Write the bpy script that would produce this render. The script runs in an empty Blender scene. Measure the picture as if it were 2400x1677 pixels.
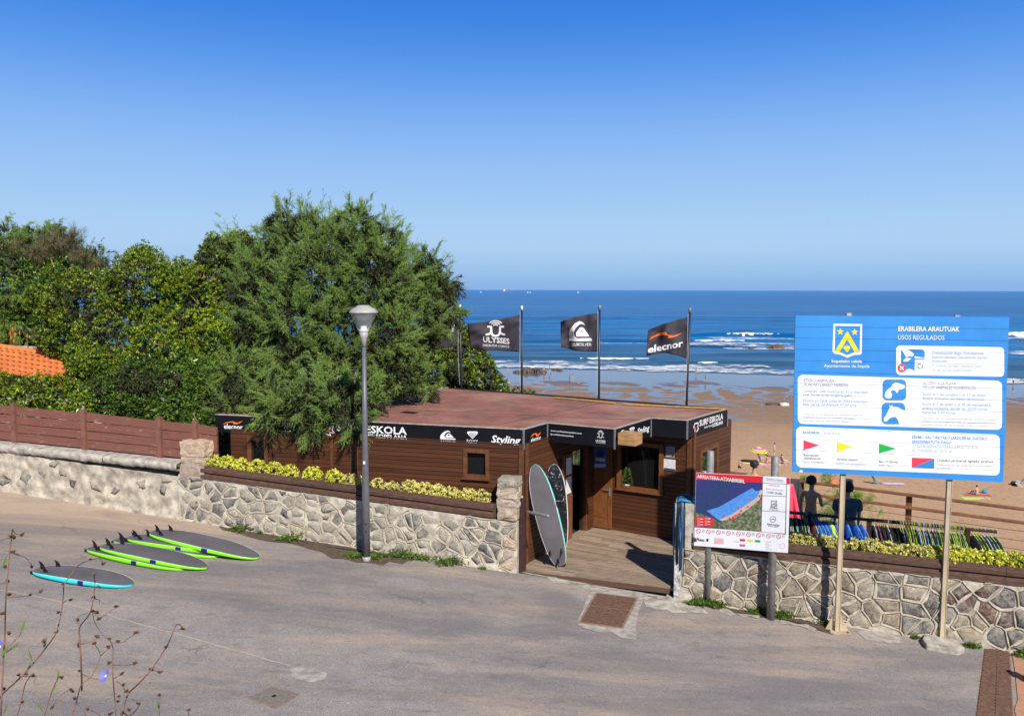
import bpy, bmesh, math, random
import numpy as np
from mathutils import Vector, Matrix, noise as mnoise
from mathutils.geometry import tessellate_polygon
R = math.radians
random.seed(7); rng = np.random.default_rng(7)
sc = bpy.context.scene
COL = sc.collection

# ------------------------------------------------------------------ camera, world, sun, exposure
CAMZ = 6.0; FPX = 1918.0; PITCH = math.atan(160.2 / FPX); ROLL = .00265
cam_d = bpy.data.cameras.new('camera'); cam = bpy.data.objects.new('camera', cam_d); COL.objects.link(cam)
CAMM = (Matrix.Rotation(math.pi/2 - PITCH, 4, 'X') @ Matrix.Rotation(ROLL, 4, 'Z')).to_3x3()
cam.matrix_world = Matrix.Translation((0, 0, CAMZ)) @ CAMM.to_4x4()
cam_d.sensor_width = 36; cam_d.lens = 36 * FPX / 2400; cam_d.clip_start = .05; cam_d.clip_end = 60000
sc.camera = cam
SUN_AZ, SUN_EL = R(159.6), R(40.5)
w = bpy.data.worlds.new('World'); sc.world = w; w.use_nodes = True
wn = w.node_tree.nodes; wl = w.node_tree.links
sky = wn.new('ShaderNodeTexSky'); sky.sky_type = 'NISHITA'; sky.sun_disc = False
sky.sun_elevation = SUN_EL; sky.sun_rotation = SUN_AZ
sky.altitude = 0; sky.air_density = 1.0; sky.dust_density = .35; sky.ozone_density = 5.
hsv = wn.new('ShaderNodeHueSaturation'); hsv.inputs['Saturation'].default_value = 1.12; hsv.inputs['Value'].default_value = .62
bg = wn['Background']; bg.inputs['Strength'].default_value = .10
wl.new(sky.outputs[0], hsv.inputs['Color'])
# sea haze: the lower sky pales and then dims slightly towards the horizon, the same in every direction
tcw = wn.new('ShaderNodeTexCoord'); sxyz = wn.new('ShaderNodeSeparateXYZ'); wl.new(tcw.outputs['Generated'], sxyz.inputs[0])
hz_c = wn.new('ShaderNodeValToRGB'); hz_c.color_ramp.interpolation = 'B_SPLINE'; wl.new(sxyz.outputs[2], hz_c.inputs[0]); el = hz_c.color_ramp.elements
stops = [(0., (.25, .44, .78)), (.016, (.30, .50, .82)), (.052, (.455, .665, .90)), (.11, (.36, .585, .91)), (.18, (.245, .475, .91)), (.24, (.125, .345, .85)), (.30, (.045, .235, .78)), (.37, (.030, .19, .69)), (.48, (.020, .14, .58))]
while len(el) < len(stops): el.new(.5)
for i, (p_, c_) in enumerate(stops): el[i].position = p_; el[i].color = c_ + (1,)
hz_s = wn.new('ShaderNodeVectorMath'); hz_s.operation = 'SCALE'; wl.new(hz_c.outputs[0], hz_s.inputs[0]); hz_s.inputs['Scale'].default_value = 1/(.10*2**.30)
hz_f = wn.new('ShaderNodeMapRange'); hz_f.interpolation_type = 'SMOOTHSTEP'; wl.new(sxyz.outputs[2], hz_f.inputs[0]); hz_f.inputs[1].default_value = .45; hz_f.inputs[2].default_value = .75
hz_m = wn.new('ShaderNodeMix'); hz_m.data_type = 'RGBA'; wl.new(hz_f.outputs[0], hz_m.inputs[0]); wl.new(hz_s.outputs[0], hz_m.inputs[6]); wl.new(hsv.outputs[0], hz_m.inputs[7])
wl.new(hz_m.outputs[2], bg.inputs['Color'])
sd = bpy.data.lights.new('sun', 'SUN'); so = bpy.data.objects.new('sun', sd); COL.objects.link(so)
sd.energy = 5.0; sd.angle = R(.53); sd.color = (1, .95, .87)
SUNV = Vector((math.sin(SUN_AZ)*math.cos(SUN_EL), math.cos(SUN_AZ)*math.cos(SUN_EL), math.sin(SUN_EL)))
so.rotation_euler = SUNV.to_track_quat('Z', 'Y').to_euler(); so.location = SUNV * 60
vs = sc.view_settings; vs.view_transform = 'Standard'; vs.look = 'None'; vs.gamma = 1; vs.exposure = .30
vs.use_curve_mapping = False
sc.cycles.max_bounces = 7; sc.cycles.transparent_max_bounces = 12

# ------------------------------------------------------------------ measuring: photo pixel -> place in the world
def ray(x, y): return CAMM @ Vector(((x-1200)/FPX, -(y-838.5)/FPX, -1))
def G(x, y, z=0.):
    d = ray(x, y); k = (z-CAMZ)/d.z; return Vector((d.x*k, d.y*k, z))
def AT(x, y, Y):
    d = ray(x, y); k = Y/d.y; return Vector((d.x*k, Y, CAMZ+d.z*k))
P0 = Vector((-.08, 17.01, 0)); U = Vector((.965, -.262, 0)).normalized(); N = Vector((U.y, -U.x, 0))   # U along the wall (to the right), N towards the road
def WP(t, z=0., off=0.): return P0 + U*t + N*off + Vector((0, 0, z))
def rz(t): return -.0628*t
def RD(x, y, dz=0.):        # pixel -> road plane (slopes along the wall)
    d = ray(x, y); k = (P0.dot(U)*.0628 - CAMZ + dz)/(d.z + .0628*(d.x*U.x + d.y*U.y))
    return Vector((d.x*k, d.y*k, CAMZ + d.z*k))
def roadz(p): return rz((Vector((p[0], p[1], 0))-P0).dot(U))
class Plane:                # vertical plane through a and b; u from a to b, v downwards from z0
    def __init__(s, a, b, z0=0., off=0.):
        s.u = Vector((b[0]-a[0], b[1]-a[1], 0)).normalized(); s.n = Vector((s.u.y, -s.u.x, 0))
        s.a = Vector((a[0], a[1], z0)) + s.n*off
    def hit(s, x, y):
        d = ray(x, y); k = (s.a - Vector((0, 0, CAMZ))).dot(s.n)/d.dot(s.n)
        return Vector((0, 0, CAMZ)) + d*k
    def uv(s, x, y):
        p = s.hit(x, y) - s.a; return p.dot(s.u), -p.z
    def pt(s, u, v, off=0.): return s.a + s.u*u + Vector((0, 0, -v)) + s.n*off

# ------------------------------------------------------------------ object helpers
def tag(o, label=None, cat=None, group=None, kind=None):
    if label: o['label'] = label
    if cat: o['category'] = cat
    if group: o['group'] = group
    if kind: o['kind'] = kind
    return o
def thing(name, label, cat, loc=(0, 0, 0), rotz=0., group=None):
    o = bpy.data.objects.new(name, None); COL.objects.link(o); o.location = loc; o.rotation_euler = (0, 0, rotz)
    o.empty_display_size = .2
    return tag(o, label, cat, group)
def LM(o): return Matrix.LocRotScale(o.location, o.rotation_euler, o.scale)
def WM(o):
    m = LM(o)
    while o.parent: o = o.parent; m = LM(o) @ m
    return m
def link(name, me, parent=None, mats=None):
    o = bpy.data.objects.new(name, me); COL.objects.link(o)
    if parent: o.parent = parent
    return o
class MB:
    def __init__(s): s.v = []; s.f = []; s.m = []; s.mi = 0
    def add(s, vs_, fs):
        b = len(s.v); s.v += [tuple(v) for v in vs_]; s.f += [tuple(b+i for i in f) for f in fs]; s.m += [s.mi]*len(fs); return s
    def obox(s, c, ax, ay, az):        # centre and three half-axes
        c = Vector(c); ax = Vector(ax); ay = Vector(ay); az = Vector(az)
        vs_ = [c + ax*i + ay*j + az*k for k in (-1, 1) for j in (-1, 1) for i in (-1, 1)]
        return s.add(vs_, [(0, 2, 3, 1), (4, 5, 7, 6), (0, 1, 5, 4), (2, 6, 7, 3), (0, 4, 6, 2), (1, 3, 7, 5)])
    def box(s, x0, x1, y0, y1, z0, z1):
        return s.obox(((x0+x1)/2, (y0+y1)/2, (z0+z1)/2), ((x1-x0)/2, 0, 0), (0, (y1-y0)/2, 0), (0, 0, (z1-z0)/2))
    def bar(s, a, b, wd, ht, up=(0, 0, 1)):
        a = Vector(a); b = Vector(b); d = b-a; up = Vector(up); side = d.cross(up).normalized(); u2 = side.cross(d).normalized()
        return s.obox((a+b)/2, d/2, side*wd/2, u2*ht/2)
    def tube(s, pts, rad, n=8, cap=True):
        pts = [Vector(p) for p in pts]; m = len(pts)
        if not hasattr(rad, '__len__'): rad = [rad]*m
        ring = []; ref = None
        for i, p in enumerate(pts):
            d = (pts[min(i+1, m-1)] - pts[max(i-1, 0)]).normalized()
            if ref is None: ref = Vector((0, 0, 1)) if abs(d.z) < .9 else Vector((1, 0, 0))
            a = d.cross(ref).normalized(); b = a.cross(d).normalized(); ref = b
            ring += [p + (a*math.cos(2*math.pi*k/n) + b*math.sin(2*math.pi*k/n))*rad[i] for k in range(n)]
        fs = [(i*n+k, i*n+(k+1) % n, (i+1)*n+(k+1) % n, (i+1)*n+k) for i in range(m-1) for k in range(n)]
        if cap: fs += [tuple(range(n-1, -1, -1)), tuple((m-1)*n+k for k in range(n))]
        return s.add(ring, fs)
    def lathe(s, c, prof, n=24):       # prof: (radius, z)
        c = Vector(c); ring = [c + Vector((r*math.cos(2*math.pi*k/n), r*math.sin(2*math.pi*k/n), z)) for r, z in prof for k in range(n)]
        m = len(prof)
        return s.add(ring, [(i*n+k, i*n+(k+1) % n, (i+1)*n+(k+1) % n, (i+1)*n+k) for i in range(m-1) for k in range(n)])
    def prism(s, poly, z0, z1):        # poly: (x,y) ; z0/z1 float or per-vertex list
        n = len(poly); z0 = z0 if hasattr(z0, '__len__') else [z0]*n; z1 = z1 if hasattr(z1, '__len__') else [z1]*n
        area = sum(poly[i][0]*poly[(i+1) % n][1]-poly[(i+1) % n][0]*poly[i][1] for i in range(n))
        if area < 0: poly = poly[::-1]; z0 = list(z0)[::-1]; z1 = list(z1)[::-1]
        vs_ = [(p[0], p[1], z0[i]) for i, p in enumerate(poly)] + [(p[0], p[1], z1[i]) for i, p in enumerate(poly)]
        fs = [tuple(range(n-1, -1, -1)), tuple(range(n, 2*n))] + [(i, (i+1) % n, n+(i+1) % n, n+i) for i in range(n)]
        return s.add(vs_, fs)
    def build(s, name, mat, parent=None, world=True, smooth=False, bevel=0.):
        me = bpy.data.meshes.new(name)
        vs_ = s.v
        if parent is not None and world:
            inv = WM(parent).inverted(); vs_ = [inv @ Vector(v) for v in s.v]
        me.from_pydata([tuple(v) for v in vs_], [], s.f)
        mats = mat if isinstance(mat, (list, tuple)) else [mat]
        for m in mats: me.materials.append(m)
        if len(mats) > 1: me.polygons.foreach_set('material_index', s.m)
        if smooth: me.polygons.foreach_set('use_smooth', [True]*len(me.polygons))
        me.validate()
        o = link(name, me, parent)
        if bevel:
            b = o.modifiers.new('bevel', 'BEVEL'); b.width = bevel; b.segments = 2; b.limit_method = 'ANGLE'
        return o
_cube = {}
def unit(mat):
    if mat.name not in _cube:
        o = MB().box(-.5, .5, -.5, .5, -.5, .5); me = bpy.data.meshes.new('board_'+mat.name); me.from_pydata(o.v, [], o.f); me.materials.append(mat); _cube[mat.name] = me
    return _cube[mat.name]
def board(name, c, ax, ay, az, mat, parent=None):    # shared cube placed by centre and FULL axes
    o = link(name, unit(mat), parent); ax = Vector(ax); ay = Vector(ay); az = Vector(az)
    m = Matrix.Identity(4)
    for i, a in enumerate((ax, ay, az)):
        for k in range(3): m[k][i] = a[k]
    for k in range(3): m[k][3] = c[k]
    if parent: m = WM(parent).inverted() @ m
    loc, rot, scl = m.decompose(); o.location = loc; o.rotation_euler = rot.to_euler(); o.scale = scl
    return o
def clip(poly, p, n):      # keep the side where (x-p).n <= 0
    out = []
    for i in range(len(poly)):
        a = poly[i]; b = poly[(i+1) % len(poly)]
        da = (a[0]-p[0])*n[0]+(a[1]-p[1])*n[1]; db = (b[0]-p[0])*n[0]+(b[1]-p[1])*n[1]
        if da <= 0: out.append(a)
        if (da < 0 < db) or (db < 0 < da):
            k = da/(da-db); out.append((a[0]+(b[0]-a[0])*k, a[1]+(b[1]-a[1])*k))
    return out
def copy_tree(o, parent=None):
    c = o.copy(); COL.objects.link(c); c.parent = parent
    for ch in list(o.children): copy_tree(ch, c)
    return c
def nz(x, y, z=0., s=1.): return mnoise.noise(Vector((x*s, y*s, z*s)))

# ------------------------------------------------------------------ materials
MATS = {}
class NT:
    def __init__(s, name):
        s.mat = bpy.data.materials.new(name); s.mat.use_nodes = True; s.n = s.mat.node_tree.nodes; s.l = s.mat.node_tree.links
        s.b = s.n['Principled BSDF']; s.out = s.n['Material Output']; MATS[name] = s.mat
    def new(s, t, **kw):
        nd = s.n.new(t)
        for k, v in kw.items():
            if k in nd.inputs: s.set(nd, k, v)
            else: setattr(nd, k, v)
        return nd
    def set(s, nd, k, v):
        if isinstance(v, bpy.types.NodeSocket): s.l.new(v, nd.inputs[k])
        else:
            if isinstance(v, tuple) and len(v) == 3 and nd.inputs[k].type == 'RGBA': v = v+(1,)
            nd.inputs[k].default_value = v
    def vec(s, kind='pos', scale=(1, 1, 1), rot=0., rnd=False):
        if kind == 'pos': src = s.new('ShaderNodeNewGeometry').outputs['Position']
        elif kind == 'obj': src = s.new('ShaderNodeTexCoord').outputs['Object']
        m = s.new('ShaderNodeMapping'); m.inputs['Scale'].default_value = scale; m.inputs['Rotation'].default_value = (0, 0, rot); s.l.new(src, m.inputs[0])
        if rnd:
            oi = s.new('ShaderNodeObjectInfo'); mm = s.new('ShaderNodeMath', operation='MULTIPLY'); s.l.new(oi.outputs['Random'], mm.inputs[0]); mm.inputs[1].default_value = 37.
            cb = s.new('ShaderNodeCombineXYZ'); [s.l.new(mm.outputs[0], cb.inputs[i]) for i in range(3)]
            s.l.new(cb.outputs[0], m.inputs['Location'])
        return m.outputs[0]
    def noise(s, vec, scale=5., detail=5., rough=.6, dist=0.):
        nd = s.new('ShaderNodeTexNoise'); s.l.new(vec, nd.inputs['Vector']); nd.inputs['Scale'].default_value = scale
        nd.inputs['Detail'].default_value = detail; nd.inputs['Roughness'].default_value = rough; nd.inputs['Distortion'].default_value = dist
        return nd.outputs['Fac']
    def ramp(s, fac, stops):
        nd = s.new('ShaderNodeValToRGB'); s.l.new(fac, nd.inputs[0]); e = nd.color_ramp.elements
        while len(e) < len(stops): e.new(.5)
        for i, (p, c) in enumerate(stops):
            e[i].position = p; c = (c, c, c) if not hasattr(c, '__len__') else c; e[i].color = tuple(c)+(1,)
        return nd.outputs[0]
    def mix(s, fac, a, b, mode='MIX'):
        nd = s.new('ShaderNodeMix', data_type='RGBA', blend_type=mode)
        for k, v in ((0, fac), (6, a), (7, b)):
            if isinstance(v, bpy.types.NodeSocket): s.l.new(v, nd.inputs[k])
            else: nd.inputs[k].default_value = v if k == 0 else tuple(v)+(1,)
        return nd.outputs[2]
    def math(s, op, a, b=0.):
        nd = s.new('ShaderNodeMath', operation=op)
        for k, v in ((0, a), (1, b)):
            if isinstance(v, bpy.types.NodeSocket): s.l.new(v, nd.inputs[k])
            else: nd.inputs[k].default_value = v
        return nd.outputs[0]
    def bump(s, h, strength=.5, dist=.01, prev=None):
        nd = s.new('ShaderNodeBump'); nd.inputs['Strength'].default_value = strength; nd.inputs['Distance'].default_value = dist
        s.l.new(h, nd.inputs['Height'])
        if prev: s.l.new(prev, nd.inputs['Normal'])
        s.l.new(nd.outputs[0], s.b.inputs['Normal']); return nd.outputs[0]
    def fin(s, col=None, rough=.7, spec=.4, metal=0.):
        if col is not None: s.set(s.b, 'Base Color', col)
        s.set(s.b, 'Roughness', rough); s.set(s.b, 'Specular IOR Level', spec); s.set(s.b, 'Metallic', metal)
        return s.mat
def sm(name, c1, c2=None, scale=8., rough=.7, bump=0., bdist=.005, kind='pos', stretch=(1, 1, 1), spec=.4, metal=0., rnd=.0, detail=6, lo=.35, hi=.65, rot=0.):
    t = NT(name); c2 = c2 or tuple(c*.8 for c in c1)
    v = t.vec(kind, stretch, rot, rnd=(kind == 'obj'))
    f = t.noise(v, scale, detail); col = t.ramp(f, [(lo, c2), (hi, c1)])
    if rnd:
        oi = t.new('ShaderNodeObjectInfo'); k = t.new('ShaderNodeMapRange'); t.l.new(oi.outputs['Random'], k.inputs[0]); k.inputs[3].default_value = 1-rnd; k.inputs[4].default_value = 1+rnd
        cc = t.new('ShaderNodeCombineXYZ'); [t.l.new(k.outputs[0], cc.inputs[i]) for i in range(3)]
        col = t.mix(1., col, cc.outputs[0], 'MULTIPLY')
    if bump: t.bump(f, bump, bdist)
    return t.fin(col, rough, spec, metal)
def leafm(name, cols, rough=.45, trans=.25, spec=.4):      # per-leaf colour variation
    t = NT(name); g = t.new('ShaderNodeNewGeometry'); r = g.outputs['Random Per Island']
    n = len(cols); col = t.ramp(r, [(i/(max(n-1, 1)), c) for i, c in enumerate(cols)])
    f = t.noise(t.vec(), .9, 3); col = t.mix(1., col, t.ramp(f, [(.3, .72), (.7, 1.2)]), 'MULTIPLY')
    t.fin(col, rough, spec)
    tr = t.new('ShaderNodeBsdfTranslucent'); t.l.new(t.mix(1., col, (1.2, 1.35, .5), 'MULTIPLY'), tr.inputs[0])
    mx = t.new('ShaderNodeMixShader'); mx.inputs[0].default_value = trans
    t.l.new(t.b.outputs[0], mx.inputs[1]); t.l.new(tr.outputs[0], mx.inputs[2]); t.l.new(mx.outputs[0], t.out.inputs[0])
    return t.mat
ANG = -math.atan2(U.y, U.x)
def asphalt():
    t = NT('asphalt'); v = t.vec('pos', (1, 1, 1), ANG)
    vs_ = t.vec('pos', (.28, 1.1, 1), ANG)
    f1 = t.noise(v, 60, 3, .8); f2 = t.noise(v, 2.2, 6, .7); f3 = t.noise(vs_, 1.1, 6, .62, .3); f4 = t.noise(vs_, 5.5, 6, .75)
    base = t.ramp(f1, [(.3, (.122, .105, .100)), (.5, (.262, .235, .222)), (.72, (.52, .475, .435))])
    base = t.mix(t.ramp(f2, [(.4, 0.), (.75, .5)]), base, (.13, .122, .13))
    base = t.mix(t.ramp(f4, [(.54, 0.), (.68, .6)]), base, (.105, .095, .102)); base = t.mix(t.ramp(t.noise(vs_, .7, 5, .6), [(.45, 0.), (.65, .5)]), base, (.13, .12, .128))
    # sand blown along the wall: more of it far left and close to the wall
    sp = t.new('ShaderNodeSeparateXYZ'); t.l.new(t.vec('pos', (1, 1, 1), ANG), sp.inputs[0])
    p = Matrix.Rotation(ANG, 3, 'Z') @ P0
    tt = t.math('SUBTRACT', sp.outputs[0], p.x); dd = t.math('SUBTRACT', p.y, sp.outputs[1])
    near = t.new('ShaderNodeMapRange', interpolation_type='SMOOTHSTEP'); t.l.new(dd, near.inputs[0]); near.inputs[1].default_value = 4.2; near.inputs[2].default_value = .6
    left = t.new('ShaderNodeMapRange', interpolation_type='SMOOTHSTEP'); t.l.new(tt, left.inputs[0]); left.inputs[1].default_value = -5.; left.inputs[2].default_value = -9.5; left.inputs[3].default_value = .12; left.inputs[4].default_value = .95
    right = t.new('ShaderNodeMapRange', interpolation_type='SMOOTHSTEP'); t.l.new(tt, right.inputs[0]); right.inputs[1].default_value = 5.; right.inputs[2].default_value = 9.; right.inputs[3].default_value = 1.; right.inputs[4].default_value = .5
    a = t.math('MULTIPLY', t.math('MULTIPLY', near.outputs[0], left.outputs[0]), right.outputs[0])
    m = t.math('ADD', t.math('ADD', t.ramp(f3, [(.45, 0.), (.68, .55)]), a), t.math('MULTIPLY', t.math('SUBTRACT', t.noise(v, 13, 8, .85), .5), 2.1))
    m = t.math('MULTIPLY', m, 1.05)
    mc = t.new('ShaderNodeClamp'); t.l.new(m, mc.inputs[0])
    sand = t.ramp(f1, [(.3, (.31, .225, .16)), (.7, (.50, .385, .285))])
    col = t.mix(mc.outputs[0], base, sand)
    # cracks, tar spots and dark worn patches
    vd = t.new('ShaderNodeVectorMath', operation='ADD'); t.l.new(v, vd.inputs[0]); nc = t.new('ShaderNodeTexNoise'); t.l.new(v, nc.inputs['Vector']); nc.inputs['Scale'].default_value = 1.3; nc.inputs['Detail'].default_value = 6; ns = t.new('ShaderNodeVectorMath', operation='SCALE'); t.l.new(nc.outputs['Color'], ns.inputs[0]); ns.inputs['Scale'].default_value = 1.6; t.l.new(ns.outputs[0], vd.inputs[1])
    vo = t.new('ShaderNodeTexVoronoi', feature='DISTANCE_TO_EDGE'); t.l.new(vd.outputs[0], vo.inputs['Vector']); vo.inputs['Scale'].default_value = .42
    ck = t.math('MULTIPLY', t.ramp(vo.outputs['Distance'], [(.0, .8), (.006, .6), (.011, 0.)]), t.ramp(t.noise(v, .45, 3, .6), [(.54, 0.), (.62, .7)])); col = t.mix(ck, col, (.07, .062, .058))
    sp_ = t.noise(vs_, 9, 4, .7); col = t.mix(t.ramp(sp_, [(.66, 0.), (.71, .7)]), col, (.085, .075, .075))
    wp = t.noise(t.vec('pos', (.22, .8, 1), ANG), .55, 6, .7, .6); col = t.mix(t.ramp(wp, [(.47, 0.), (.60, .62)]), col, t.ramp(f1, [(.3, (.085, .080, .086)), (.7, (.20, .185, .19))]))
    b1 = t.bump(f1, .55, .006); t.bump(f2, .3, .02, b1)
    return t.fin(col, .88, .25)
M = {}
M['asphalt'] = asphalt()
M['concrete'] = sm('concrete', (.50, .455, .39), (.24, .215, .18), 6, .9, 1., .03, detail=9)
M['concrete_pale'] = sm('concrete_pale', (.42, .38, .33), (.23, .205, .18), 7, .9, .6, .008)
M['render'] = sm('wall_render', (.60, .53, .42), (.26, .23, .19), 4.5, .92, 1., .03, detail=9)
M['mortar'] = sm('mortar', (.60, .545, .44), (.34, .30, .24), 6, .92, 1., .035, detail=10)
M['joint'] = sm('mortar_bead', (.50, .435, .33), (.36, .31, .235), 14, .9, .5, .006)
def stone_m(name, a, b, c, smear=.5):
    t = NT(name); v = t.vec('pos'); oi = t.new('ShaderNodeObjectInfo')
    f = t.noise(v, 8, 10, .85, .8); f2 = t.noise(v, 20, 5, .8)
    f3_ = t.noise(v, 1.6, 4, .6); f = t.math('ADD', f, t.math('MULTIPLY', t.math('SUBTRACT', f3_, .5), .25)); col = t.ramp(f, [(.39, a), (.5, b), (.61, c)])
    k = t.ramp(oi.outputs['Random'], [(0, (.80, .82, .86)), (.5, (1., .98, .94)), (1, (1.18, 1.08, .95))])
    col = t.mix(1., col, k, 'MULTIPLY')
    sm_ = t.noise(v, 3.2, 9, .82, .5); col = t.mix(t.ramp(sm_, [(smear, 0.), (smear+.06, .85)]), col, t.ramp(t.noise(v, 15, 5, .7), [(.35, (.40, .355, .28)), (.65, (.60, .545, .44))]))
    n1 = t.bump(f, 1., .07); t.bump(f2, 1., .03, n1)
    return t.fin(col, .88, .3)
M['stone_grey'] = stone_m('stone_grey', (.09, .09, .098), (.26, .255, .25), (.50, .47, .42), .50)
M['stone_brown'] = stone_m('stone_brown', (.16, .135, .105), (.38, .325, .25), (.58, .50, .385), .50)
M['stone_tan'] = stone_m('stone_tan', (.24, .215, .18), (.50, .45, .36), (.68, .62, .50))
M['stone_red'] = stone_m('stone_red', (.13, .05, .045), (.20, .13, .12), (.34, .32, .30))
M['stone_pink'] = stone_m('stone_pink', (.50, .37, .28), (.68, .53, .41), (.80, .68, .55), .62)
M['stone_cream'] = stone_m('stone_cream', (.33, .30, .25), (.56, .51, .42), (.72, .67, .57), .46)
M['whitewash'] = sm('whitewash', (.66, .65, .63), (.16, .15, .14), 11, .9, 1., .03, detail=9)
M['fence_wood'] = sm('fence_wood', (.26, .108, .075), (.125, .048, .034), 3.5, .8, .6, .008, 'obj', (1.2, 9, 14), rnd=.16, detail=8)
def fencem():
    t = NT('fence_wood_worn'); v = t.vec('obj', (1.2, 9, 14), rnd=True); f = t.noise(v, 3.5, 8); col = t.ramp(f, [(.35, (.12, .046, .033)), (.65, (.27, .11, .078))])
    wv = t.noise(t.vec('pos', (1.5, 1.5, 5)), 2.6, 8, .8); col = t.mix(t.ramp(wv, [(.58, 0.), (.66, .75)]), col, (.46, .33, .27)); cr = t.noise(t.vec('obj', (.8, 3, 20), rnd=True), 3, 5, .6); col = t.mix(t.ramp(cr, [(.28, .8), (.34, 0.)]), col, (.03, .012, .01))
    t.bump(f, .8, .012); return t.fin(col, .82, .3)
M['fence_wood'] = fencem()
M['fence_post'] = sm('fence_post', (.24, .10, .07), (.14, .06, .042), 6, .8, .4, .006)
M['hut_wood'] = sm('hut_wood', (.108, .037, .013), (.048, .016, .006), 2.2, .55, .35, .004, 'obj', (2.2, 6, 9), rnd=.22, detail=8)
M['hut_trim'] = sm('hut_trim', (.15, .060, .024), (.08, .030, .012), 6, .5, .3, .003, rnd=.1)
M['door_wood'] = sm('door_wood', (.22, .080, .026), (.13, .045, .016), 5, .42, .2, .002, stretch=(6, 6, 1))
M['planter_wood'] = sm('planter_wood', (.115, .062, .040), (.060, .030, .020), 2.5, .75, .6, .006, 'obj', (3, 8, 10), rnd=.12, detail=8)
M['deck_wood'] = sm('deck_wood', (.36, .265, .19), (.17, .118, .082), 2.4, .8, .5, .005, 'pos', (1.5, 14, 1), rnd=.24, detail=8, rot=R(30))
M['rail_wood'] = sm('rail_wood', (.27, .115, .045), (.13, .055, .03), 6, .6, .4, .005, rnd=.1)
M['beam_wood'] = sm('beam_wood', (.50, .29, .115), (.28, .14, .05), 3, .6, .3, .004, 'pos', (2, 2, 14), detail=8)
M['black'] = sm('fascia_black', (.008, .008, .011), (.005, .005, .008), 2, .45, spec=.22)
M['alu'] = sm('trim_grey', (.20, .205, .22), (.14, .145, .16), 12, .45, spec=.5)
M['alu_top'] = sm('trim_top', (.42, .37, .33), (.26, .22, .19), 10, .6)
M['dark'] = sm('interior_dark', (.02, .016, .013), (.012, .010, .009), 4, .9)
def roofm():
    t = NT('roof_felt'); v = t.vec('pos', (1, 1, 1), R(30)); f = t.noise(v, 1.1, 7, .66, .4); g = t.noise(v, 160, 2); s_ = t.noise(t.vec('pos', (.5, 3.5, 1), R(30)), 2.4, 6, .7)
    col = t.ramp(f, [(.36, (.17, .085, .066)), (.5, (.26, .105, .08)), (.64, (.35, .15, .115))])
    col = t.mix(t.ramp(s_, [(.52, 0.), (.66, .55)]), col, (.20, .125, .10))
    col = t.mix(t.ramp(t.noise(v, 3.4, 6, .8), [(.55, 0.), (.66, .7)]), col, (.11, .08, .07)); col = t.mix(t.ramp(t.noise(v, 1.7, 8, .8, 1.), [(.54, 0.), (.62, .5)]), col, (.15, .12, .11))
    col = t.mix(t.ramp(t.noise(v, .5, 4, .6), [(.5, 0.), (.68, .6)]), col, (.36, .235, .165))
    col = t.mix(.5, col, t.mix(1., col, t.ramp(g, [(.3, .5), (.7, 1.5)]), 'MULTIPLY'))
    t.bump(g, .4, .004); return t.fin(col, .92, .2)
M['roof'] = roofm()
M['white'] = sm('white_print', (.80, .80, .80), (.78, .78, .78), 2, .5)
M['white_rough'] = sm('white_paint', (.75, .75, .74), (.55, .55, .53), 12, .6, .2)
M['orange'] = sm('orange_print', (.85, .16, .01), (.80, .14, .01), 2, .5)
M['sign_blue'] = sm('sign_blue', (.045, .265, .65), (.034, .215, .56), 1.5, .4, detail=8)
M['sign_white'] = sm('sign_white', (.80, .81, .84), (.70, .71, .73), 1.6, .45, detail=9, lo=.25, hi=.5)
M['ink_blue'] = sm('ink_blue', (.17, .33, .62), (.15, .3, .6), 2, .5)
M['ink_pale'] = sm('ink_pale', (.36, .48, .68), (.33, .45, .66), 2, .5)
M['ink_grey'] = sm('ink_grey', (.26, .25, .32), (.22, .21, .28), 2, .5)
M['ink_lgrey'] = sm('ink_lgrey', (.42, .42, .48), (.40, .40, .45), 2, .5)
M['ink_dark'] = sm('ink_dark', (.05, .045, .06), (.03, .03, .04), 2, .5)
M['yellow'] = sm('yellow_print', (.82, .66, .02), (.8, .62, .02), 2, .5)
M['red'] = sm('red_print', (.72, .02, .035), (.68, .018, .03), 2, .5)
M['redpink'] = sm('red_faded', (.78, .05, .085), (.74, .045, .08), 2, .5)
M['green'] = sm('green_print', (.01, .42, .07), (.01, .38, .06), 2, .5)
M['navy'] = sm('navy', (.012, .018, .16), (.01, .014, .13), 2, .45)
M['lamp_pole'] = sm('lamp_pole_paint', (.125, .125, .14), (.095, .095, .105), 7, .42, .1, .002, spec=.5)
M['lamp_cap'] = sm('lamp_cap_metal', (.40, .38, .35), (.28, .27, .25), 9, .45, .15, .002, spec=.5)
M['galv'] = sm('galvanised', (.33, .32, .31), (.20, .195, .19), 9, .55, .25, .003, metal=.35)
M['beige'] = sm('beige_steel', (.52, .42, .28), (.36, .29, .20), 5, .6, .3, .003, stretch=(1, 1, .4))
M['rust'] = sm('rusty_iron', (.175, .095, .062), (.085, .045, .032), 18, .85, .6, .004)
M['rust2'] = sm('rust_rim', (.30, .20, .13), (.17, .11, .075), 14, .85, .5, .004)
M['blackmetal'] = sm('black_metal', (.018, .015, .017), (.010, .009, .011), 9, .4, spec=.5)
M['brownmetal'] = sm('brown_metal', (.055, .025, .022), (.035, .016, .014), 9, .5)
M['rubber'] = sm('rubber', (.013, .012, .017), (.008, .008, .010), 9, .5)
M['board_grey'] = sm('foam_grey', (.125, .116, .125), (.088, .082, .090), 1.6, .62, .1, .001, 'obj', rnd=.1)
M['rail_green'] = sm('rail_green', (.24, .80, .012), (.21, .74, .010), 3, .4)
M['rail_cyan'] = sm('rail_cyan', (.03, .66, .74), (.025, .60, .68), 3, .4)
M['rail_mint'] = sm('rail_mint', (.05, .62, .55), (.045, .57, .50), 3, .4)
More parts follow.
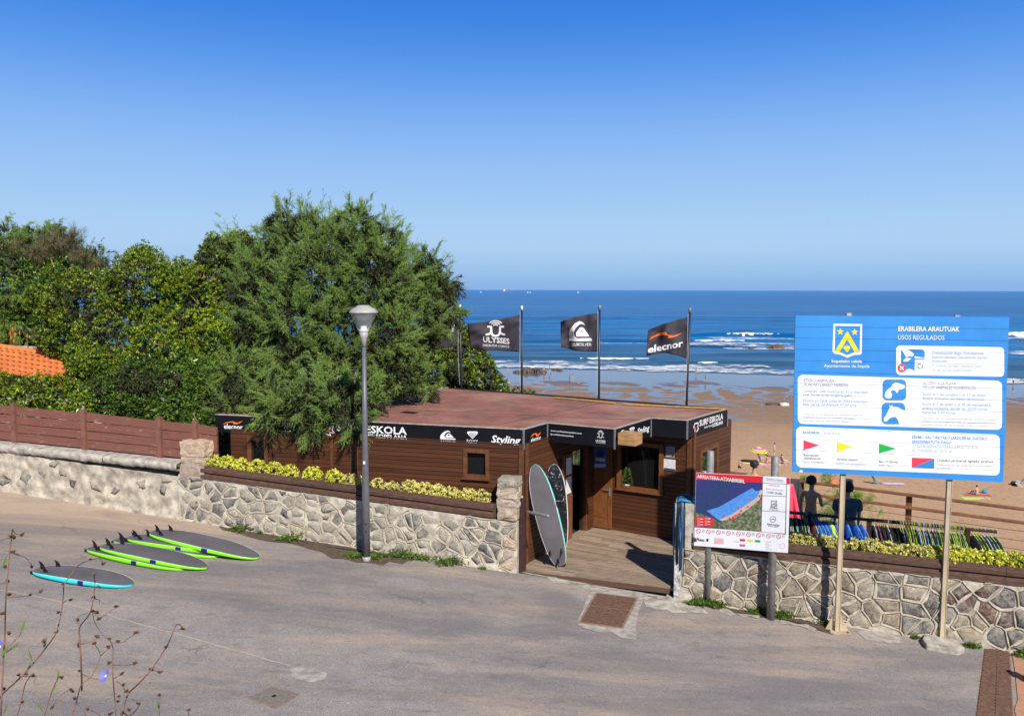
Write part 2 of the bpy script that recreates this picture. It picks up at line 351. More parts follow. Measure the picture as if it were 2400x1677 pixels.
M['board_under'] = sm('board_under', (.10, .30, .03), (.08, .25, .02), 3, .5)
M['sandm'] = None
def glass():
    t = NT('lamp_glass'); t.fin((.72, .74, .72), .06, .5); t.b.inputs['Transmission Weight'].default_value = .0; t.b.inputs['Alpha'].default_value = .22; return t.mat
M['glass'] = glass()
def wglass():
    t = NT('window_glass'); t.fin((.02, .02, .02), .05, .5); t.b.inputs['Alpha'].default_value = .30; return t.mat
M['wglass'] = wglass()
M['pitto'] = leafm('pittosporum_leaf', [(.030, .070, .008), (.070, .145, .010), (.13, .22, .014), (.27, .33, .018), (.48, .43, .03)], .38, .25)
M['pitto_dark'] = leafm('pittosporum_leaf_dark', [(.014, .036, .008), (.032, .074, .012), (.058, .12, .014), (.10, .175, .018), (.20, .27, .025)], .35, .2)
M['pitto_lime'] = leafm('pittosporum_leaf_lime', [(.05, .11, .007), (.11, .20, .009), (.20, .30, .012), (.31, .40, .018), (.52, .50, .03)], .4, .3)
M['tama'] = leafm('tamarisk_needle', [(.125, .22, .09), (.175, .275, .10), (.24, .345, .11), (.33, .42, .12)], .8, .26, .12)
M['tama2'] = leafm('tamarisk_needle_light', [(.175, .28, .065), (.26, .375, .07), (.36, .46, .09)], .8, .26, .12)
M['dryscrub'] = leafm('dry_scrub', [(.12, .12, .05), (.20, .16, .08), (.26, .20, .11), (.10, .13, .04)], .8, .2, .2)
M['euo'] = leafm('variegated_leaf', [(.12, .22, .02), (.45, .50, .03), (.72, .66, .05), (.80, .74, .22), (.84, .78, .10)], .4, .25)
M['euo2'] = leafm('variegated_leaf_cream', [(.16, .22, .05), (.55, .50, .10), (.74, .66, .22), (.80, .72, .38), (.70, .60, .10)], .4, .25)
M['weed'] = leafm('weed_leaf', [(.05, .12, .015), (.09, .19, .02), (.13, .22, .03), (.2, .2, .06)], .5, .3)
M['inner_twig_shade'] = leafm('inner_twig_shade', [(.035, .028, .015), (.050, .042, .022), (.030, .048, .018), (.045, .07, .025)], .8, .0, .15)  # brown-green twig tones kept near black: deep crown shade painted into the colour
M['bark'] = sm('bark', (.21, .15, .10), (.09, .065, .045), 12, .9, .8, .02)
M['bark_yellow'] = sm('bark_lichen', (.34, .21, .06), (.16, .10, .05), 12, .9, .8, .02)
M['soil'] = sm('soil', (.12, .085, .055), (.06, .04, .028), 14, .95, .8, .02)
M['terrace'] = sm('terrace_floor', (.30, .25, .20), (.20, .165, .13), 6, .9, .4, .01)
M['hill'] = sm('hill_ground', (.09, .11, .035), (.05, .06, .025), 3, .95, 1., .06)
M['bank'] = sm('bank_ground', (.17, .15, .07), (.08, .08, .035), 3, .95, 1., .05)
M['tile'] = sm('clay_tile', (.66, .20, .055), (.50, .135, .038), 5, .7, .2, .004, 'obj', rnd=.12)
M['cream_wall'] = sm('cream_wall', (.55, .5, .42), (.42, .38, .32), 5, .9)
M['terracotta'] = sm('terracotta_paving', (.44, .22, .13), (.34, .19, .12), 6, .85, .3, .005)
# ================================================================== SETTING
def struct(o): o['kind'] = 'structure'; return o
def sstep(a, b, x): k = min(1, max(0, (x-a)/(b-a))); return k*k*(3-2*k)
def yshore(x): xx = x+6; return 217 - .14*xx - .0013*xx*xx if xx > 0 else 217 - .14*xx
def grid_mesh(name, P, mat, attr=None, smooth=True):        # P: (rows, cols, 3)
    r, c = P.shape[:2]; me = bpy.data.meshes.new(name); me.vertices.add(r*c); me.vertices.foreach_set('co', P.reshape(-1).astype(np.float32))
    i = np.arange(r*c).reshape(r, c); q = np.stack([i[:-1, :-1], i[:-1, 1:], i[1:, 1:], i[1:, :-1]], -1).reshape(-1, 4)
    me.loops.add(q.size); me.loops.foreach_set('vertex_index', q.reshape(-1).astype(np.int32)); me.polygons.add(len(q))
    me.polygons.foreach_set('loop_start', np.arange(0, q.size, 4, dtype=np.int32)); me.polygons.foreach_set('loop_total', np.full(len(q), 4, dtype=np.int32))
    me.update(calc_edges=True); me.materials.append(mat)
    if smooth: me.polygons.foreach_set('use_smooth', np.ones(len(q), dtype=bool))
    if attr is not None:
        a = me.attributes.new('shore', 'FLOAT', 'POINT'); a.data.foreach_set('value', attr.reshape(-1).astype(np.float32))
    return link(name, me)
# ---- road
m = MB(); n_ = 60
pl = [WP(-70, rz(-70), -.05), WP(40, rz(40), -.05), WP(40, rz(40), 9.6), WP(-70, rz(-70), 9.6)]
m.add(pl, [(3, 2, 1, 0)]); struct(m.build('road', M['asphalt']))
# ---- near bank on which the photographer stands
rows = []
for k, (o_, h_) in enumerate([(9.0, -.15), (9.6, .25), (10.6, 1.3), (12., 2.7), (13.4, 3.8), (14.4, 4.3), (16, 4.4), (22, 4.6), (40, 5.)]):
    rows.append([WP(t, (rz(t) if k < 1 else rz(t)*max(0, 1-k*.3)) + h_ + .12*nz(t*.7, o_, 0), o_) for t in np.arange(-70, 41, 1.5)])
struct(grid_mesh('bank', np.array([[tuple(p) for p in r] for r in rows]), M['bank']))
# ---- terrace behind the walls, hillside to the beach
def groundz(t, d):
    lf = 1 - sstep(-1.5, 0., t)
    lz = rz(t) + .55 + .9*sstep(1, 8, d) + 1.2*sstep(-8, -18, t)*sstep(1, 6, d) - 16*sstep(9, 42, d)
    rz_ = -.12 - min(max(0, d-(5.95-.341*(t-6.16)))*1.6, 5 + max(0, d-(5.95-.341*(t-6.16)))*.45)
    z = lz*lf + rz_*(1-lf)
    return max(z, -15.)
ts = np.concatenate([np.arange(-80, -16, 2.), np.arange(-16, 16, .5), np.arange(16, 90, 2.)]); ds = np.concatenate([np.arange(.1, 12, .5), np.arange(12, 60, 2.)])
P = np.array([[tuple(WP(t, groundz(t, d) + (.25*nz(t*.3, d*.3) if d > 8 or t < -1 else 0), -d)) for t in ts] for d in ds])
struct(grid_mesh('hillside', P, M['hill']))
m = MB(); tp = [WP(-.5, 0, -.1), WP(16, 0, -.1), WP(16, 0, -(6.05-.341*(16-6.16))), WP(-.5, 0, -(6.05-.341*(-.5-6.16)))]
m.prism([(p.x, p.y) for p in tp], -.09, -.045); struct(m.build('terrace_floor', M['terrace']))
# ---- beach
def sandm():
    t = NT('sand'); v = t.vec('pos'); a = t.new('ShaderNodeAttribute', attribute_name='shore'); s = a.outputs['Fac']
    warp = t.noise(v, .05, 4, .6); fine = t.noise(v, .9, 6, .75); foot = t.noise(t.vec('pos', (1, .55, 1)), 2.6, 4, .75)
    dry = t.ramp(foot, [(.33, (.26, .15, .075)), (.42, (.44, .265, .135)), (.7, (.53, .33, .175))])
    big = t.noise(v, .03, 5, .6); dry = t.mix(t.ramp(big, [(.4, 0.), (.65, .45)]), dry, (.34, .20, .108))
    damp = t.ramp(fine, [(.3, (.20, .115, .06)), (.7, (.26, .155, .085))])
    # voronoi pools and channels left by the tide
    vv = t.new('ShaderNodeVectorMath', operation='ADD'); t.l.new(t.vec('pos', (1, .62, 1), R(24)), vv.inputs[0])
    nn = t.new('ShaderNodeTexNoise'); t.l.new(v, nn.inputs['Vector']); nn.inputs['Scale'].default_value = .11; nn.inputs['Detail'].default_value = 5
    sc_ = t.new('ShaderNodeVectorMath', operation='SCALE'); t.l.new(nn.outputs['Color'], sc_.inputs[0]); sc_.inputs['Scale'].default_value = 17; t.l.new(sc_.outputs[0], vv.inputs[1])
    vo = t.new('ShaderNodeTexVoronoi', feature='DISTANCE_TO_EDGE'); t.l.new(vv.outputs[0], vo.inputs['Vector']); vo.inputs['Scale'].default_value = .115
    ch = vo.outputs['Distance']
    sj = t.math('ADD', s, t.math('MULTIPLY', t.math('SUBTRACT', warp, .5), 45.))
    thr = t.new('ShaderNodeMapRange'); t.l.new(sj, thr.inputs[0]); thr.inputs[1].default_value = -92; thr.inputs[2].default_value = -12; thr.inputs[3].default_value = -.03; thr.inputs[4].default_value = .22
    th2 = t.math('ADD', thr.outputs[0], t.math('MULTIPLY', t.math('SUBTRACT', t.noise(v, .07, 5, .7), .5), .20))
    spx = t.new('ShaderNodeSeparateXYZ'); t.l.new(v, spx.inputs[0]); rx_ = t.new('ShaderNodeMapRange', interpolation_type='SMOOTHSTEP'); t.l.new(spx.outputs[0], rx_.inputs[0]); rx_.inputs[1].default_value = 38; rx_.inputs[2].default_value = 62; rx_.inputs[4].default_value = .085; th2 = t.math('SUBTRACT', th2, rx_.outputs[0])
    wet = t.new('ShaderNodeMapRange'); t.l.new(t.math('SUBTRACT', th2, ch), wet.inputs[0]); wet.inputs[1].default_value = -.006; wet.inputs[2].default_value = .006
    flat = t.new('ShaderNodeMapRange'); t.l.new(sj, flat.inputs[0]); flat.inputs[1].default_value = -40; flat.inputs[2].default_value = -29
    wm = t.math('MAXIMUM', wet.outputs[0], flat.outputs[0])
    dm = t.new('ShaderNodeMapRange'); t.l.new(sj, dm.inputs[0]); dm.inputs[1].default_value = -112; dm.inputs[2].default_value = -70
    col = t.mix(dm.outputs[0], dry, damp); col = t.mix(wm, col, (.105, .085, .085))
    rgh = t.math('SUBTRACT', .9, t.math('MULTIPLY', wm, .80))
    hb = t.math('MULTIPLY', foot, t.math('SUBTRACT', 1., dm.outputs[0])); b1 = t.bump(hb, 1., .09)
    t.fin(col, .9, .5); t.set(t.b, 'Roughness', rgh)
    return t.mat
M['sand'] = sandm()
xs = np.linspace(-260, 330, 260); ys = np.concatenate([np.linspace(28, 130, 60), np.linspace(131, 260, 90)])
def bz(x, s): return -14.0 if s < -110 else (-14.0 - .22*sstep(-110, -8, s) - .022*max(0, s+8))
S_ = np.array([[y - yshore(x) for x in xs] for y in ys])
P = np.array([[(x, y, bz(x, y-yshore(x)) + (.10*nz(x*.12, y*.12) + .05*nz(x*.4, y*.4))*(1-sstep(-110, -60, y-yshore(x)))) for x in xs] for y in ys])
struct(grid_mesh('beach_sand', P, M['sand'], S_))
# ---- sea
def seam():
    t = NT('sea_water'); v = t.vec('pos'); a = t.new('ShaderNodeAttribute', attribute_name='shore'); s = a.outputs['Fac']
    streak = t.noise(t.vec('pos', (.06, .5, 1), R(-8)), .16, 6, .65); far = t.noise(t.vec('pos', (.004, .05, 1)), .35, 5, .7)
    deep = t.ramp(streak, [(.38, (.001, .050, .150)), (.50, (.004, .105, .26)), (.62, (.020, .20, .40))])
    deep = t.mix(t.ramp(far, [(.42, 0.), (.62, .5)]), deep, (.012, .165, .43))
    near = t.ramp(streak, [(.35, (.012, .055, .10)), (.65, (.06, .15, .24))])
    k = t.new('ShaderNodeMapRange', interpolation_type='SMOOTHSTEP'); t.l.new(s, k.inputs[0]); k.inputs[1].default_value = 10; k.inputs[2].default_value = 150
    sw = t.noise(t.vec('pos', (.012, .10, 1), R(-7)), 1., 5, .6, .4); swc = t.ramp(sw, [(.36, .85), (.47, 0.)]); deep = t.mix(swc, deep, (.002, .040, .105)); near = t.mix(swc, near, (.012, .05, .065))  # dark bands paint the shading of the swell fronts into the water colour
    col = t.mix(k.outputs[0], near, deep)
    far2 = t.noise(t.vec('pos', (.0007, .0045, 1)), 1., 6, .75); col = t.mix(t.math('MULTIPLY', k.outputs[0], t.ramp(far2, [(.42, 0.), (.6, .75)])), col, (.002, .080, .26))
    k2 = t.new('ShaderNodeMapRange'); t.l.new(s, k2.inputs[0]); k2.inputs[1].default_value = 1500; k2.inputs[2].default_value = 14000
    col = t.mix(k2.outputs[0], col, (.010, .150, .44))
    h1 = t.noise(t.vec('pos', (.35, 1, 1), R(-8)), .55, 6, .7); b1 = t.bump(h1, .55, .5)
    h2 = t.noise(v, 2.2, 4, .7); t.bump(h2, .35, .12, b1)
    t.fin(col, .22, .5); t.b.inputs['Specular IOR Level'].default_value = .10; t.b.inputs['Specular Tint'].default_value = (.35, .70, 1, 1); t.b.inputs['Roughness'].default_value = .3
    return t.mat
M['sea'] = seam()
ysr = np.concatenate([np.arange(0, 430, 2.0), 430*np.power(1.085, np.arange(0, 58))]); an = np.linspace(-1., 1., 300)
BR = []   # breakers: (x0,x1,y, height) measured in the photograph
def brk(x0, x1, y, h=1.): a = G(x0, y, -14.2); b = G(x1, y, -14.2); BR.append((a.x, b.x, a.y, h)); return a, b
B_foam = [(1440, 1530, 801, 1.0), (1612, 1745, 803, 1.25), (1704, 1824, 790, 1.9), (1222, 1298, 842, .8), (1360, 1520, 845, .95), (1634, 1682, 853, .7), (2330, 2480, 790, 2.2), (2020, 2130, 800, 1.3)]
for b in B_foam: brk(*b)
P = np.zeros((len(ysr), len(an), 3)); A = np.zeros((len(ysr), len(an)))
for j, so_ in enumerate(ysr):
    yb = 190+so_
    for i, q in enumerate(an):
        x = q*yb*1.1; sh = yb - yshore(x) if yb < 900 else yb-200; z = -14.25
        if yb < 1500:
            am = .5*sstep(0, 60, sh)*(1-sstep(500, 1400, yb)); ph = yb*.14 + x*.02 + 2.6*nz(x*.008, yb*.008)
            z += am*(.55*math.sin(ph) + .7*nz(x*.02, yb*.12) + .5*nz(x*.06, yb*.3, 4))
            for (xa, xb, y0, h) in BR:
                yy = y0 + 2.5*nz(x*.05, y0); g = math.exp(-((yb-yy-2)/3.6)**2)
                if g > .01: z += .9*h*g*sstep(xa-45, xa, x)*(1-sstep(xb, xb+70, x))
        P[j, i] = (x, yb, z); A[j, i] = sh
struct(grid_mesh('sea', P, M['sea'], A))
def foamm():
    t = NT('foam'); v = t.vec('pos'); f = t.noise(v, .9, 6, .75); t.bump(f, 1., .35); t.fin(t.ramp(f, [(.3, (.62, .66, .70)), (.55, (.85, .86, .87))]), .8, .2)
    return t.mat
def lacem():
    t = NT('foam_lace'); v = t.vec('pos', (.45, 1, 1)); f = t.noise(v, .55, 7, .72, .5); g = t.noise(t.vec('pos', (.03, .12, 1)), 1., 3); t.fin((.80, .82, .84), .8, .2)
    a = t.math('ADD', f, t.math('MULTIPLY', g, .25)); t.set(t.b, 'Alpha', t.ramp(a, [(.62, 0.), (.69, .95)])); return t.mat
M['foam'] = foamm(); M['lace'] = lacem()
for n, (x0, x1, y, h) in enumerate(B_foam):
    a = G(x0, y, -14.2); b = G(x1, y, -14.2); L = b.x-a.x; nn = int(L/.7); rws = []
    for j, (dy, dz) in enumerate([(-4.2, -.5), (-3., .15), (-1.8, .55), (-.5, .95), (.8, 1.05), (1.8, .55), (2.6, -.4)]):
        r = []
        for i in range(nn+1):
            x = a.x + L*i/nn; e = sstep(0, .35, i/nn)*(1-sstep(.55, 1, i/nn))*(.75+.5*nz(x*.25, n*5, 2)); yy = a.y + 2.5*nz(x*.05, a.y)
            wob = 1 + .6*nz(x*.5, n*9)
            r.append((x, yy + dy*(.25+.42*h)*(.15+.85*e)*wob + .9*nz(x*.5, j*3), -14.20 + .9*h*math.exp(-((dy-2)/3.6)**2) + max(dz, -.3)*h*.40*(.15+.85*e)*(.75+.6*nz(x*.35, n*3, 1))*(1+.7*nz(x*.6, j, n)) - .05))
        rws.append(r)
    rl = [[(xx_, a.y-3-k*9*(.4+.6*h)+2*nz(xx_*.1, k*3), -13.98-.02*k) for xx_ in np.arange(a.x-10, b.x+12, 1.)] for k in np.linspace(0, 1, 5)]; o = grid_mesh('foam_lace', np.array(rl), M['lace']); o['kind'] = 'stuff'; o['label'] = 'thin lacy foam trailing a breaker'
    o = grid_mesh('wave_foam', np.array(rws), M['foam']); o['kind'] = 'stuff'; o['label'] = 'white foam of a breaking wave out in the surf'
def sheet(s0, s1, x0, x1, z, mat, name, wob=2., ns=5, ext=.8):
    xx = np.arange(x0, x1, ext); sk = np.linspace(0, 1, ns)
    rws = [[(x, yshore(x) + s0 + (s1-s0)*k + wob*nz(x*.04, s0)*(1-k) + .4*wob*nz(x*.2, 7+s1), z+.05*math.sin(k*3.1)) for x in xx] for k in sk]
    o = grid_mesh(name, np.array(rws), mat); o['kind'] = 'stuff'; return o
sheet(-.9, .9, -70, 190, -14.12, M['foam'], 'shore_foam', 2.2)['label'] = 'white foam line where the sea washes onto the sand'
sheet(-6, 8, -70, 190, -14.09, M['lace'], 'foam_lace', 3.)['label'] = 'lacy white foam patches on the shallow water'
sheet(96, 118, 60, 190, -13.75, M['lace'], 'foam_lace', 3.)['label'] = 'lacy foam patches behind the outer breakers'

# ---- rocks
def rockmesh(c, sx, sy, sz, seed, rough=.35, sub=3):
    bm = bmesh.new(); bmesh.ops.create_icosphere(bm, subdivisions=sub, radius=1)
    for v in bm.verts:
        p = v.co; k = 1 + rough*mnoise.noise(p*1.5+Vector((seed, 0, 0))) + rough*.5*mnoise.noise(p*4+Vector((0, seed, 0)))
        v.co = Vector((p.x*sx*k, p.y*sy*k, p.z*sz*k)) + Vector(c)
    m_ = MB(); bm.verts.ensure_lookup_table(); m_.v = [tuple(v.co) for v in bm.verts]; m_.f = [tuple(v.index for v in f.verts) for f in bm.faces]; m_.m = [0]*len(m_.f); bm.free(); return m_
M['reef'] = sm('reef_rock', (.16, .11, .075), (.06, .042, .032), 1.2, .85, 1., .3, detail=8)
c = G(1240, 872, -14.2); rock_c = c
t = thing('rock_outcrop', 'brown jagged rock outcrop on the wet sand at the shoreline beside the flagpole', 'rocks', c)
for i in range(15):
    rockmesh((c.x-3.6+i*.52, c.y+random.uniform(-.8, .8), -14.15), random.uniform(.3, .6), .8, .25+1.15*math.sin((i+.6)/15*2.4)*random.uniform(.4, 1.), i*3.1, .6, 2).build('boulder', M['reef'], t)
for k, (px, py, s) in enumerate([(1300, 866, .7), (1312, 868, .6), (1215, 871, .8)]):
    c = G(px, py, -14.2); tag(rockmesh(c, s*1.3, s, s*.6, 5+k*2, .4, 2).build('boulder', M['reef']), ['small dark rock on wet sand right of the outcrop', 'smallest dark rock farther right of the outcrop', 'low brown rock left of the outcrop'][k], 'rock')
c = G(1822, 818, -14.2); t = thing('sea_rock', 'dark rocks in the surf with foam around them left of the blue sign', 'rocks', c)
for dx, s in ((0, 2.0), (-2.4, 1.3), (1.4, 1.1), (-8.5, 1.1), (-11.5, .7)): rockmesh((c.x+dx, c.y+random.uniform(-1, 1), -14.2), s*1.2, s, s*.95, dx, .45, 2).build('boulder', M['reef'], t)
m = MB()
xx = np.linspace(c.x-18, c.x+11, 60); rws = [[(x, c.y-3.2+k*7+1.2*nz(x*.3, k*5), -13.95+.1*nz(x*.8, k)) for x in xx] for k in np.linspace(0, 1, 5)]
o = grid_mesh('rock_foam', np.array(rws), M['lace']); o['kind'] = 'stuff'

# ---- stone walls
def wall_cells(t0, t1, H, cw, chh, seed):
    rg = random.Random(seed); cols = int((t1-t0)/cw)+1; S = []
    for i in range(-1, cols+1):
        for j in range(-1, int(H/chh)+2):
            S.append((t0 + (i+.5+rg.uniform(-.5, .5) + (.5 if j % 2 else 0))*cw, (j+.5+rg.uniform(-.48, .48))*chh))
    out = []
    for a in S:
        if not (t0 <= a[0] <= t1 and 0 <= a[1] <= H): continue
        poly = [(t0, 0), (t1, 0), (t1, H), (t0, H)]
        for b in S:
            if b is a or abs(b[0]-a[0]) > cw*2.5 or abs(b[1]-a[1]) > chh*3: continue
            poly = clip(poly, ((a[0]+b[0])/2, (a[1]+b[1])/2), (b[0]-a[0], b[1]-a[1]))
            if len(poly) < 3: break
        if len(poly) >= 3: out.append(poly)
    return out
def stone(parent, poly, mat, zf, off, gap=.016, h=.045, seed=0):
    cx = sum(p[0] for p in poly)/len(poly); cz = sum(p[1] for p in poly)/len(poly)
    pts = []
    for i in range(len(poly)):      # subdivide edges a little for an irregular outline
        a = poly[i]; b = poly[(i+1) % len(poly)]; L = math.hypot(b[0]-a[0], b[1]-a[1])
        pts.append(a)
        if L > .14: pts.append(((a[0]+b[0])/2, (a[1]+b[1])/2))
    n = len(pts); m_ = MB(); V = []
    for lv, (ins, o_) in enumerate(((0, -.02), (.12, .45), (.42, 1.))):
        for p in pts:
            d = math.hypot(p[0]-cx, p[1]-cz)+1e-6; k = max(.2, 1-(gap*1.3+ins*.12)/d) if lv < 2 else .55
            k *= 1 - .10*random.random()*(lv == 0)
            x = cx+(p[0]-cx)*k; z = cz+(p[1]-cz)*k
            V.append(WP(x, z+zf(x), off + o_*h*(1 if lv < 1 else random.uniform(.55, 1.35))))
    V.append(WP(cx, cz+zf(cx), off+h*random.uniform(.8, 1.5)))
    F = []
    for r in (0, 1):
        for i in range(n): F.append((r*n+i, r*n+(i+1) % n, (r+1)*n+(i+1) % n, (r+1)*n+i))
    for i in range(n): F.append((2*n+i, 2*n+(i+1) % n, 3*n))
    m_.add(V, F); return m_.build('stone', mat, parent, smooth=True)
def beads(parent, cells, zf, off, wd=.026, prob=1.):
    seen = set(); m_ = MB()
    for poly in cells:
        for i in range(len(poly)):
            a = poly[i]; b = poly[(i+1) % len(poly)]; k = (round((a[0]+b[0])*50), round((a[1]+b[1])*50))
            if k in seen or math.hypot(a[0]-b[0], a[1]-b[1]) < .05 or random.random() > prob: continue
            seen.add(k); o_ = off + random.uniform(-.004, .006)
            pa = WP(a[0], a[1]+zf(a[0]), o_); pb = WP(b[0], b[1]+zf(b[0]), o_); mid = (pa+pb)/2 + Vector((0, 0, random.uniform(-.022, .022))) + U*random.uniform(-.022, .022)
            m_.tube([pa, mid, pb], wd/2, 5, False)
    o = m_.build('mortar_joint', M['joint'], parent, smooth=True); o['kind'] = 'stuff'; return o
def slab(mb, t0, t1, f0, f1, o0, o1, n=1):       # strip of wall between heights f0(t) and f1(t)
    for i in range(n):
        a = t0+(t1-t0)*i/n; b = t0+(t1-t0)*(i+1)/n
        V = [WP(a, f0(a), o0), WP(b, f0(b), o0), WP(b, f0(b), o1), WP(a, f0(a), o1), WP(a, f1(a), o0), WP(b, f1(b), o0), WP(b, f1(b), o1), WP(a, f1(a), o1)]
        mb.add(V, [(0, 1, 2, 3), (7, 6, 5, 4), (4, 5, 1, 0), (3, 2, 6, 7)] + ([(0, 3, 7, 4)] if i == 0 else []) + ([(1, 5, 6, 2)] if i == n-1 else []))
TL0, TL1, TPL = -30., .20, -8.12
WL = thing('stone_wall', 'long rubble stone retaining wall below the timber fence and the left planter', 'wall', WP(-7, rz(-7), -.2))
m = MB(); slab(m, TPL, TL1, lambda t: rz(t)-.3, lambda t: rz(t)+1.10, -.50, 0); m.build('wall_core', M['mortar'], WL)
def rough_face(t0, t1, h0, h1, off, amp, mat, name, parent, dx=.07, topf=None):
    hf = topf or (lambda q: h1)
    n = int((t1-t0)/dx); k = 16
    P_ = np.array([[tuple(WP(t0+(t1-t0)*i/n, rz(t0+(t1-t0)*i/n) + h0+(hf(t0+(t1-t0)*i/n)-h0)*j/k, off + amp*(nz(i*dx*2.1, j*.13*2.1, 3) + .55*nz(i*dx*6, j*.4, 9)))) for i in range(n+1)] for j in range(k+1)])
    o = grid_mesh(name, P_, mat, smooth=True); o.parent = parent
    o.data.transform(WM(parent).inverted()); return o
m = MB(); slab(m, TL0, TPL-.002, lambda t: rz(t)-.3, lambda t: rz(t)+1.02, -.50, -.05); m.build('wall_core', M['render'], WL)
rough_face(TL0, TPL, -.1, 1.03, .0, .055, M['render'], 'rendered_face', WL)
rough_face(TPL, TL1, -.1, 1.10, .006, .034, M['mortar'], 'mortar_face', WL, .05)
cells = wall_cells(TPL+.02, TL1, 1.09, .36, .25, 3)
for i, c_ in enumerate(cells):
    tm = sum(p[0] for p in c_)/len(c_); zm = sum(p[1] for p in c_)/len(c_)
    r_ = random.random()
    mt = (M['stone_grey'] if r_ < .75 else M['stone_cream']) if tm < -6.3 else (M['stone_grey'] if ((zm > .85 and r_ < .6) or r_ < .16 or (tm > -1.2 and r_ < .45)) else M['stone_cream'])
    if tm > -.1 and .1 < zm < .9: mt = M['stone_pink']
    stone(WL, c_, mt, rz, 0., random.uniform(.012, .045), random.uniform(.018, .04))
beads(WL, cells, rz, .014, .024, .5)
cl2 = wall_cells(-16, TPL-.1, 1.0, .40, .28, 5)
for c_ in cl2:
    if random.random() < .5 and min(p[1] for p in c_) > .05: stone(WL, c_, M['stone_grey'] if random.random() < .4 else M['stone_tan'], rz, -.008, .05, .035)
# right wall
PB1 = Plane(P0, P0+U)
def tz(px, py): u_, v_ = PB1.uv(px, py); return u_, -v_
ta, za = tz(1850, 1311); tb, zb = tz(2400, 1372)
def rb(t): return za + (zb-za)*(t-ta)/(tb-ta)       # underside of right planter
TR0, TR1 = tz(1592, 1395)[0], 15.
WR = thing('stone_wall', 'rubble stone wall with raised pale joints below the right planter behind both signs', 'wall', WP(8, rz(8), -.2))
m = MB(); slab(m, TR0, TR1, lambda t: rz(t)-.3, lambda t: rb(t)+.0, -.62, 0); m.build('wall_core', M['mortar'], WR)
rough_face(TR0, TR1, -.1, 1.1, .004, .030, M['mortar'], 'mortar_face', WR, .05, lambda q: rb(q)-rz(q)-.002)
cells = wall_cells(TR0+.06, TR1, 1.26, .36, .30, 11)
for i, c_ in enumerate(cells):
    tm = sum(p[0] for p in c_)/len(c_); zm = sum(p[1] for p in c_)/len(c_); top = rb(tm)-rz(tm)-.02
    c_ = clip(c_, (0, top), (0, 1))
    if len(c_) < 3: continue
    r_ = random.random(); mt = M['stone_grey'] if r_ < (.25 if tm < 7 else .45) else (M['stone_brown'] if r_ < .75 else M['stone_tan'])
    if 8.5 < tm < 9.3 and zm > .6 or (9.3 <= tm < 9.7 and .5 < zm < .8): mt = M['stone_red']
    stone(WR, c_, mt, rz, 0., .022, .032)
beads(WR, [clip(c_, (0, rb(c_[0][0])-rz(c_[0][0])-.01), (0, 1)) for c_ in cells], rz, .018, .025, .75)
# coping and timber fence
cop = lambda t: rz(t) + 1.22 + .030*(t+13.4)
CP = thing('wall_coping', 'weathered concrete coping along the top of the left wall', 'coping', WP(-12, rz(-12)+1.1, -.1))
edges = [-30, -22, -17.3, -14.2, -12.1, -10.2, -8.1]
for a, b in zip(edges[:-1], edges[1:]):
    n = int((b-a)/.06)+2; k = 7; rws = []
    for j, (o_, zz) in enumerate([(-.5, 0), (-.12, 0), (.05, -.015), (.085, -.05), (.07, -.17), (.02, -.20), (-.3, -.2)]):
        rws.append([tuple(WP(a+.008+(b-a-.016)*i/n, cop(a+(b-a)*i/n)+zz*(1+.18*nz(i*.12, a)+.22*nz(i*.9, a, j)) + .010*nz(i*.5, j*3, a), o_+(.020*nz(i*.15, j*2, a)+.014*nz(i*1.1, j, a) if j > 0 else 0))) for i in range(n+1)])
    o = grid_mesh('coping_slab', np.array(rws), M['concrete'], smooth=False); o.parent = CP; o.data.transform(WM(CP).inverted())
FN = thing('timber_fence', 'weathered reddish brown board fence on top of the left wall', 'fence', WP(-12, cop(-12), -.32))
PF = Plane(P0 - N*.32, P0 - N*.32 + U)
pu = [PF.uv(36, 1000)[0], PF.uv(200, 1020)[0], PF.uv(377, 1050)[0], PF.uv(461, 1060)[0]]; dst = pu[1]-pu[0]
posts = [pu[0]-dst*k for k in range(6, 0, -1)] + pu
ft = lambda t: cop(t) + .95 - .02*max(0, t+10)
for q in posts:
    c = WP(q, (cop(q)-.1+ft(q)+.06)/2, -.30); board('fence_post', c, U*.125, N*.11, Vector((0, 0, ft(q)+.06-cop(q)+.12)), M['fence_post'], FN)
posts2 = posts + [-7.2]
for a, b in zip(posts2[:-1], posts2[1:]):
    for r_ in range(4):
        hh = .225; za_, zb_ = [cop(q) + .03 + hh*(r_+.5)*(ft(q)-cop(q))/.95 for q in (a+.06, b-.06)]
        j_ = random.uniform(-.014, .014); pa = WP(a+.065, za_+j_, -.335+random.uniform(-.008, .008)); pb = WP(b-.065, zb_-j_, -.335)
        d = pb-pa; up = N.cross(d).normalized(); up = up if up.z > 0 else -up
        board('fence_board', (pa+pb)/2, d, N*.035, up*(hh-.020)*(ft(a)-cop(a))/.95, M['fence_wood'], FN)
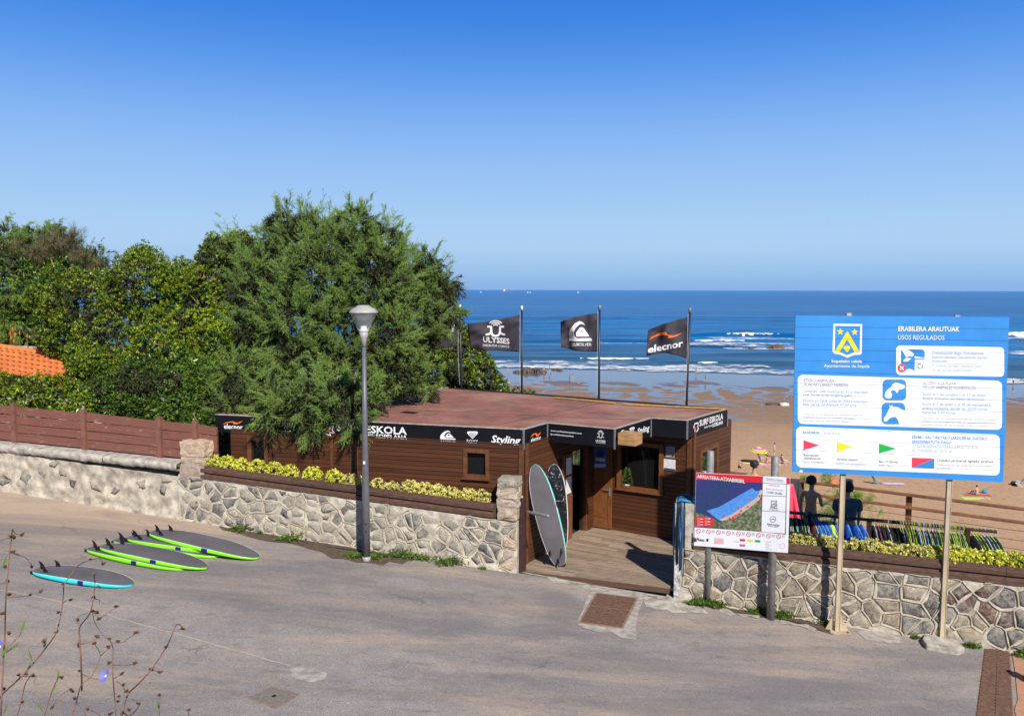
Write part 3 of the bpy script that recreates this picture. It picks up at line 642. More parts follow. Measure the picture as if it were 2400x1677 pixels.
# stacked stone piers
def block(parent, c, sx, sy, sz, mat, seed):
    bm = bmesh.new(); bmesh.ops.create_cube(bm, size=1); bmesh.ops.subdivide_edges(bm, edges=bm.edges[:], cuts=5, use_grid_fill=True)
    for v in bm.verts:
        p = v.co.copy(); q = p.normalized()*.62; p = p.lerp(q, .28)
        k = .07*mnoise.noise(p*3+Vector((seed, 0, 0))) + .035*mnoise.noise(p*8+Vector((seed, 3, 0)))
        p = p + p.normalized()*k
        v.co = Vector(c) + U*(p.x*sx) + N*(p.y*sy) + Vector((0, 0, p.z*sz))
    m_ = MB(); bm.verts.index_update(); m_.v = [tuple(v.co) for v in bm.verts]; m_.f = [tuple(v.index for v in f.verts) for f in bm.faces]; m_.m = [0]*len(m_.f); bm.free()
    return m_.build('pier_stone', mat, parent, smooth=False)
def pier(label, t0, t1, z0, z1, hs, offc, depth, mats):
    T = thing('stone_pier', label, 'pier', WP((t0+t1)/2, z0, offc)); tot = sum(hs); z = z0
    for i, h in enumerate(hs):
        hh = (z1-z0)*h/tot; sh = random.uniform(-.02, .02); ww = (t1-t0)*random.uniform(.97, 1.08)
        block(T, WP((t0+t1)/2+sh, z+hh/2, offc), ww, depth*random.uniform(.95, 1.05), hh*1.06, mats[i], i*5.3+t0); z += hh
    m_ = MB(); m_.obox(WP((t0+t1)/2, (z0+z1)/2, offc-.01), U*(t1-t0)*.44, N*depth*.43, (0, 0, (z1-z0)*.46)); m_.build('mortar', M['mortar'], T)
a = tz(424, 1118); b = tz(479, 1035)
pier('three pale pink stone blocks stacked between the fence and the left planter', a[0], b[0], a[1], b[1]-.02, [3.6, 2.0, 3.6], -.16, .38, [M['stone_pink']]*3)
a = tz(1166, 1216); b = tz(1214, 1124)
pier('rough stone pier of four blocks at the right end of the left planter', a[0], b[0], a[1], b[1], [2.2, 1.6, 2.0, 1.7], -.18, .46, [M['stone_pink'], M['stone_pink'], M['stone_pink'], M['stone_tan']])
# planters
def planter(label, t0, t1, bot, hgt, seg, front):
    T = thing('timber_planter', label, 'planter', WP((t0+t1)/2, bot((t0+t1)/2), -.2)); n = max(1, round((t1-t0)/seg))
    for r_ in range(2):
        for i in range(n):
            a = t0+(t1-t0)*i/n+.004; b = t0+(t1-t0)*(i+1)/n-.004; z0 = hgt/2*r_; z1 = hgt/2*(r_+1)-.004
            prof = [(front-.06, z0), (front, z0), (front, z0+(z1-z0)*.48), (front-.035, z0+(z1-z0)*.60), (front-.045, z1), (front-.06, z1)]
            m_ = MB(); V = [WP(q, bot(q)+z_, o_) for q in (a, b) for o_, z_ in prof]; k = len(prof)
            m_.add(V, [(j, (j+1) % k, k+(j+1) % k, k+j) for j in range(k)] + [tuple(range(k-1, -1, -1)), tuple(range(k, 2*k))])
            m_.build('plank', M['planter_wood'], T)
    for q in (t0-.02, t1+.02):
        board('end_board', WP(q, bot(q)+hgt/2, front-.25), U*.03, N*.44, Vector((0, 0, hgt)), M['planter_wood'], T)
    m_ = MB(); slab(m_, t0, t1, lambda q: bot(q), lambda q: bot(q)+hgt, front-.47, front-.44); m_.build('back_board', M['planter_wood'], T)
    m_ = MB(); slab(m_, t0, t1, lambda q: bot(q)+.02, lambda q: bot(q)+hgt-.05, front-.435, front-.065); m_.build('soil', M['soil'], T)
    return T
a = tz(467, 1119); b = tz(1160, 1213)
a_l, b_l = a, b
lb = lambda t: a_l[1] + (b_l[1]-a_l[1])*(t-a_l[0])/(b_l[0]-a_l[0])
planter('long dark brown timber planter on the wall left of the entrance', a[0]+.05, b[0]-.02, lb, .31, 2.4, .03)
planter('long brown timber planter on the wall right of the entrance behind the signs', TR0+.25, TR1, rb, .325, 2.6, .03)
a_p, b_p = a, b; planter_l = lambda t: lb(t)+.31; planter_r = lambda t: rb(t)+.325
# ================================================================== SURF HUT
ZT, ZB = 3.0, 2.56            # fascia top and bottom
fA, fB, fC, fD, fE, fF, fG, fH = [G(x, y, ZT) for x, y in ((505, 970), (1227, 1005), (1283, 990), (1441, 1004), (1526, 978.6), (1611, 984), (1705, 957), (1050, 907))]
dB = (fG-fH).normalized()          # direction of the back edge
H2 = fH + Vector((-1.1, -2.9, 0)); A2 = fA + Vector((.45, 1.5, 0))
HUT = thing('surf_school_hut', 'dark brown timber clad surf school hut with flat red roof and black sign fascia', 'building', Vector((1., 20., 0)))
def inset(p, q, r, d):    # move corner q inwards from edges pq and qr
    n1 = Vector((-(q-p).y, (q-p).x, 0)).normalized(); n2 = Vector((-(r-q).y, (r-q).x, 0)).normalized()
    b = (n1+n2); return q + b.normalized()*d/max(.4, b.length/2)
roof = [fA, fB, fC, fD, fE, fF, fG, fH, H2, A2]
inn = [inset(roof[i-1], roof[i], roof[(i+1) % len(roof)], .035) for i in range(len(roof))]
m = MB(); m.prism([(p.x, p.y) for p in inn], ZT-.12, ZT-.03); m.build('roof', M['roof'], HUT)
m = MB(); m.prism([(p.x, p.y) for p in inn], ZB+.10, ZB+.13); m.build('soffit', M['hut_trim'], HUT)
names = ['AB', 'BC', 'CD', 'DE', 'EF', 'FG', 'GH', 'HH', 'HA', 'AA']; FP = {}
for i in range(len(roof)):
    p = roof[i]; q = roof[(i+1) % len(roof)]; FP[names[i]] = Plane(p, q, ZT)
    L = (q-p).length; d = (q-p).normalized(); nn = Vector((d.y, -d.x, 0))
    low = names[i] in ('GH',)
    nseg = 3 if names[i] == 'AB' else 1
    for k in range(nseg):
        a_ = p + d*(L*k/nseg+.002); b_ = p + d*(L*(k+1)/nseg-.002); c = (a_+b_)/2 - nn*.018
        board('fascia_panel', Vector((c.x, c.y, (ZT+ZB)/2)), b_-a_, nn*.030, Vector((0, 0, ZT-ZB-.02)), M['black'], HUT)
    c = (p+q)/2 - nn*.016
    board('roof_edge_trim', Vector((c.x, c.y, ZT-.004)), d*(L-.004), nn*.06, Vector((0, 0, .022)), M['alu_top'] if not low else M['blackmetal'], HUT)
for i, p in enumerate(roof[:7]):
    if i == 0: continue
    m = MB(); m.lathe((p.x, p.y, 0), [(.0, ZB-.012), (.024, ZB-.012), (.024, ZT-.02), (0, ZT-.02)], 4); m.build('corner_trim', M['alu'], HUT)
M['yellow_edge'] = sm('yellow_edge', (.62, .36, .04), (.35, .20, .05), 9, .8, .3)
for a_, b_ in (((1300, 930), (1441, 944)), ((1461, 946), (1700, 957.4))):
    pa = G(*a_, ZT+.01); pb = G(*b_, ZT+.01); m = MB(); m.bar(pa, pb, .07, .02); m.build('yellow_strip', M['yellow_edge'], HUT)
for (x, y, sx, sy) in ((960, 966, .42, .26),):
    c = G(x, y, ZT-.026); m = MB(); m.obox(c, dB*sx/2, Vector((-dB.y, dB.x, 0))*sy/2, (0, 0, .003)); m.build('roof_patch', M['rubber'], HUT)
for a_, b_ in (((905, 958), (1530, 985)), ((1180, 992), (1420, 942))):
    pa = G(*a_, ZT-.027); pb = G(*b_, ZT-.027); m = MB(); m.bar(pa, pb, .010, .004); m.build('roof_seam', M['rubber'], HUT)
# walls
wB = G(1228, 1322); wDoor = G(1337, 1263); wIn = G(1377, 1243.5); w2 = G(1436, 1240); w3 = G(1587, 1265)
uS = (wDoor-wB).normalized(); u2 = (w3-w2).normalized()
def isect(p, d, q, e):
    k = ((q.x-p.x)*e.y - (q.y-p.y)*e.x)/(d.x*e.y - d.y*e.x); return p + d*k
wC = isect(wB, uS, w2, u2)                         # inner corner of the porch
P2 = Plane(w2, w3, 0); wF = P2.hit(1620, 1150); wF.z = 0
uF = (fG-fF).normalized(); wG = wF + uF*2.3
uAB = (fB-fA).normalized(); wB2 = wB; wA = wB - uAB*7.25
WALLH = ZB+.115
def clad(parent, a, b, holes=(), z0=0., z1=WALLH, bh=.098, seams=(), side=1, trim=True, mat=None):
    """horizontal boards from a to b; holes: (u0,u1,z0,z1)"""
    mat = mat or M['hut_wood']; a = Vector((a.x, a.y, 0)); b = Vector((b.x, b.y, 0)); L = (b-a).length; d = (b-a).normalized(); nn = Vector((d.y, -d.x, 0))*side
    rows = int((z1-z0)/bh)+1
    for r_ in range(rows):
        za_ = z0+r_*bh; zb_ = min(z1, za_+bh-.010)
        if zb_-za_ < .02: continue
        cuts = [0, L] + list(seams)
        for h in holes:
            if za_ < h[3] and zb_ > h[2]: cuts += [h[0], h[1]]
        cuts = sorted(set(cuts))
        for c0, c1 in zip(cuts[:-1], cuts[1:]):
            mid = (c0+c1)/2
            if any(h[0] <= mid <= h[1] and za_ < h[3] and zb_ > h[2] for h in holes) or c1-c0 < .03: continue
            c = a + d*mid + nn*(.014+random.uniform(-.0015, .0015)); board('plank', Vector((c.x, c.y, (za_+zb_)/2)), d*(c1-c0-.004), nn*.022, Vector((0, 0, zb_-za_)), mat, parent)
    # backing sheet with the same holes
    m_ = MB(); us = sorted(set([0, L]+[h[0] for h in holes]+[h[1] for h in holes])); zs = sorted(set([z0, z1]+[h[2] for h in holes]+[h[3] for h in holes]))
    for u0, u1 in zip(us[:-1], us[1:]):
        for q0, q1 in zip(zs[:-1], zs[1:]):
            if any(h[0] <= (u0+u1)/2 <= h[1] and h[2] <= (q0+q1)/2 <= h[3] for h in holes): continue
            c = a + d*((u0+u1)/2) - nn*.05; m_.obox((c.x, c.y, (q0+q1)/2), d*(u1-u0)/2, nn*.045, (0, 0, (q1-q0)/2))
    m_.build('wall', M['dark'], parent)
    return d, nn
def frame(parent, a, b, hole, wd=.09, dp=.10, mat=None, sill=True, side=1, pane=True, name='window'):
    mat = mat or M['hut_trim']; d = Vector((b.x-a.x, b.y-a.y, 0)).normalized(); nn = Vector((d.y, -d.x, 0))*side; a = Vector((a.x, a.y, 0)); u0, u1, z0, z1 = hole
    m_ = MB(); pp = lambda u, z, o: a + d*u + nn*o + Vector((0, 0, z))
    for (p0, p1, q0, q1) in ((u0-wd, u0, z0-wd, z1+wd), (u1, u1+wd, z0-wd, z1+wd), (u0, u1, z1, z1+wd), (u0, u1, z0-wd, z0)):
        m_.obox(pp((p0+p1)/2, (q0+q1)/2, .0), d*(p1-p0)/2, nn*dp/2, (0, 0, (q1-q0)/2))
    if sill: m_.obox(pp((u0+u1)/2, z0-wd-.002, .045), d*((u1-u0)/2+wd+.02), nn*.06, (0, 0, .018))
    f = m_.build(name, mat, parent)
    if pane:
        m2 = MB(); m2.obox(pp((u0+u1)/2, (z0+z1)/2, -.06), d*(u1-u0)/2, nn*.003, (0, 0, (z1-z0)/2)); m2.build('pane', M['wglass'], f)
    return f
PW = Plane(wA, wB, 0)
def hole(pl, x0, x1, y0, y1):
    u0, v0 = pl.uv(x0, y0); u1, v1 = pl.uv(x1, y1); return (u0, u1, -v1, -v0)
h1 = hole(PW, 590, 622, 1022, 1085); h1 = (h1[0], h1[1], 1.75, 2.42); h2 = hole(PW, 1096, 1139, 1055, 1112); h2 = (h2[0], h2[1], h2[2], 2.42)
seams = [PW.uv(779, 1050)[0], PW.uv(838, 1050)[0]]
clad(HUT, wA, wB, [h1, h2], z0=.2, seams=seams)
frame(HUT, wA, wB, h1, .1); frame(HUT, wA, wB, h2, .09)
LAB = (wB-wA).length
nAB = Vector((uAB.y, -uAB.x, 0))
for px in (511, 779, 838): q = PW.uv(px, 1050)[0]; c = wA+uAB*q+nAB*.035; board('cover_strip', Vector((c.x, c.y, 1.4)), uAB*.07, nAB*.025, Vector((0, 0, 2.45)), M['hut_trim'], HUT)
# corner boards
for p, dd in ((wB - uAB*.06 + nAB*.04, uAB), (wF - u2*.05 + Vector((u2.y, -u2.x, 0))*.04, u2)): board('corner_board', Vector((p.x, p.y, WALLH/2)), dd*.11, Vector((dd.y, -dd.x, 0))*.03, Vector((0, 0, WALLH)), M['hut_trim'], HUT)
nS = Vector((uS.y, -uS.x, 0)); Lside = (wC-wB).length
uD0 = (wDoor-wB).length-.0; uDoorL = G(1315, 1275); uLf = (Plane(wB, wDoor).uv(1314, 1200))[0]; uOp = Plane(wB, wDoor).uv(1337, 1200)[0]; uEnd = Plane(wB, wDoor).uv(1366, 1200)[0]
dh = 2.12
clad(HUT, wB, wC, [(uLf, uEnd, 0, dh)])
p = wB + uS*.05 + nS*.04; board('corner_board', Vector((p.x, p.y, WALLH/2)), uS*.09, nS*.03, Vector((0, 0, WALLH)), M['hut_trim'], HUT)
def door(parent, a, d, nn, w_, h_, name='door', label=None, mat=None):
    mat = mat or M['door_wood']; m_ = MB(); pp = lambda u, z, o: Vector((a.x, a.y, 0)) + d*u + nn*o + Vector((0, 0, z))
    m_.obox(pp(w_/2, h_/2+.02, 0), d*w_/2, nn*.018, (0, 0, h_/2))
    for (u0, u1, z0, z1) in ((0, .1, .02, h_), (w_-.1, w_, .02, h_), (.1, w_-.1, .02, .22), (.1, w_-.1, .98, 1.12), (.1, w_-.1, h_-.12, h_)):
        m_.obox(pp((u0+u1)/2, (z0+z1)/2+.01, .0245), d*(u1-u0)/2, nn*.006, (0, 0, (z1-z0)/2))
    for (z0, z1) in ((.30, .90), (1.2, h_-.2)):
        m_.obox(pp(w_/2, (z0+z1)/2, .022), d*(w_/2-.16), nn*.008, (0, 0, (z1-z0)/2))
    o = m_.build(name, mat, parent, bevel=.004)
    if label: o['label'] = label
    return o, pp
# left leaf (closed, in the side wall)
dl, pp = door(HUT, wB+uS*uLf+nS*.03, uS, nS, uOp-uLf-.01, dh, label='closed door leaf with paper notices')
for z0, z1 in ((1.18, 1.58), (1.64, 2.04)):
    m = MB(); w_ = uOp-uLf; m.obox(pp(w_*.55, (z0+z1)/2, .033), uS*.13, nS*.001, (0, 0, (z1-z0)/2)); m.build('paper_notice', M['white_rough'], dl)
for u_ in (uLf-.04, uEnd+.04): c = wB+uS*u_+nS*.02; board('door_frame', Vector((c.x, c.y, dh/2+.02)), uS*.075, nS*.12, Vector((0, 0, dh+.05)), M['hut_trim'], HUT)
c = wB+uS*((uLf+uEnd)/2)+nS*.03; board('door_sill', Vector((c.x, c.y, .03)), uS*(uEnd-uLf+.1), nS*.24, Vector((0, 0, .05)), M['deck_wood'], HUT)
# open leaf folded against the window wall
n2 = Vector((u2.y, -u2.x, 0))
ua = P2.uv(1378, 1241)[0]; ub = P2.uv(1436, 1241)[0]
dr, pp = door(HUT, w2+u2*ua+n2*.07, u2, n2, ub-ua, dh, label='open wooden door leaf with a blue poster')
m = MB(); m.obox(pp(ub-ua-.05, .98, .04), u2*.018, n2*.008, (0, 0, .11)); m.tube([pp(ub-ua-.05, 1.03, .04), pp(ub-ua-.05, 1.03, .075), pp(ub-ua-.2, 1.03, .075)], .009, 6); m.build('door_handle', M['alu'], dr)
pz = [P2.uv(1391, 1045), P2.uv(1422, 1096)]
def flat(parent, pl, x0, y0, x1, y1, mat, off, name='print'):
    (u0, v0), (u1, v1) = pl.uv(x0, y0), pl.uv(x1, y1); m_ = MB(); m_.add([pl.pt(u0, v0, off), pl.pt(u1, v0, off), pl.pt(u1, v1, off), pl.pt(u0, v1, off)], [(0, 3, 2, 1)]); return m_.build(name, mat, parent)
M['poster_blue'] = sm('poster_blue', (.03, .12, .36), (.02, .07, .25), 14, .5)
M['curtain'] = sm('interior_grey', (.055, .05, .048), (.03, .027, .025), 5, .9)
DRP = Plane(w2, w3, 0, .105)
dp = flat(dr, DRP, 1391.5, 1049, 1422.5, 1096, M['poster_blue'], .0, 'poster')
# window wall
L2 = (wF-wC).length; uw0 = (w2-wC).length
PW2 = Plane(wC, wF, 0)
hw = hole(PW2, 1458, 1546, 1030, 1147); hw = (hw[0], hw[1], hw[2], 2.2)
clad(HUT, wC, wF, [hw]); frame(HUT, wC, wF, hw, .10, .16, M['door_wood'])
m = MB(); c = PW2.pt((hw[0]+hw[1])/2, 0, -.5); 
# wall papers right of the window
for nm, (x0, y0, x1, y1), mt, lb_ in (('notice', (1561.5, 1044, 1582, 1072), M['concrete_pale'], 'pale plastic notice plate with a round emblem'), ('notice', (1557, 1073.5, 1584, 1102), M['white_rough'], 'white notice with blue wave along the bottom')):
    o = flat(HUT, PW2, x0, y0, x1, y1, mt, .032, nm); o['label'] = lb_
flat(HUT, PW2, 1557.5, 1095, 1583.5, 1101.5, M['navy'], .034, 'print')
(ux, vx) = PW2.uv(1571.5, 1057); m = MB()
for k in range(16):
    a_ = k*math.pi/8; m.obox(PW2.pt(ux+.075*math.cos(a_), vx+.075*math.sin(a_), .035), PW2.u*.012, PW2.n*.001, (0, 0, .012))
m.obox(PW2.pt(ux, vx, .035), PW2.u*.03, PW2.n*.001, (0, 0, .03)); m.build('print', M['ink_grey'], HUT)
# right side wall with its window, rear walls, ceiling
PWF = Plane(wF, wG, 0); hf = hole(PWF, 1641, 1674, 1035, 1110); hf = (hf[0], hf[1], 1.15, 2.1)
clad(HUT, wF, wG, [hf]); frame(HUT, wF, wG, hf, .10, .14)
nF = Vector((uF.y, -uF.x, 0)); p = wF + uF*.05 + nF*.04; board('corner_board', Vector((p.x, p.y, WALLH/2)), uF*.09, nF*.03, Vector((0, 0, WALLH)), M['hut_trim'], HUT)
bG = wG; bH = Vector((fH.x+.35, fH.y-.35, 0)); bH2 = Vector((H2.x+.2, H2.y+.25, 0)); bA2 = Vector((A2.x+.3, A2.y-.2, 0))
PBK = Plane(bG, bH, 0)      # seen from inside through the doorway
kb = sorted([PBK.uv(1330, 1040)[0], PBK.uv(1378, 1085)[0]])
zs = [CAMZ - (CAMZ-0) * 0]
vz = [-PBK.uv(1350, 1088)[1], 2.3]
clad(HUT, bG, bH, [(kb[0], kb[1], max(.8, vz[0]), vz[1])])
clad(HUT, bH, bH2); clad(HUT, bH2, bA2); clad(HUT, bA2, wA)
fl = [wA, wB, wC, wF, wG, bH, bH2, bA2]
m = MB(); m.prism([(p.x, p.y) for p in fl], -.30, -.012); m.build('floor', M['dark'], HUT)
# inside: curtains, counter seen dimly through the panes
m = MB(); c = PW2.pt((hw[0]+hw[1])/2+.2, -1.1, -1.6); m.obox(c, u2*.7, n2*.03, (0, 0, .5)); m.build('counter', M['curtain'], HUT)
# timber block hanging under the fascia corner
PT = Plane(fD - Vector((0, 0, 0)), fE, ZT)
BP = Plane(fD+Vector((.06, -.12, 0)), fD+Vector((.06, -.12, 0))+u2, 0)
a_ = BP.hit(1448, 1014); b_ = BP.hit(1489, 1046)
dw = Vector((b_.x-a_.x, b_.y-a_.y, 0)); m = MB(); cc = Vector(((a_.x+b_.x)/2, (a_.y+b_.y)/2, (a_.z+b_.z)/2))+Vector((-n2.x, -n2.y, 0))*.2
m.obox(cc, dw/2, n2*.2, (0, 0, abs(a_.z-b_.z)/2)); m.build('roof_beam_end', M['beam_wood'], HUT, bevel=.008)
# small conifers on the window boards
# ---- deck
dk0 = G(1231, 1337); dk1 = G(1562, 1376); dkF = [Vector((dk0.x, dk0.y, 0)), Vector((dk1.x+.06, dk1.y-.02, 0))]
DECK = thing('timber_deck', 'weathered grey brown plank deck in front of the hut entrance', 'deck', G(1400, 1300))
kD = (dk1-dk0).normalized(); poly = [dkF[0], dkF[1], dkF[1]+Vector((.9, 2.3, 0)), wF+uF*-.1, wC, wB]
poly = [(p.x, p.y) for p in poly]; cen = Vector(wC); kN = Vector((u2.y, -u2.x, 0)); pw = .118
for i in range(-2, 48):
    c0 = cen + kN*(i*pw)
    st = clip(clip(poly, (c0.x+kN.x*(pw-.013), c0.y+kN.y*(pw-.013)), (kN.x, kN.y)), (c0.x, c0.y), (-kN.x, -kN.y))
    if len(st) < 3: continue
    us = [(Vector((p[0], p[1], 0))-cen).dot(u2) for p in st]; lo, hi = min(us), max(us); cuts = [lo]; q = lo + random.uniform(.6, 2.2)
    while q < hi-.4: cuts.append(q); q += random.uniform(1.8, 2.6)
    cuts.append(hi)
    for a_, b_ in zip(cuts[:-1], cuts[1:]):
        pa = cen+u2*(a_+.003); pb = cen+u2*(b_-.003)
        s2 = clip(clip(st, (pa.x, pa.y), (-u2.x, -u2.y)), (pb.x, pb.y), (u2.x, u2.y))
        if len(s2) < 3: continue
        m = MB(); h_ = random.uniform(-.003, .003); m.prism(s2, -.032, h_); m.build('deck_plank', M['deck_wood'], DECK)
m = MB(); m.prism(poly, -.10, -.036); m.build('joist_base', M['dark'], DECK)
c = (dkF[0]+dkF[1])/2 ; nk = Vector((kD.y, -kD.x, 0)); board('edge_board', Vector((c.x, c.y, -.06))+nk*.02, dkF[1]-dkF[0], nk*.03, Vector((0, 0, .10)), M['planter_wood'], DECK)
# post with padded arm at the hut corner
POST = thing('gate_post', 'dark brown square post with a grey padded arm at the left of the entrance', 'post', G(1225, 1335))
q = G(1225, 1336); top = Plane(q, q+U).hit(1225, 1168).z
board('post', Vector((q.x, q.y, top/2-.05)), U*.13, N*.10, Vector((0, 0, top+.1)), M['brownmetal'], POST)
a_ = Plane(q, q+U).hit(1233, 1198); e_ = a_ + Vector((.36, -.55, -.06)); pe = Plane(q+N*.55, q+N*.55+U).hit(1286, 1209)
m = MB(); m.tube([a_, a_.lerp(pe, .1), a_.lerp(pe, .97), pe], [.02, .036, .036, .028], 12); m.build('padded_arm', M['galv'], POST, smooth=True)
# ---- flagpoles on the rear roof edge
PGH = Plane(fG, fH, ZT)
poles = []
for i, (xb, yb, xt, yt, lb_) in enumerate(((1077, 904, 1078, 716, 'black flagpole partly behind the tamarisk at the left end of the row'), (1219, 919, 1223, 719, 'black flagpole carrying the flag with white ring waves'), (1400, 934, 1405.5, 718, 'black flagpole carrying the flag with the white mountain'), (1606, 949, 1617, 724, 'rightmost black flagpole with the orange swoosh flag'))):
    b_ = PGH.hit(xb, yb); b_ = Vector((b_.x, b_.y, 0)) + Vector((.05, .07, 0)); t_ = AT(xt, yt, b_.y)
    T = thing('flagpole', lb_, 'flagpole', (b_.x, b_.y, 2.2), group='flagpoles along the rear edge of the hut roof')
    m = MB(); m.tube([(b_.x, b_.y, 2.2), (b_.x, b_.y, 3.3), (t_.x, b_.y, t_.z-.1)], [.034, .032, .028], 10); m.build('pole', M['blackmetal'], T, smooth=True)
    m = MB(); m.lathe((t_.x, b_.y, t_.z-.1), [(0, 0), (.038, 0), (.042, .11), (.03, .13), (0, .13)], 10); m.build('pole_cap', M['white_rough'] if i < 2 else M['galv'], T, smooth=True)
    m = MB(); m.tube([(t_.x-.05, b_.y-.03, t_.z-.12), (t_.x-.055, b_.y-.03, t_.z-1.6), (b_.x-.05, b_.y-.03, 3.1)], .004, 4); m.build('halyard', M['white_rough'], T)
    poles.append((b_, t_))
# ================================================================== PRINT AND LETTERING
def text_mesh(s, bold=0., shear=0., spacing=1.):
    cu = bpy.data.curves.new('txt', 'FONT'); cu.body = s; cu.size = 1; cu.offset = bold; cu.shear = shear; cu.resolution_u = 2; cu.space_character = spacing
    o = bpy.data.objects.new('txt', cu); COL.objects.link(o); dg = bpy.context.evaluated_depsgraph_get(); dg.update()
    me = bpy.data.meshes.new_from_object(o.evaluated_get(dg)); bpy.data.objects.remove(o); bpy.data.curves.remove(cu)
    V = np.zeros(len(me.vertices)*3); me.vertices.foreach_get('co', V); V = V.reshape(-1, 3); F = [tuple(p.vertices) for p in me.polygons]; bpy.data.meshes.remove(me)
    return V, F
_cap = text_mesh('H')[0][:, 1].max()
def T(parent, pl, s, x0, y0, x1, cap, mat, off=.004, bold=.0, shear=0., name='lettering', mapf=None, seg=0):
    """baseline starts at photo pixel x0,y0 ; ends at x1 ; capital height cap in pixels"""
    V, F = text_mesh(s, bold, shear)
    if len(V) == 0: return
    (u0, v0), (u1, _) = pl.uv(x0, y0), pl.uv(x1, y0); vc = pl.uv(x0, y0-cap)[1]
    sx = (u1-u0)/(V[:, 0].max()-V[:, 0].min()); sy = (v0-vc)/(_cap+bold*2); xm = V[:, 0].min()
    m_ = MB()
    m_.add([pl.pt(u0+(v[0]-xm)*sx, v0-v[1]*sy, off) for v in V], F); return m_.build(name, mat, parent)
def PO(parent, pl, polys, mat, off=.004, name='print', px=True):
    m_ = MB()
    for poly in polys:
        q = [pl.uv(*p) if px else p for p in poly]
        tri = tessellate_polygon([[Vector((a, b, 0)) for a, b in q]])
        m_.add([pl.pt(a, b, off) for a, b in q], [tuple(t_) for t_ in tri])
    return m_.build(name, mat, parent)
def stroke(pts, w_, taper=False):
    out = []
    for i in range(len(pts)-1):
        a = Vector(pts[i]); b = Vector(pts[i+1]); d = (b-a).normalized(); n_ = Vector((-d.y, d.x))*w_/2; e = d*w_*.22
        out.append([tuple(a+n_-e), tuple(b+n_+e), tuple(b-n_+e), tuple(a-n_-e)])
    return out
def arc(cx, cy, r, a0, a1, n=10, ry=None): ry = ry or r; return [(cx+r*math.cos(R(a0+(a1-a0)*i/n)), cy+ry*math.sin(R(a0+(a1-a0)*i/n))) for i in range(n+1)]
def rrect(x0, y0, x1, y1, r, n=6, corners=(1, 1, 1, 1)):
    out = []
    for k, (cx, cy, a) in enumerate(((x0+r, y0+r, 180), (x1-r, y0+r, 270), (x1-r, y1-r, 0), (x0+r, y1-r, 90))):
        out += arc(cx, cy, r, a, a+90, n) if corners[k] else [((x0, y0), (x1, y0), (x1, y1), (x0, y1))[k]]
    return out
# logo shapes in a unit box, y downwards
def lg_ulysses():
    P = []
    for r in (.10, .19, .28): P += stroke(arc(.5, .30, r, 218, 322, 8, r*.85), .045)
    P += stroke([(.20, .30), (.33, .30), (.34, .40)], .075) + stroke([(.80, .30), (.67, .30), (.66, .40)], .075)
    P += stroke([(.335, .36), (.35, .52)]+arc(.5, .52, .15, 180, 0, 10, .16)+[(.66, .36)], .075)
    P += stroke(arc(.17, .48, .18, 90, 25, 6, .14)+[(.35, .50)], .075) + stroke([(.65, .50)]+arc(.83, .48, .18, 155, 90, 6, .14), .075)
    return P
def lg_quik():
    P = [[(0, 1), (.0, .62), (.10, .38), (.30, .10), (.50, 0), (.62, .06), (.72, .22), (.60, .14), (.48, .16), (.34, .34), (.26, .58), (.30, .74), (.40, .86), (1, .86), (1.04, 1)]]
    P += [[(.38, .78), (.36, .60), (.50, .34), (.58, .30), (.66, .36), (.92, .78)]]
    return P
def lg_quik2(): return [[(.46, .58), (.57, .40), (.70, .58), (.61, .54), (.57, .62), (.52, .54)]]
def lg_heart(): return [[(0, .12), (.1, 0), (.90, 0), (1, .12), (.94, .34), (.5, 1), (.06, .34)]]
def lg_heart2(): return stroke([(.5, .80), (.20, .38), (.26, .22), (.40, .20), (.5, .34), (.60, .20), (.74, .22), (.80, .38), (.5, .80)], .05) + stroke([(.5, .60), (.36, .40), (.5, .46), (.64, .40), (.5, .60)], .04)
def lg_swoosh(): return [[(0, 1), (.06, .72), (.22, .46), (.42, .34), (.56, .34), (.60, .52), (.72, .60), (1, .20), (.86, .66), (.66, .98), (.54, .94), (.50, .60), (.34, .58), (.14, .78)]]
def fitp(P, x0, y0, x1, y1, sk=0.): return [[(x0+a*(x1-x0), y0+b*(y1-y0)+sk*a) for a, b in p] for p in P]
# fascia
cA = lambda x, y: (500+x/3.1027, 960+y/3.1027)        # enlargement used for measuring the long front
cR = lambda x, y: (1200+x/4.4154, 950+y/4.4154)       # and the right part
def LP(par, pl, P, c, x0, y0, x1, y1, mat, sk=0., off=.004, name='logo'): return PO(par, pl, [[c(*p) for p in q] for q in fitp(P, x0, y0, x1, y1, sk)], mat, off, name)
def TP(par, pl, s, c, x0, y0, x1, cap, mat, bold=0., shear=0., off=.004, name='lettering'):
    a = c(x0, y0); b = c(x1, y0); k = c(0, cap)[1]-c(0, 0)[1]; return T(par, pl, s, a[0], a[1], b[0], k, mat, off, bold, shear, name)
F_ = FP['AB']
LP(HUT, F_, lg_swoosh(), cA, 70, 72, 216, 106, M['orange'], 0); TP(HUT, F_, 'elecnor', cA, 78, 135, 214, 36, M['white'], .02)
TP(HUT, F_, '66', cA, 315, 112, 362, 32, M['white'], .02); TP(HUT, F_, '839', cA, 505, 122, 583, 32, M['white'], .02)
TP(HUT, F_, 'www.surfeskolasopelana.com', cA, 340, 150, 565, 14, M['white'], .01)
LP(HUT, F_, [arc(.35, .45, .33, 0, 350, 12, .30)], cA, 790, 112, 880, 185, M['red']); LP(HUT, F_, stroke([(.0, .2), (.3, .05), (.6, .4), (.9, .1), (.8, .5), (1, .75), (.6, .7), (.7, 1), (.4, .85), (.1, .7), (0, .2)], .05)+stroke([(.2, .5), (.5, .6)], .1), cA, 785, 105, 885, 188, M['white'], off=.007)
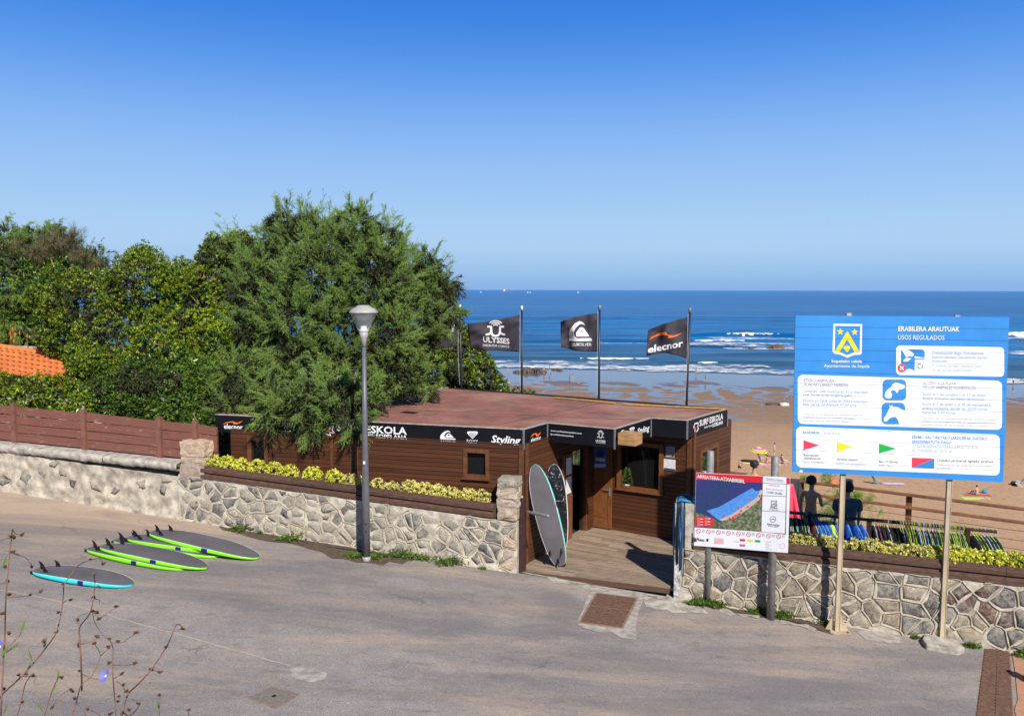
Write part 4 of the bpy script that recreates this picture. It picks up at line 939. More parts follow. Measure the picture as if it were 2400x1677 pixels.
TP(HUT, F_, 'SURF ESKOLA', cA, 902, 153, 1407, 52, M['white'], .022); TP(HUT, F_, 'GORKA YARRITU', cA, 1005, 184, 1170, 18, M['white'], .015); TP(HUT, F_, 'SOPELANA', cA, 1182, 207, 1410, 34, M['white'], .02)
LP(HUT, F_, lg_quik(), cA, 1651, 148, 1758, 212, M['white'], 4); LP(HUT, F_, lg_quik2(), cA, 1651, 148, 1758, 212, M['black'], 4, .007); TP(HUT, F_, 'QUIKSILVER', cA, 1652, 226, 1762, 12, M['white'], .02, .2)
LP(HUT, F_, lg_heart(), cA, 1845, 156, 1925, 210, M['white']); LP(HUT, F_, lg_heart2(), cA, 1845, 156, 1925, 210, M['black'], 0, .007); TP(HUT, F_, 'ROXY', cA, 1843, 238, 1924, 24, M['white'])
TP(HUT, F_, 'Styling', cA, 2020, 238, 2235, 56, M['white'], .02, .25); LP(HUT, F_, stroke(arc(.12, .8, .1, 40, 250, 7), .05)+stroke(arc(.55, .85, .1, 0, 250, 7), .05), cA, 2020, 172, 2235, 250, M['white'])
F_ = FP['BC']
LP(HUT, F_, lg_swoosh(), cR, 190, 268, 300, 330, M['orange'], -12); TP(HUT, F_, 'elecnor', cR, 194, 380, 298, 48, M['white'], .02)
F_ = FP['CD']
TP(HUT, F_, 'www.surfeskolasopelana.com', cR, 398, 264, 722, 15, M['white'], .014); TP(HUT, F_, 'surfeskolasopelana', cR, 425, 303, 638, 15, M['white'], .014)
PO(HUT, F_, [[cR(*p) for p in q] for q in ([(400, 288), (417, 290), (417, 306), (400, 304)],)], M['white']); PO(HUT, F_, [[cR(*p) for p in q] for q in ([(404, 292), (413, 293), (413, 302), (404, 301)],)], M['black'], .007)
LP(HUT, F_, lg_ulysses(), cR, 868, 250, 968, 345+25, M['white'], 4); TP(HUT, F_, 'ULYSSES', cR, 868, 372, 967, 22, M['white'], .014); TP(HUT, F_, 'DATA FOR SCIENCE', cR, 869, 386, 967, 8, M['white'])
F_ = FP['DE']
LP(HUT, F_, lg_quik(), cR, 1110, 262, 1182, 320, M['white'], -24); LP(HUT, F_, lg_heart(), cR, 1215, 232, 1268, 292, M['white'], -14); LP(HUT, F_, lg_heart2(), cR, 1215, 232, 1268, 292, M['black'], -14, .007)
TP(HUT, F_, 'Styling', cR, 1296, 296, 1420, 62, M['white'], .02, .2)
F_ = FP['FG']
TP(HUT, F_, 'SURF ESKOLA', cR, 1938, 214, 2180, 64, M['white'], .022); TP(HUT, F_, 'Gorka Yarritu', cR, 1988, 236, 2068, 20, M['white'], .02); TP(HUT, F_, 'SOPELANA', cR, 2072, 222, 2180, 38, M['white'], .02)
LP(HUT, F_, [arc(.5, .5, .5, 0, 350, 12)], cR, 1885, 220, 1905, 245, M['red'], off=.007); LP(HUT, F_, stroke([(.1, .5), (.3, .2), (.9, .1), (.8, .45), (.95, .65), (.6, .9), (.3, 1), (.35, .7), (.1, .5)], .11), cR, 1873, 165, 1932, 280, M['white'])
# poster on the open leaf
TP(dr, DRP, 'HIGIENE', c3 := (lambda x, y: (1000+x/2.864, 900+y/2.864)), 1135, 512, 1198, 22, M['white'], .02, off=.006)
PO(dr, DRP, [[c3(*p) for p in rrect(1126, 532, 1203, 558, 8)]], M['ink_pale'], .006)
LPm = stroke([(.5, .1), (.5, .9)], .12)+stroke([(.1, .5), (.9, .5)], .12)+stroke(arc(.5, .5, .3, 0, 360, 10), .12)
LP(dr, DRP, LPm, c3, 1135, 440, 1198, 490, M['navy'], off=.006, name='print')

# ================================================================== BIG BLUE SIGN
cS = lambda x, y: (1850+x/3.5636, 700+y/3.5636)
bl = RD(1962, 1478); br = RD(2207, 1504)
SG = Plane(bl, br, 0, off=.07)
SIGN = thing('beach_rules_sign', 'large blue and white beach regulations billboard on two beige steel posts', 'sign', ((bl+br)/2))
c4s = [SG.uv(*cS(*p)) for p in ((52, 138), (1838, 152), (1786, 1532), (25, 1443))]
uL = (c4s[0][0]+c4s[3][0])/2; uR = (c4s[1][0]+c4s[2][0])/2; vT = (c4s[0][1]+c4s[1][1])/2; vB = (c4s[3][1]+c4s[2][1])/2
print('SIGN corners', [(round(a, 2), round(b, 2)) for a, b in c4s])
nsl = 14; tiltf = lambda u, v: v
sh = (vB-vT)/nsl
def bil(a, b):      # sign-space mapping inside the measured corners
    t_ = Vector(c4s[0]).lerp(Vector(c4s[1]), a); b_ = Vector(c4s[3]).lerp(Vector(c4s[2]), a); return t_.lerp(b_, b)
for i in range(nsl):
    a_ = (bil(0, (i+.012)/nsl)); b_ = bil(1, (i+.012)/nsl); c_ = bil(1, (i+.988)/nsl); d_ = bil(0, (i+.988)/nsl); m = MB()
    V = [SG.pt(q.x, q.y, o_) for o_ in (-.03, 0) for q in (a_, b_, c_, d_)]; m.add(V, [(0, 1, 2, 3), (7, 6, 5, 4), (0, 4, 5, 1), (1, 5, 6, 2), (2, 6, 7, 3), (3, 7, 4, 0)])
    m.build('sign_slat', M['sign_blue'], SIGN)
m = MB(); q = [bil(.003, .003), bil(.997, .003), bil(.997, .997), bil(.003, .997)]
m.add([SG.pt(p.x, p.y, o_) for o_ in (-.035, -.012) for p in q], [(0, 1, 2, 3), (7, 6, 5, 4), (0, 4, 5, 1), (1, 5, 6, 2), (2, 6, 7, 3), (3, 7, 4, 0)]); m.build('back_panel', M['alu'], SIGN)
for (bp, xt, yt) in ((bl, 1984, 736), (br, 2235, 741)):
    tv = SG.hit(xt, yt).z; T_ = MB(); c = Vector((bp.x, bp.y, 0)); z0 = bp.z-.05
    for s_ in (-1, 1): T_.obox((c.x+SG.u.x*.040*s_, c.y+SG.u.y*.040*s_, (z0+tv)/2), SG.u*.005, SG.n*.034, (0, 0, (tv-z0)/2+.02))
    T_.obox((c.x+SG.n.x*.02, c.y+SG.n.y*.02, (z0+tv)/2), SG.u*.035, SG.n*.004, (0, 0, (tv-z0)/2+.02))
    o = T_.build('sign_post', M['beige'], SIGN)
    m = MB()
    for s_ in (-1, 1):      # triangular stiffeners and base plate
        p_ = c+SG.u*.06*s_; V = [Vector((p_.x, p_.y, bp.z+.32))-SG.n*.05, Vector((p_.x, p_.y, bp.z+.01))-SG.n*.05, Vector((p_.x, p_.y, bp.z+.01))+SG.u*.15*s_-SG.n*.05]
        V += [v+SG.n*.012 for v in V]; m.add(V, [(0, 1, 2), (5, 4, 3), (0, 3, 4, 1), (1, 4, 5, 2), (2, 5, 3, 0)])
    m.obox((c.x, c.y, bp.z+.006), SG.u*.22, SG.n*.14, (0, 0, .006)); m.build('base_plate', M['beige'], SIGN)
    m = MB()
    for s_ in (-1, 1):
        for k_ in (-1, 1): p_ = c+SG.u*.17*s_+SG.n*.09*k_; m.lathe((p_.x, p_.y, bp.z+.012), [(0, 0), (.018, 0), (.018, .03), (0, .03)], 6)
    m.build('bolt', M['rust'], SIGN)
# white panels are split along the slat joints so the joints stay open
def on_slats(P, mat, off=.0025, name='print', c=cS):
    m_ = MB(); ee = []
    for poly in P:
        q = [SG.uv(*c(*p)) for p in poly]
        for i in range(nsl):
            t0, t1 = bil(0, (i+.012)/nsl), bil(1, (i+.012)/nsl); b0, b1 = bil(0, (i+.988)/nsl), bil(1, (i+.988)/nsl)
            d1 = (t1-t0); d2 = (b1-b0); r_ = clip(clip(q, t0, (d1.y, -d1.x)), b0, (-d2.y, d2.x))
            if len(r_) < 3: continue
            tri = tessellate_polygon([[Vector((a, b, 0)) for a, b in r_]]); m_.add([SG.pt(a, b, off) for a, b in r_], [tuple(t_) for t_ in tri])
    return m_.build(name, mat, SIGN)
def skw(P, x0, k): return [(x, y+(x-x0)*k) for x, y in P]     # follow the slope of the slats in the enlargement
k1, k2, k3 = .0215, .033, .042
on_slats([skw(rrect(892, 388, 1794, 636, 36), 892, .018)], M['sign_white'], name='white_panel')
on_slats([skw(rrect(70, 632, 1776, 1042, 44), 70, .030)], M['sign_white'], name='white_panel')
on_slats([skw(rrect(57, 1063, 1757, 1405, 44), 57, .041)], M['sign_white'], name='white_panel')
# crest
on_slats([[(368, 207), (608, 210), (604, 455), (590, 466), (540, 468), (482, 491), (425, 466), (375, 457), (360, 440)]], M['white'], .003, 'crest')
on_slats([[(384, 225), (592, 228), (587, 440), (570, 448), (530, 450), (482, 470), (432, 448), (392, 440), (379, 428)]], M['sign_blue'], .0045, 'crest')
on_slats([[(484, 268), (584, 440), (545, 447), (482, 336), (420, 443), (380, 437)]], M['yellow'], .006, 'crest')
def star(cx, cy, r): return [(cx+(r if i % 2 == 0 else r*.4)*math.sin(math.pi*i/5), cy-(r if i % 2 == 0 else r*.4)*math.cos(math.pi*i/5)) for i in range(10)]
on_slats([star(425, 274, 32), star(545, 277, 32), [(452, 402), (462, 392), (480, 397), (498, 392), (508, 402), (503, 422), (482, 446), (458, 424)], [(478, 380), (484, 380), (484, 396), (478, 396)]], M['yellow'], .006, 'crest')
def S(s, x0, y0, x1, cap, mat, bold=0., off=.006): return TP(SIGN, SG, s, cS, x0, y0, x1, cap, M[mat], bold, 0., off)
S('Sopelako udala', 348, 530, 605, 24, 'white', .02); S('Ayuntamiento de Sopela', 288, 570, 668, 26, 'white', .008)
S('ERABILERA ARAUTUAK', 908, 268, 1420, 40, 'white', .02); S('USOS REGULADOS', 906, 340, 1294, 38, 'white', .0)
S('Debekatuta dago hondakinak', 1194, 462, 1624, 24, 'ink_blue'); S('baimendutako lekuetatik kanpo', 1192, 496, 1660, 24, 'ink_blue'); S('botatzea', 1190, 527, 1316, 24, 'ink_blue')
S('Prohibido arrojar residuos fuera', 1190, 567, 1618, 24, 'ink_pale', .0); S('de las zonas autorizadas', 1188, 602, 1524, 24, 'ink_pale', .0)
S('ETXEKO ANIMALIEN', 122, 692, 372, 26, 'ink_grey', .0); S('HONDARTZARAKO SARBIDEA:', 121, 727, 495, 26, 'ink_grey', .0)
S('Urriaren 1etik maiatzaren 31ra bitartean,', 119, 780, 662, 24, 'ink_blue', .0); S('biak barne,', 118, 808, 260, 20, 'ink_grey', .0); S('ordu-mugarik gabe.', 267, 812, 528, 22, 'ink_blue', .0)
S('Ekainaren 1etik irailaren 30era bitartean,', 117, 858, 662, 24, 'ink_blue', .0); S('biak barne,', 116, 887, 258, 20, 'ink_grey', .0); S('20:00etatik 09:30 arte.', 265, 891, 566, 22, 'ink_blue', .0)
S('* Nolanahi ere, arriskutsuak izan daitezkeen txakurrek', 115, 968, 614, 16, 'ink_lgrey', -.005); S('ordenantza honetako 22. artikuluan ezarritako', 114, 996, 545, 16, 'ink_lgrey', -.005); S('segurtasun neurriak bete beharko dituzte.', 113, 1022, 500, 16, 'ink_lgrey', -.005)
S('ACCESO A LA PLAYA', 1116, 716, 1390, 26, 'ink_grey', .0); S('DE LOS ANIMALES DOMÉSTICOS:', 1115, 751, 1562, 26, 'ink_grey', .0)
S('Entre el 1 de octubre y el 31 de mayo,', 1114, 806, 1646, 24, 'ink_blue', .0); S('ambos inclusive,', 1112, 838, 1334, 20, 'ink_grey', .0); S('sin límite de horario.', 1345, 844, 1636, 22, 'ink_blue', .0)
S('Entre el 1 de junio y el 30 de septiembre,', 1112, 887, 1688, 24, 'ink_blue', .0); S('ambos inclusive,', 1110, 920, 1332, 20, 'ink_grey', .0); S('desde las 20:00 horas', 1343, 925, 1655, 22, 'ink_blue', .0); S('hasta las 9:30 horas.', 1109, 955, 1394, 22, 'ink_blue', .0)
S('* En todo caso, los animales de la especie canina que tengan la', 1106, 1002, 1742, 16, 'ink_lgrey', -.005); S('consideración de peligrosos, deberán guardar las medidas de', 1106, 1030, 1720, 16, 'ink_lgrey', -.005); S('seguridad establecidas en el artículo 22 de la Ordenanza.', 1105, 1056, 1676, 16, 'ink_lgrey', -.005)
S('BANDERAK', 111, 1124, 258, 22, 'ink_blue', .03); S('/ BANDERAS', 270, 1130, 428, 22, 'ink_pale')
S('Bainatzea', 120, 1311, 244, 20, 'ink_dark'); S('debekatuta', 120, 1337, 262, 20, 'ink_dark'); S('Baño prohibido', 118, 1370, 290, 18, 'ink_lgrey')
S('Arretaz bainatu', 398, 1347, 572, 20, 'ink_dark'); S('Baño con precaución', 396, 1384, 638, 18, 'ink_lgrey')
S('Bai, O libreti', 748, 1366, 906, 20, 'ink_dark'); S('Baño libre', 748, 1398, 866, 18, 'ink_lgrey')
S('EREMU HAU URETAKO JARDUERAK EGITEKO', 1026, 1164, 1656, 24, 'ink_blue', .02); S('ERRESERBATUTA DAGO', 1025, 1202, 1354, 24, 'ink_blue', .02)
S('ZONA RESERVADA PARA LA PRÁCTICA DE', 1025, 1240, 1582, 24, 'ink_pale'); S('ACTIVIDADES ACUÁTICAS', 1024, 1276, 1358, 24, 'ink_pale')
S('Uretako jarduerak egiteko eremua', 1232, 1356, 1703, 22, 'ink_dark'); S('Delimitación de zona para actividades', 1230, 1392, 1692, 20, 'ink_lgrey', .0); S('acuáticas', 1229, 1420, 1346, 20, 'ink_lgrey', .0)
on_slats([[(118, 1178), (250, 1222), (117, 1262)], [(1022, 1324), (1210, 1332), (1022, 1409)]], M['redpink'], .006, 'pennant'); on_slats([[(397, 1191), (528, 1234), (397, 1275)]], M['yellow'], .006, 'pennant'); on_slats([[(748, 1206), (892, 1249), (748, 1289)]], M['green'], .006, 'pennant')
on_slats([[(1210, 1333), (1209, 1416), (1023, 1409)]], M['sign_blue'], .007, 'pennant')
# pictograms
on_slats([rrect(778, 672, 975, 848, 40), rrect(770, 866, 966, 1046, 40, 6, (1, 1, 0, 1))], M['sign_blue'], .005, 'pictogram')
on_slats([[(795, 812), (800, 780), (822, 755), (850, 735), (860, 712), (885, 698), (915, 704), (940, 712), (964, 722), (966, 742), (944, 752), (915, 758), (898, 788), (884, 768), (862, 760), (845, 775), (858, 800), (852, 824), (828, 832), (802, 826)]], M['white'], .007, 'pictogram')
on_slats([[(786, 1010), (788, 996), (812, 960), (832, 918), (838, 906), (834, 885), (848, 896), (856, 884), (864, 900), (905, 904), (966, 935), (966, 960), (966, 1046), (916, 1046), (905, 1010), (888, 985), (862, 985), (838, 996), (822, 1012), (812, 1024), (792, 1022)]], M['white'], .007, 'pictogram')
on_slats([rrect(932, 420, 1130, 600, 34, 6, (0, 1, 0, 0))], M['sign_blue'], .005, 'pictogram')
on_slats([[(930, 425), (975, 420), (1010, 434), (1040, 462), (1030, 480), (1000, 478), (975, 488), (965, 470), (950, 445)], [(950, 512), (975, 492), (1020, 496), (990, 520), (956, 524)], [(1045, 478), (1120, 492), (1130, 488), (1130, 498), (1045, 496)], [(1048, 506), (1132, 506), (1132, 602), (1044, 602)], [(970, 592), (1000, 582), (1040, 596), (1000, 602)]], M['white'], .007, 'pictogram')
on_slats(stroke(arc(1090, 562, 20, 200, 290, 5), 8)+stroke(arc(1090, 562, 20, 320, 410, 5), 8)+stroke(arc(1090, 562, 20, 80, 170, 5), 8), M['sign_blue'], .008, 'pictogram')
on_slats([arc(938, 577, 34, 0, 345, 18)], M['redpink'], .009, 'pictogram'); on_slats(stroke([(924, 563), (952, 591)], 9)+stroke([(952, 563), (924, 591)], 9), M['white'], .011, 'pictogram')
on_slats([arc(97, 1441, 14, 0, 345, 14)], M['white'], .008, 'sticker')

# ================================================================== MAP SIGN
c4 = lambda x, y: (1500+x/3.208, 1000+y/3.208)
pl_ = RD(1657, 1414); pr_ = RD(1806, 1450)
MG = Plane(pl_, pr_, 0, off=.085)
MSIGN = thing('beach_map_sign', 'white and red information board with an aerial beach map on two grey round posts', 'sign', (pl_+pr_)/2)
for p_, (xt, yt) in ((pl_, (1669, 1056)), (pr_, (1821, 1069))):
    tz_ = Plane(p_, p_+MG.u).hit(xt, yt).z; m = MB(); m.lathe((p_.x, p_.y, 0), [(0, p_.z-.1), (.075, p_.z-.1), (.073, tz_-.01), (.067, tz_), (0, tz_+.004)], 20); m.build('sign_post', M['galv'], MSIGN, smooth=True)
cm = [MG.uv(*c4(*p)) for p in ((422, 342), (1130, 380), (1112, 945), (407, 890))]
print('MAP corners', cm)
def slabq(par, pl, q, o0, o1, mat, name):
    m_ = MB(); m_.add([pl.pt(a, b, o_) for o_ in (o0, o1) for a, b in q], [(0, 1, 2, 3), (7, 6, 5, 4), (0, 4, 5, 1), (1, 5, 6, 2), (2, 6, 7, 3), (3, 7, 4, 0)]); return m_.build(name, mat, par)
slabq(MSIGN, MG, cm, -.012, .008, M['sign_white'], 'sign_panel')
def Q(P, mat, off, name='print'): return PO(MSIGN, MG, [[c4(*p) for p in q] for q in P], mat, off, name)
Q([[(424, 343), (1129, 381), (1128, 430), (423, 392)]], M['red'], .010)
def mapm():
    t = NT('map_sea'); f = t.noise(t.vec(), 1.6, 4, .6); g = t.noise(t.vec(), 60, 3, .6); t.fin(t.mix(.25, t.ramp(f, [(.4, (.045, .035, .20)), (.6, (.02, .05, .13))]), t.ramp(g, [(.4, (.01, .02, .08)), (.6, (.08, .08, .30))])), .45, .4); return t.mat
def landm():
    t = NT('map_land'); f = t.noise(t.vec(), 16, 6, .8); t.fin(t.ramp(f, [(.35, (.03, .06, .025)), (.5, (.10, .14, .06)), (.58, (.34, .30, .22)), (.68, (.12, .14, .08))]), .5, .4); return t.mat
M['map_sea'] = mapm(); M['map_land'] = landm()
M['map_blue'] = sm('map_blue', (.10, .33, .78), (.07, .24, .62), 18, .5); M['map_sand'] = sm('map_sand', (.62, .50, .36), (.5, .4, .28), 20, .5)
Q([[(423, 392), (924, 418), (1104, 430), (1098, 806), (916, 786), (412, 752)]], M['map_sea'], .010)
Q([[(440, 748), (560, 720), (640, 705), (740, 655), (830, 590), (905, 500), (1104, 470), (1098, 806), (916, 786)]], M['map_land'], .0115)
Q([[(414, 640), (470, 655), (560, 690), (600, 720), (560, 750), (413, 748)]], M['map_land'], .0118)
Q([[(590, 695), (700, 650), (800, 575), (870, 515), (910, 470), (925, 480), (900, 545), (820, 610), (720, 680), (620, 706)]], M['map_sand'], .013)
Q([[(502, 628), (600, 598), (846, 455), (868, 478), (905, 475), (880, 530), (800, 582), (700, 650), (592, 698)]], M['map_blue'], .0145)
Q([[(926, 368), (1102, 378), (1090, 798), (914, 786)]], M['sign_white'], .016)
Q([[(424, 672), (552, 680), (550, 748), (422, 742)]], M['red'], .016)
for (a_, b_) in (((925, 418), (1102, 427)), ((920, 512), (1100, 518)), ((918, 626), (1098, 634))): Q([[a_, b_, (b_[0], b_[1]+3), (a_[0], a_[1]+3)]], M['ink_dark'], .018)
Q([arc(x, y, 8.5, 0, 330, 9) for x, y in ((832, 539), (740, 602), (811, 597), (763, 629), (632, 664), (676, 684), (692, 692), (701, 677), (718, 667), (735, 660), (750, 650), (900, 516), (906, 556))], M['redpink'], .0175, 'map_marker')
def S2(s, x0, y0, x1, cap, mat, bold=0.): return TP(MSIGN, MG, s, c4, x0, y0, x1, cap, M[mat], bold, 0, .019)
S2('ARRIATERA-ATXABIRIBIL', 430, 381, 792, 27, 'white', .022); S2('11:00h-20:00h', 955, 495, 1070, 16, 'ink_dark'); S2('INFORMAZIO SANITARIOA', 948, 390, 1082, 9, 'ink_grey'); S2('INFORMACIÓN SANITARIA', 948, 402, 1082, 9, 'ink_lgrey')
S2('KIROLAK', 970, 438, 1056, 8, 'redpink'); S2('Ekainaren 1etik irailaren 30era', 948, 465, 1082, 8, 'ink_grey'); S2('BIKAINA', 982, 606, 1036, 12, 'ink_dark', .02); S2('EXCELENTE', 972, 620, 1042, 11, 'ink_grey')
S2('BAINA DAITEKE', 958, 732, 1052, 12, 'ink_dark', .01); S2('BAÑO LIBRE', 966, 745, 1040, 11, 'ink_grey'); S2('Bizkaia', 436, 850, 488, 18, 'ink_dark', .02)
Q(stroke([(988, 552), (1030, 554), (1030, 592), (988, 590), (988, 552)], 4)+stroke([(995, 582), (1010, 575), (1024, 584)], 6)+[arc(1018, 568, 4, 0, 330, 6)]+[arc(x, 562, 2.5, 0, 300, 5) for x in (998, 1008, 1018)], M['ink_dark'], .019, 'pictogram')
Q(stroke(arc(1001, 692, 22, 0, 360, 18), 3)+stroke([(988, 694), (1002, 688), (1014, 696)], 5), M['ink_dark'], .019, 'pictogram')
rg = [(440+i*75.5, 780+i*5.2) for i in range(9)]
Q(sum([stroke(arc(x, y, 16, 0, 360, 14), 3)+stroke([(x-10, y-10), (x+10, y+10)], 3) for x, y in rg], []), M['redpink'], .012, 'pictogram')
for x, y in rg: Q([[(x+24, y-12+k*6), (x+48, y-11+k*6), (x+48, y-9+k*6), (x+24, y-10+k*6)] for k in range(4)], M['ink_lgrey'], .012)
Q([[(558+0, 834+k*9), (630, 837+k*9), (630, 840+k*9), (558, 837+k*9)] for k in range(5)], M['redpink'], .012)
for x, y, c_ in ((752, 839, 'red'), (810, 843, 'yellow'), (866, 847, 'green')): Q([[(x, y), (x+40, y+2), (x+40, y+18), (x, y+16)]], M[c_], .012)
Q([[(752, 879), (792, 881), (752, 894)]], M['redpink'], .012); Q([[(792, 881), (792, 896), (752, 894)]], M['sign_blue'], .012)
Q([[(500, 838), (516, 839), (516, 856), (508, 862), (500, 856)]], M['navy'], .012); Q([[(430, 830), (436, 828), (434, 842), (428, 840)]], M['red'], .012)
Q([[(945, 858+k*14), (990-(k % 2)*20, 861+k*14), (990-(k % 2)*20, 864+k*14), (945, 861+k*14)] for k in range(5)]+[[(705, 858), (745, 860), (745, 863), (705, 861)]], M['ink_lgrey'], .012); Q(stroke(arc(1072, 893, 20, 0, 360, 14), 1.5), M['redpink'], .012)
for x, y in ((452, 690), (507, 688), (452, 712), (507, 710), (452, 732), (507, 730)): Q([[(x+2, y-4), (x+24, y-3), (x+24, y+2), (x+2, y+1)]]+stroke(arc(x-10, y, 7, 0, 360, 8), 1.5), M['white'], .018)

# ================================================================== FLAGS
def flag(label, pole, corners, draws, wave, amp, curl=0.):
    b_, t_ = pole; pl = Plane(b_ + Vector((-.04, -.02, 0)), b_ + Vector((-.04, -.02, 0)) + dB*1., 0)   # blows to the left of the pole
    pl = Plane(Vector((b_.x-.05, b_.y, 0)), Vector((b_.x+1-.05, b_.y-.30, 0)), 0)
    c = [Vector(pl.uv(*p)) for p in corners]     # hoist top, fly top, fly bottom, hoist bottom
    o0 = pl.pt(c[0].x, c[0].y)
    def F(a, b):
        p = c[0].lerp(c[1], a).lerp(c[3].lerp(c[2], a), b)
        v = p.y + wave[0]*math.sin(a*math.pi)*(1-b) + wave[1]*math.sin(a*math.pi)*b
        o_ = a**.6*amp*(math.sin(a*9+b*2.2+wave[2]) + .5*math.sin(a*17-b*4)) + .02*math.sin(b*11+a*5)*a
        # creases fanning from the hoist corners
        o_ += .028*math.sin((b-.1)/(a+.18)*5)*math.exp(-a*2) + .016*math.sin(14*(a+b*.8)+wave[2])*a*(1-a*.4) + .010*math.sin(23*(a*.7-b))*a
        return p.x, v, o_
    TH = thing('flag', label, 'flag', o0, group='black sponsor flags on the hut roof')
    n1, n2_ = 34, 22
    def surf(off): return np.array([[tuple(pl.pt(*(lambda q: (q[0], q[1], q[2]+off))(F(i/n1, j/n2_)))) for i in range(n1+1)] for j in range(n2_+1)])
    o = grid_mesh('flag_cloth', surf(0), M['flagcloth']); o.parent = TH; o.data.transform(WM(TH).inverted())
    o.modifiers.new('thick', 'SOLIDIFY').thickness = .004
    # printed marks follow the same folds
    ii = c  # pixel -> (a,b) by bilinear inversion
    def inv(x, y):
        p = Vector(pl.uv(x, y)); a, b = .5, .5
        for _ in range(14):
            q = F(a, b); qa = F(a+1e-3, b); qb = F(a, b+1e-3)
            j = np.array([[(qa[0]-q[0])*1e3, (qb[0]-q[0])*1e3], [(qa[1]-q[1])*1e3, (qb[1]-q[1])*1e3]]); d = np.linalg.solve(j, [p.x-q[0], p.y-q[1]]); a += d[0]; b += d[1]
        return a, b
    for kind, args, mat in draws:
        if kind == 'P':
            tris = []
            for poly in args:
                q = [inv(*p) for p in poly]; V = [Vector((a, b, 0)) for a, b in q]
                tris.append((q, [tuple(t_2) for t_2 in tessellate_polygon([V])]))
        else:
            s, x0, y0, x1, y1b, cap, bold = args; V, Fc = text_mesh(s, bold); xm, xM = V[:, 0].min(), V[:, 0].max()
            q = [inv(x0+(v[0]-xm)/(xM-xm)*(x1-x0), y0+(v[0]-xm)/(xM-xm)*(y1b-y0)-v[1]/_cap*cap) for v in V]; tris = [(q, Fc)]
        bm = bmesh.new()
        for q, fs in tris:
            vv = [bm.verts.new((a, b, 0)) for a, b in q]
            for f in fs:
                try: bm.faces.new([vv[i] for i in f])
                except ValueError: pass
        for k in range(1, 34): bmesh.ops.bisect_plane(bm, geom=bm.verts[:]+bm.edges[:]+bm.faces[:], plane_co=(k/34, 0, 0), plane_no=(1, 0, 0))
        for k in range(1, 22): bmesh.ops.bisect_plane(bm, geom=bm.verts[:]+bm.edges[:]+bm.faces[:], plane_co=(0, k/22, 0), plane_no=(0, 1, 0))
        m_ = MB(); bm.verts.index_update(); vs_ = []
        for v in bm.verts: r = F(v.co.x, v.co.y); vs_.append(pl.pt(r[0], r[1], r[2]+.006))
        m_.v = vs_; m_.f = [tuple(v.index for v in f.verts) for f in bm.faces]; m_.m = [0]*len(m_.f); bm.free(); m_.build('flag_print', mat, TH)
    return TH
M['flagcloth'] = sm('flag_cloth', (.055, .050, .062), (.038, .034, .044), 3, .75, spec=.25)
fu = lambda x, y: (1050+x/7.6533, 680+y/7.6533); fq = lambda x, y: (1300+x/5.74, 680+y/5.74)
flag('black flag with white ring waves above lettering', poles[1], [fu(1284, 440), fu(345, 600), fu(400, 1050), fu(1284, 1105)],
     [('P', [[fu(*p) for p in q] for q in fitp(lg_ulysses(), 610, 520, 1095, 960, 0)], M['white']), ('T', ('ULYSSES', *fu(636, 922), *fu(1106, 962), 92/7.65, .02), M['white']), ('T', ('DATA FOR SCIENCE', *fu(636, 998), *fu(1095, 1030), 38/7.65, -.005), M['white'])], (.03, .0, 0.), .045)
flag('black flag with a large white mountain and wave emblem', poles[2], [fq(580, 305), fq(62, 425), fq(95, 770), fq(582, 825)],
     [('P', [[fq(*p) for p in q] for q in fitp(lg_quik(), 188, 415, 490, 680, 0)], M['white']), ('P', [[fq(*p) for p in q] for q in fitp(lg_quik2(), 188, 415, 490, 680)], M['flagcloth']), ('T', ('QUIKSILVER', *fq(225, 745), *fq(493, 748), 40/5.74, .0), M['white'])], (-.035, .04, 1.6), .085)
flag('black flag with an orange swoosh, its lower corner hanging limp', poles[3], [fq(1790, 365), fq(1250, 540), fq(1245, 880), fq(1785, 920)],
     [('P', [[fq(*p) for p in q] for q in ([(1275, 670), (1300, 630), (1400, 575), (1500, 560), (1530, 600), (1600, 610), (1718, 570), (1640, 620), (1560, 640), (1535, 642), (1530, 604), (1440, 600), (1340, 630)],)], M['orange']), ('T', ('elecnor', *fq(1262, 840), *fq(1728, 752), 88/5.74, .02), M['white'])], (-.04, -.10, 3.), .085)
pl4 = Plane(Vector((poles[0][0].x-.05, poles[0][0].y, 0)), Vector((poles[0][0].x+.95, poles[0][0].y-.30, 0)))
flag('black flag half hidden behind the tamarisk foliage', poles[0], [(1072, 733), (985, 760), (990, 822), (1070, 812)], [('P', [[fu(*p) for p in q] for q in ([(-60, 660), (20, 620), (122, 612), (100, 730), (40, 820), (-40, 850), (50, 760), (70, 660)],)], M['white'])], (.0, .0, 1.), .05)

# ================================================================== STREET LAMP
lb_ = RD(859, 1313); PLm = Plane(lb_, lb_+Vector((1, 0, 0))); top = PLm.hit(852, 716); tipx = top.x
zz = lambda py: PLm.hit(854, py).z
LAMP = thing('street_lamp', 'grey street lamp with a cone shaped lantern in front of the hut', 'street lamp', lb_)
h0 = lb_.z; zt = zz(806)
m = MB(); m.tube([(lb_.x, lb_.y, h0-.1), (lb_.x+(tipx-lb_.x)*.02, lb_.y, h0+1.55), (lb_.x+(tipx-lb_.x)*.5, lb_.y, (h0+zt)/2+.3), (tipx, lb_.y, zt)], [.082, .080, .062, .042], 20); m.build('pole', M['lamp_pole'], LAMP, smooth=True)
m = MB(); m.tube([(lb_.x, lb_.y, h0-.02), (lb_.x, lb_.y, h0+.10)], [.092, .088], 20); m.build('pole_collar', M['lamp_cap'], LAMP, smooth=True)
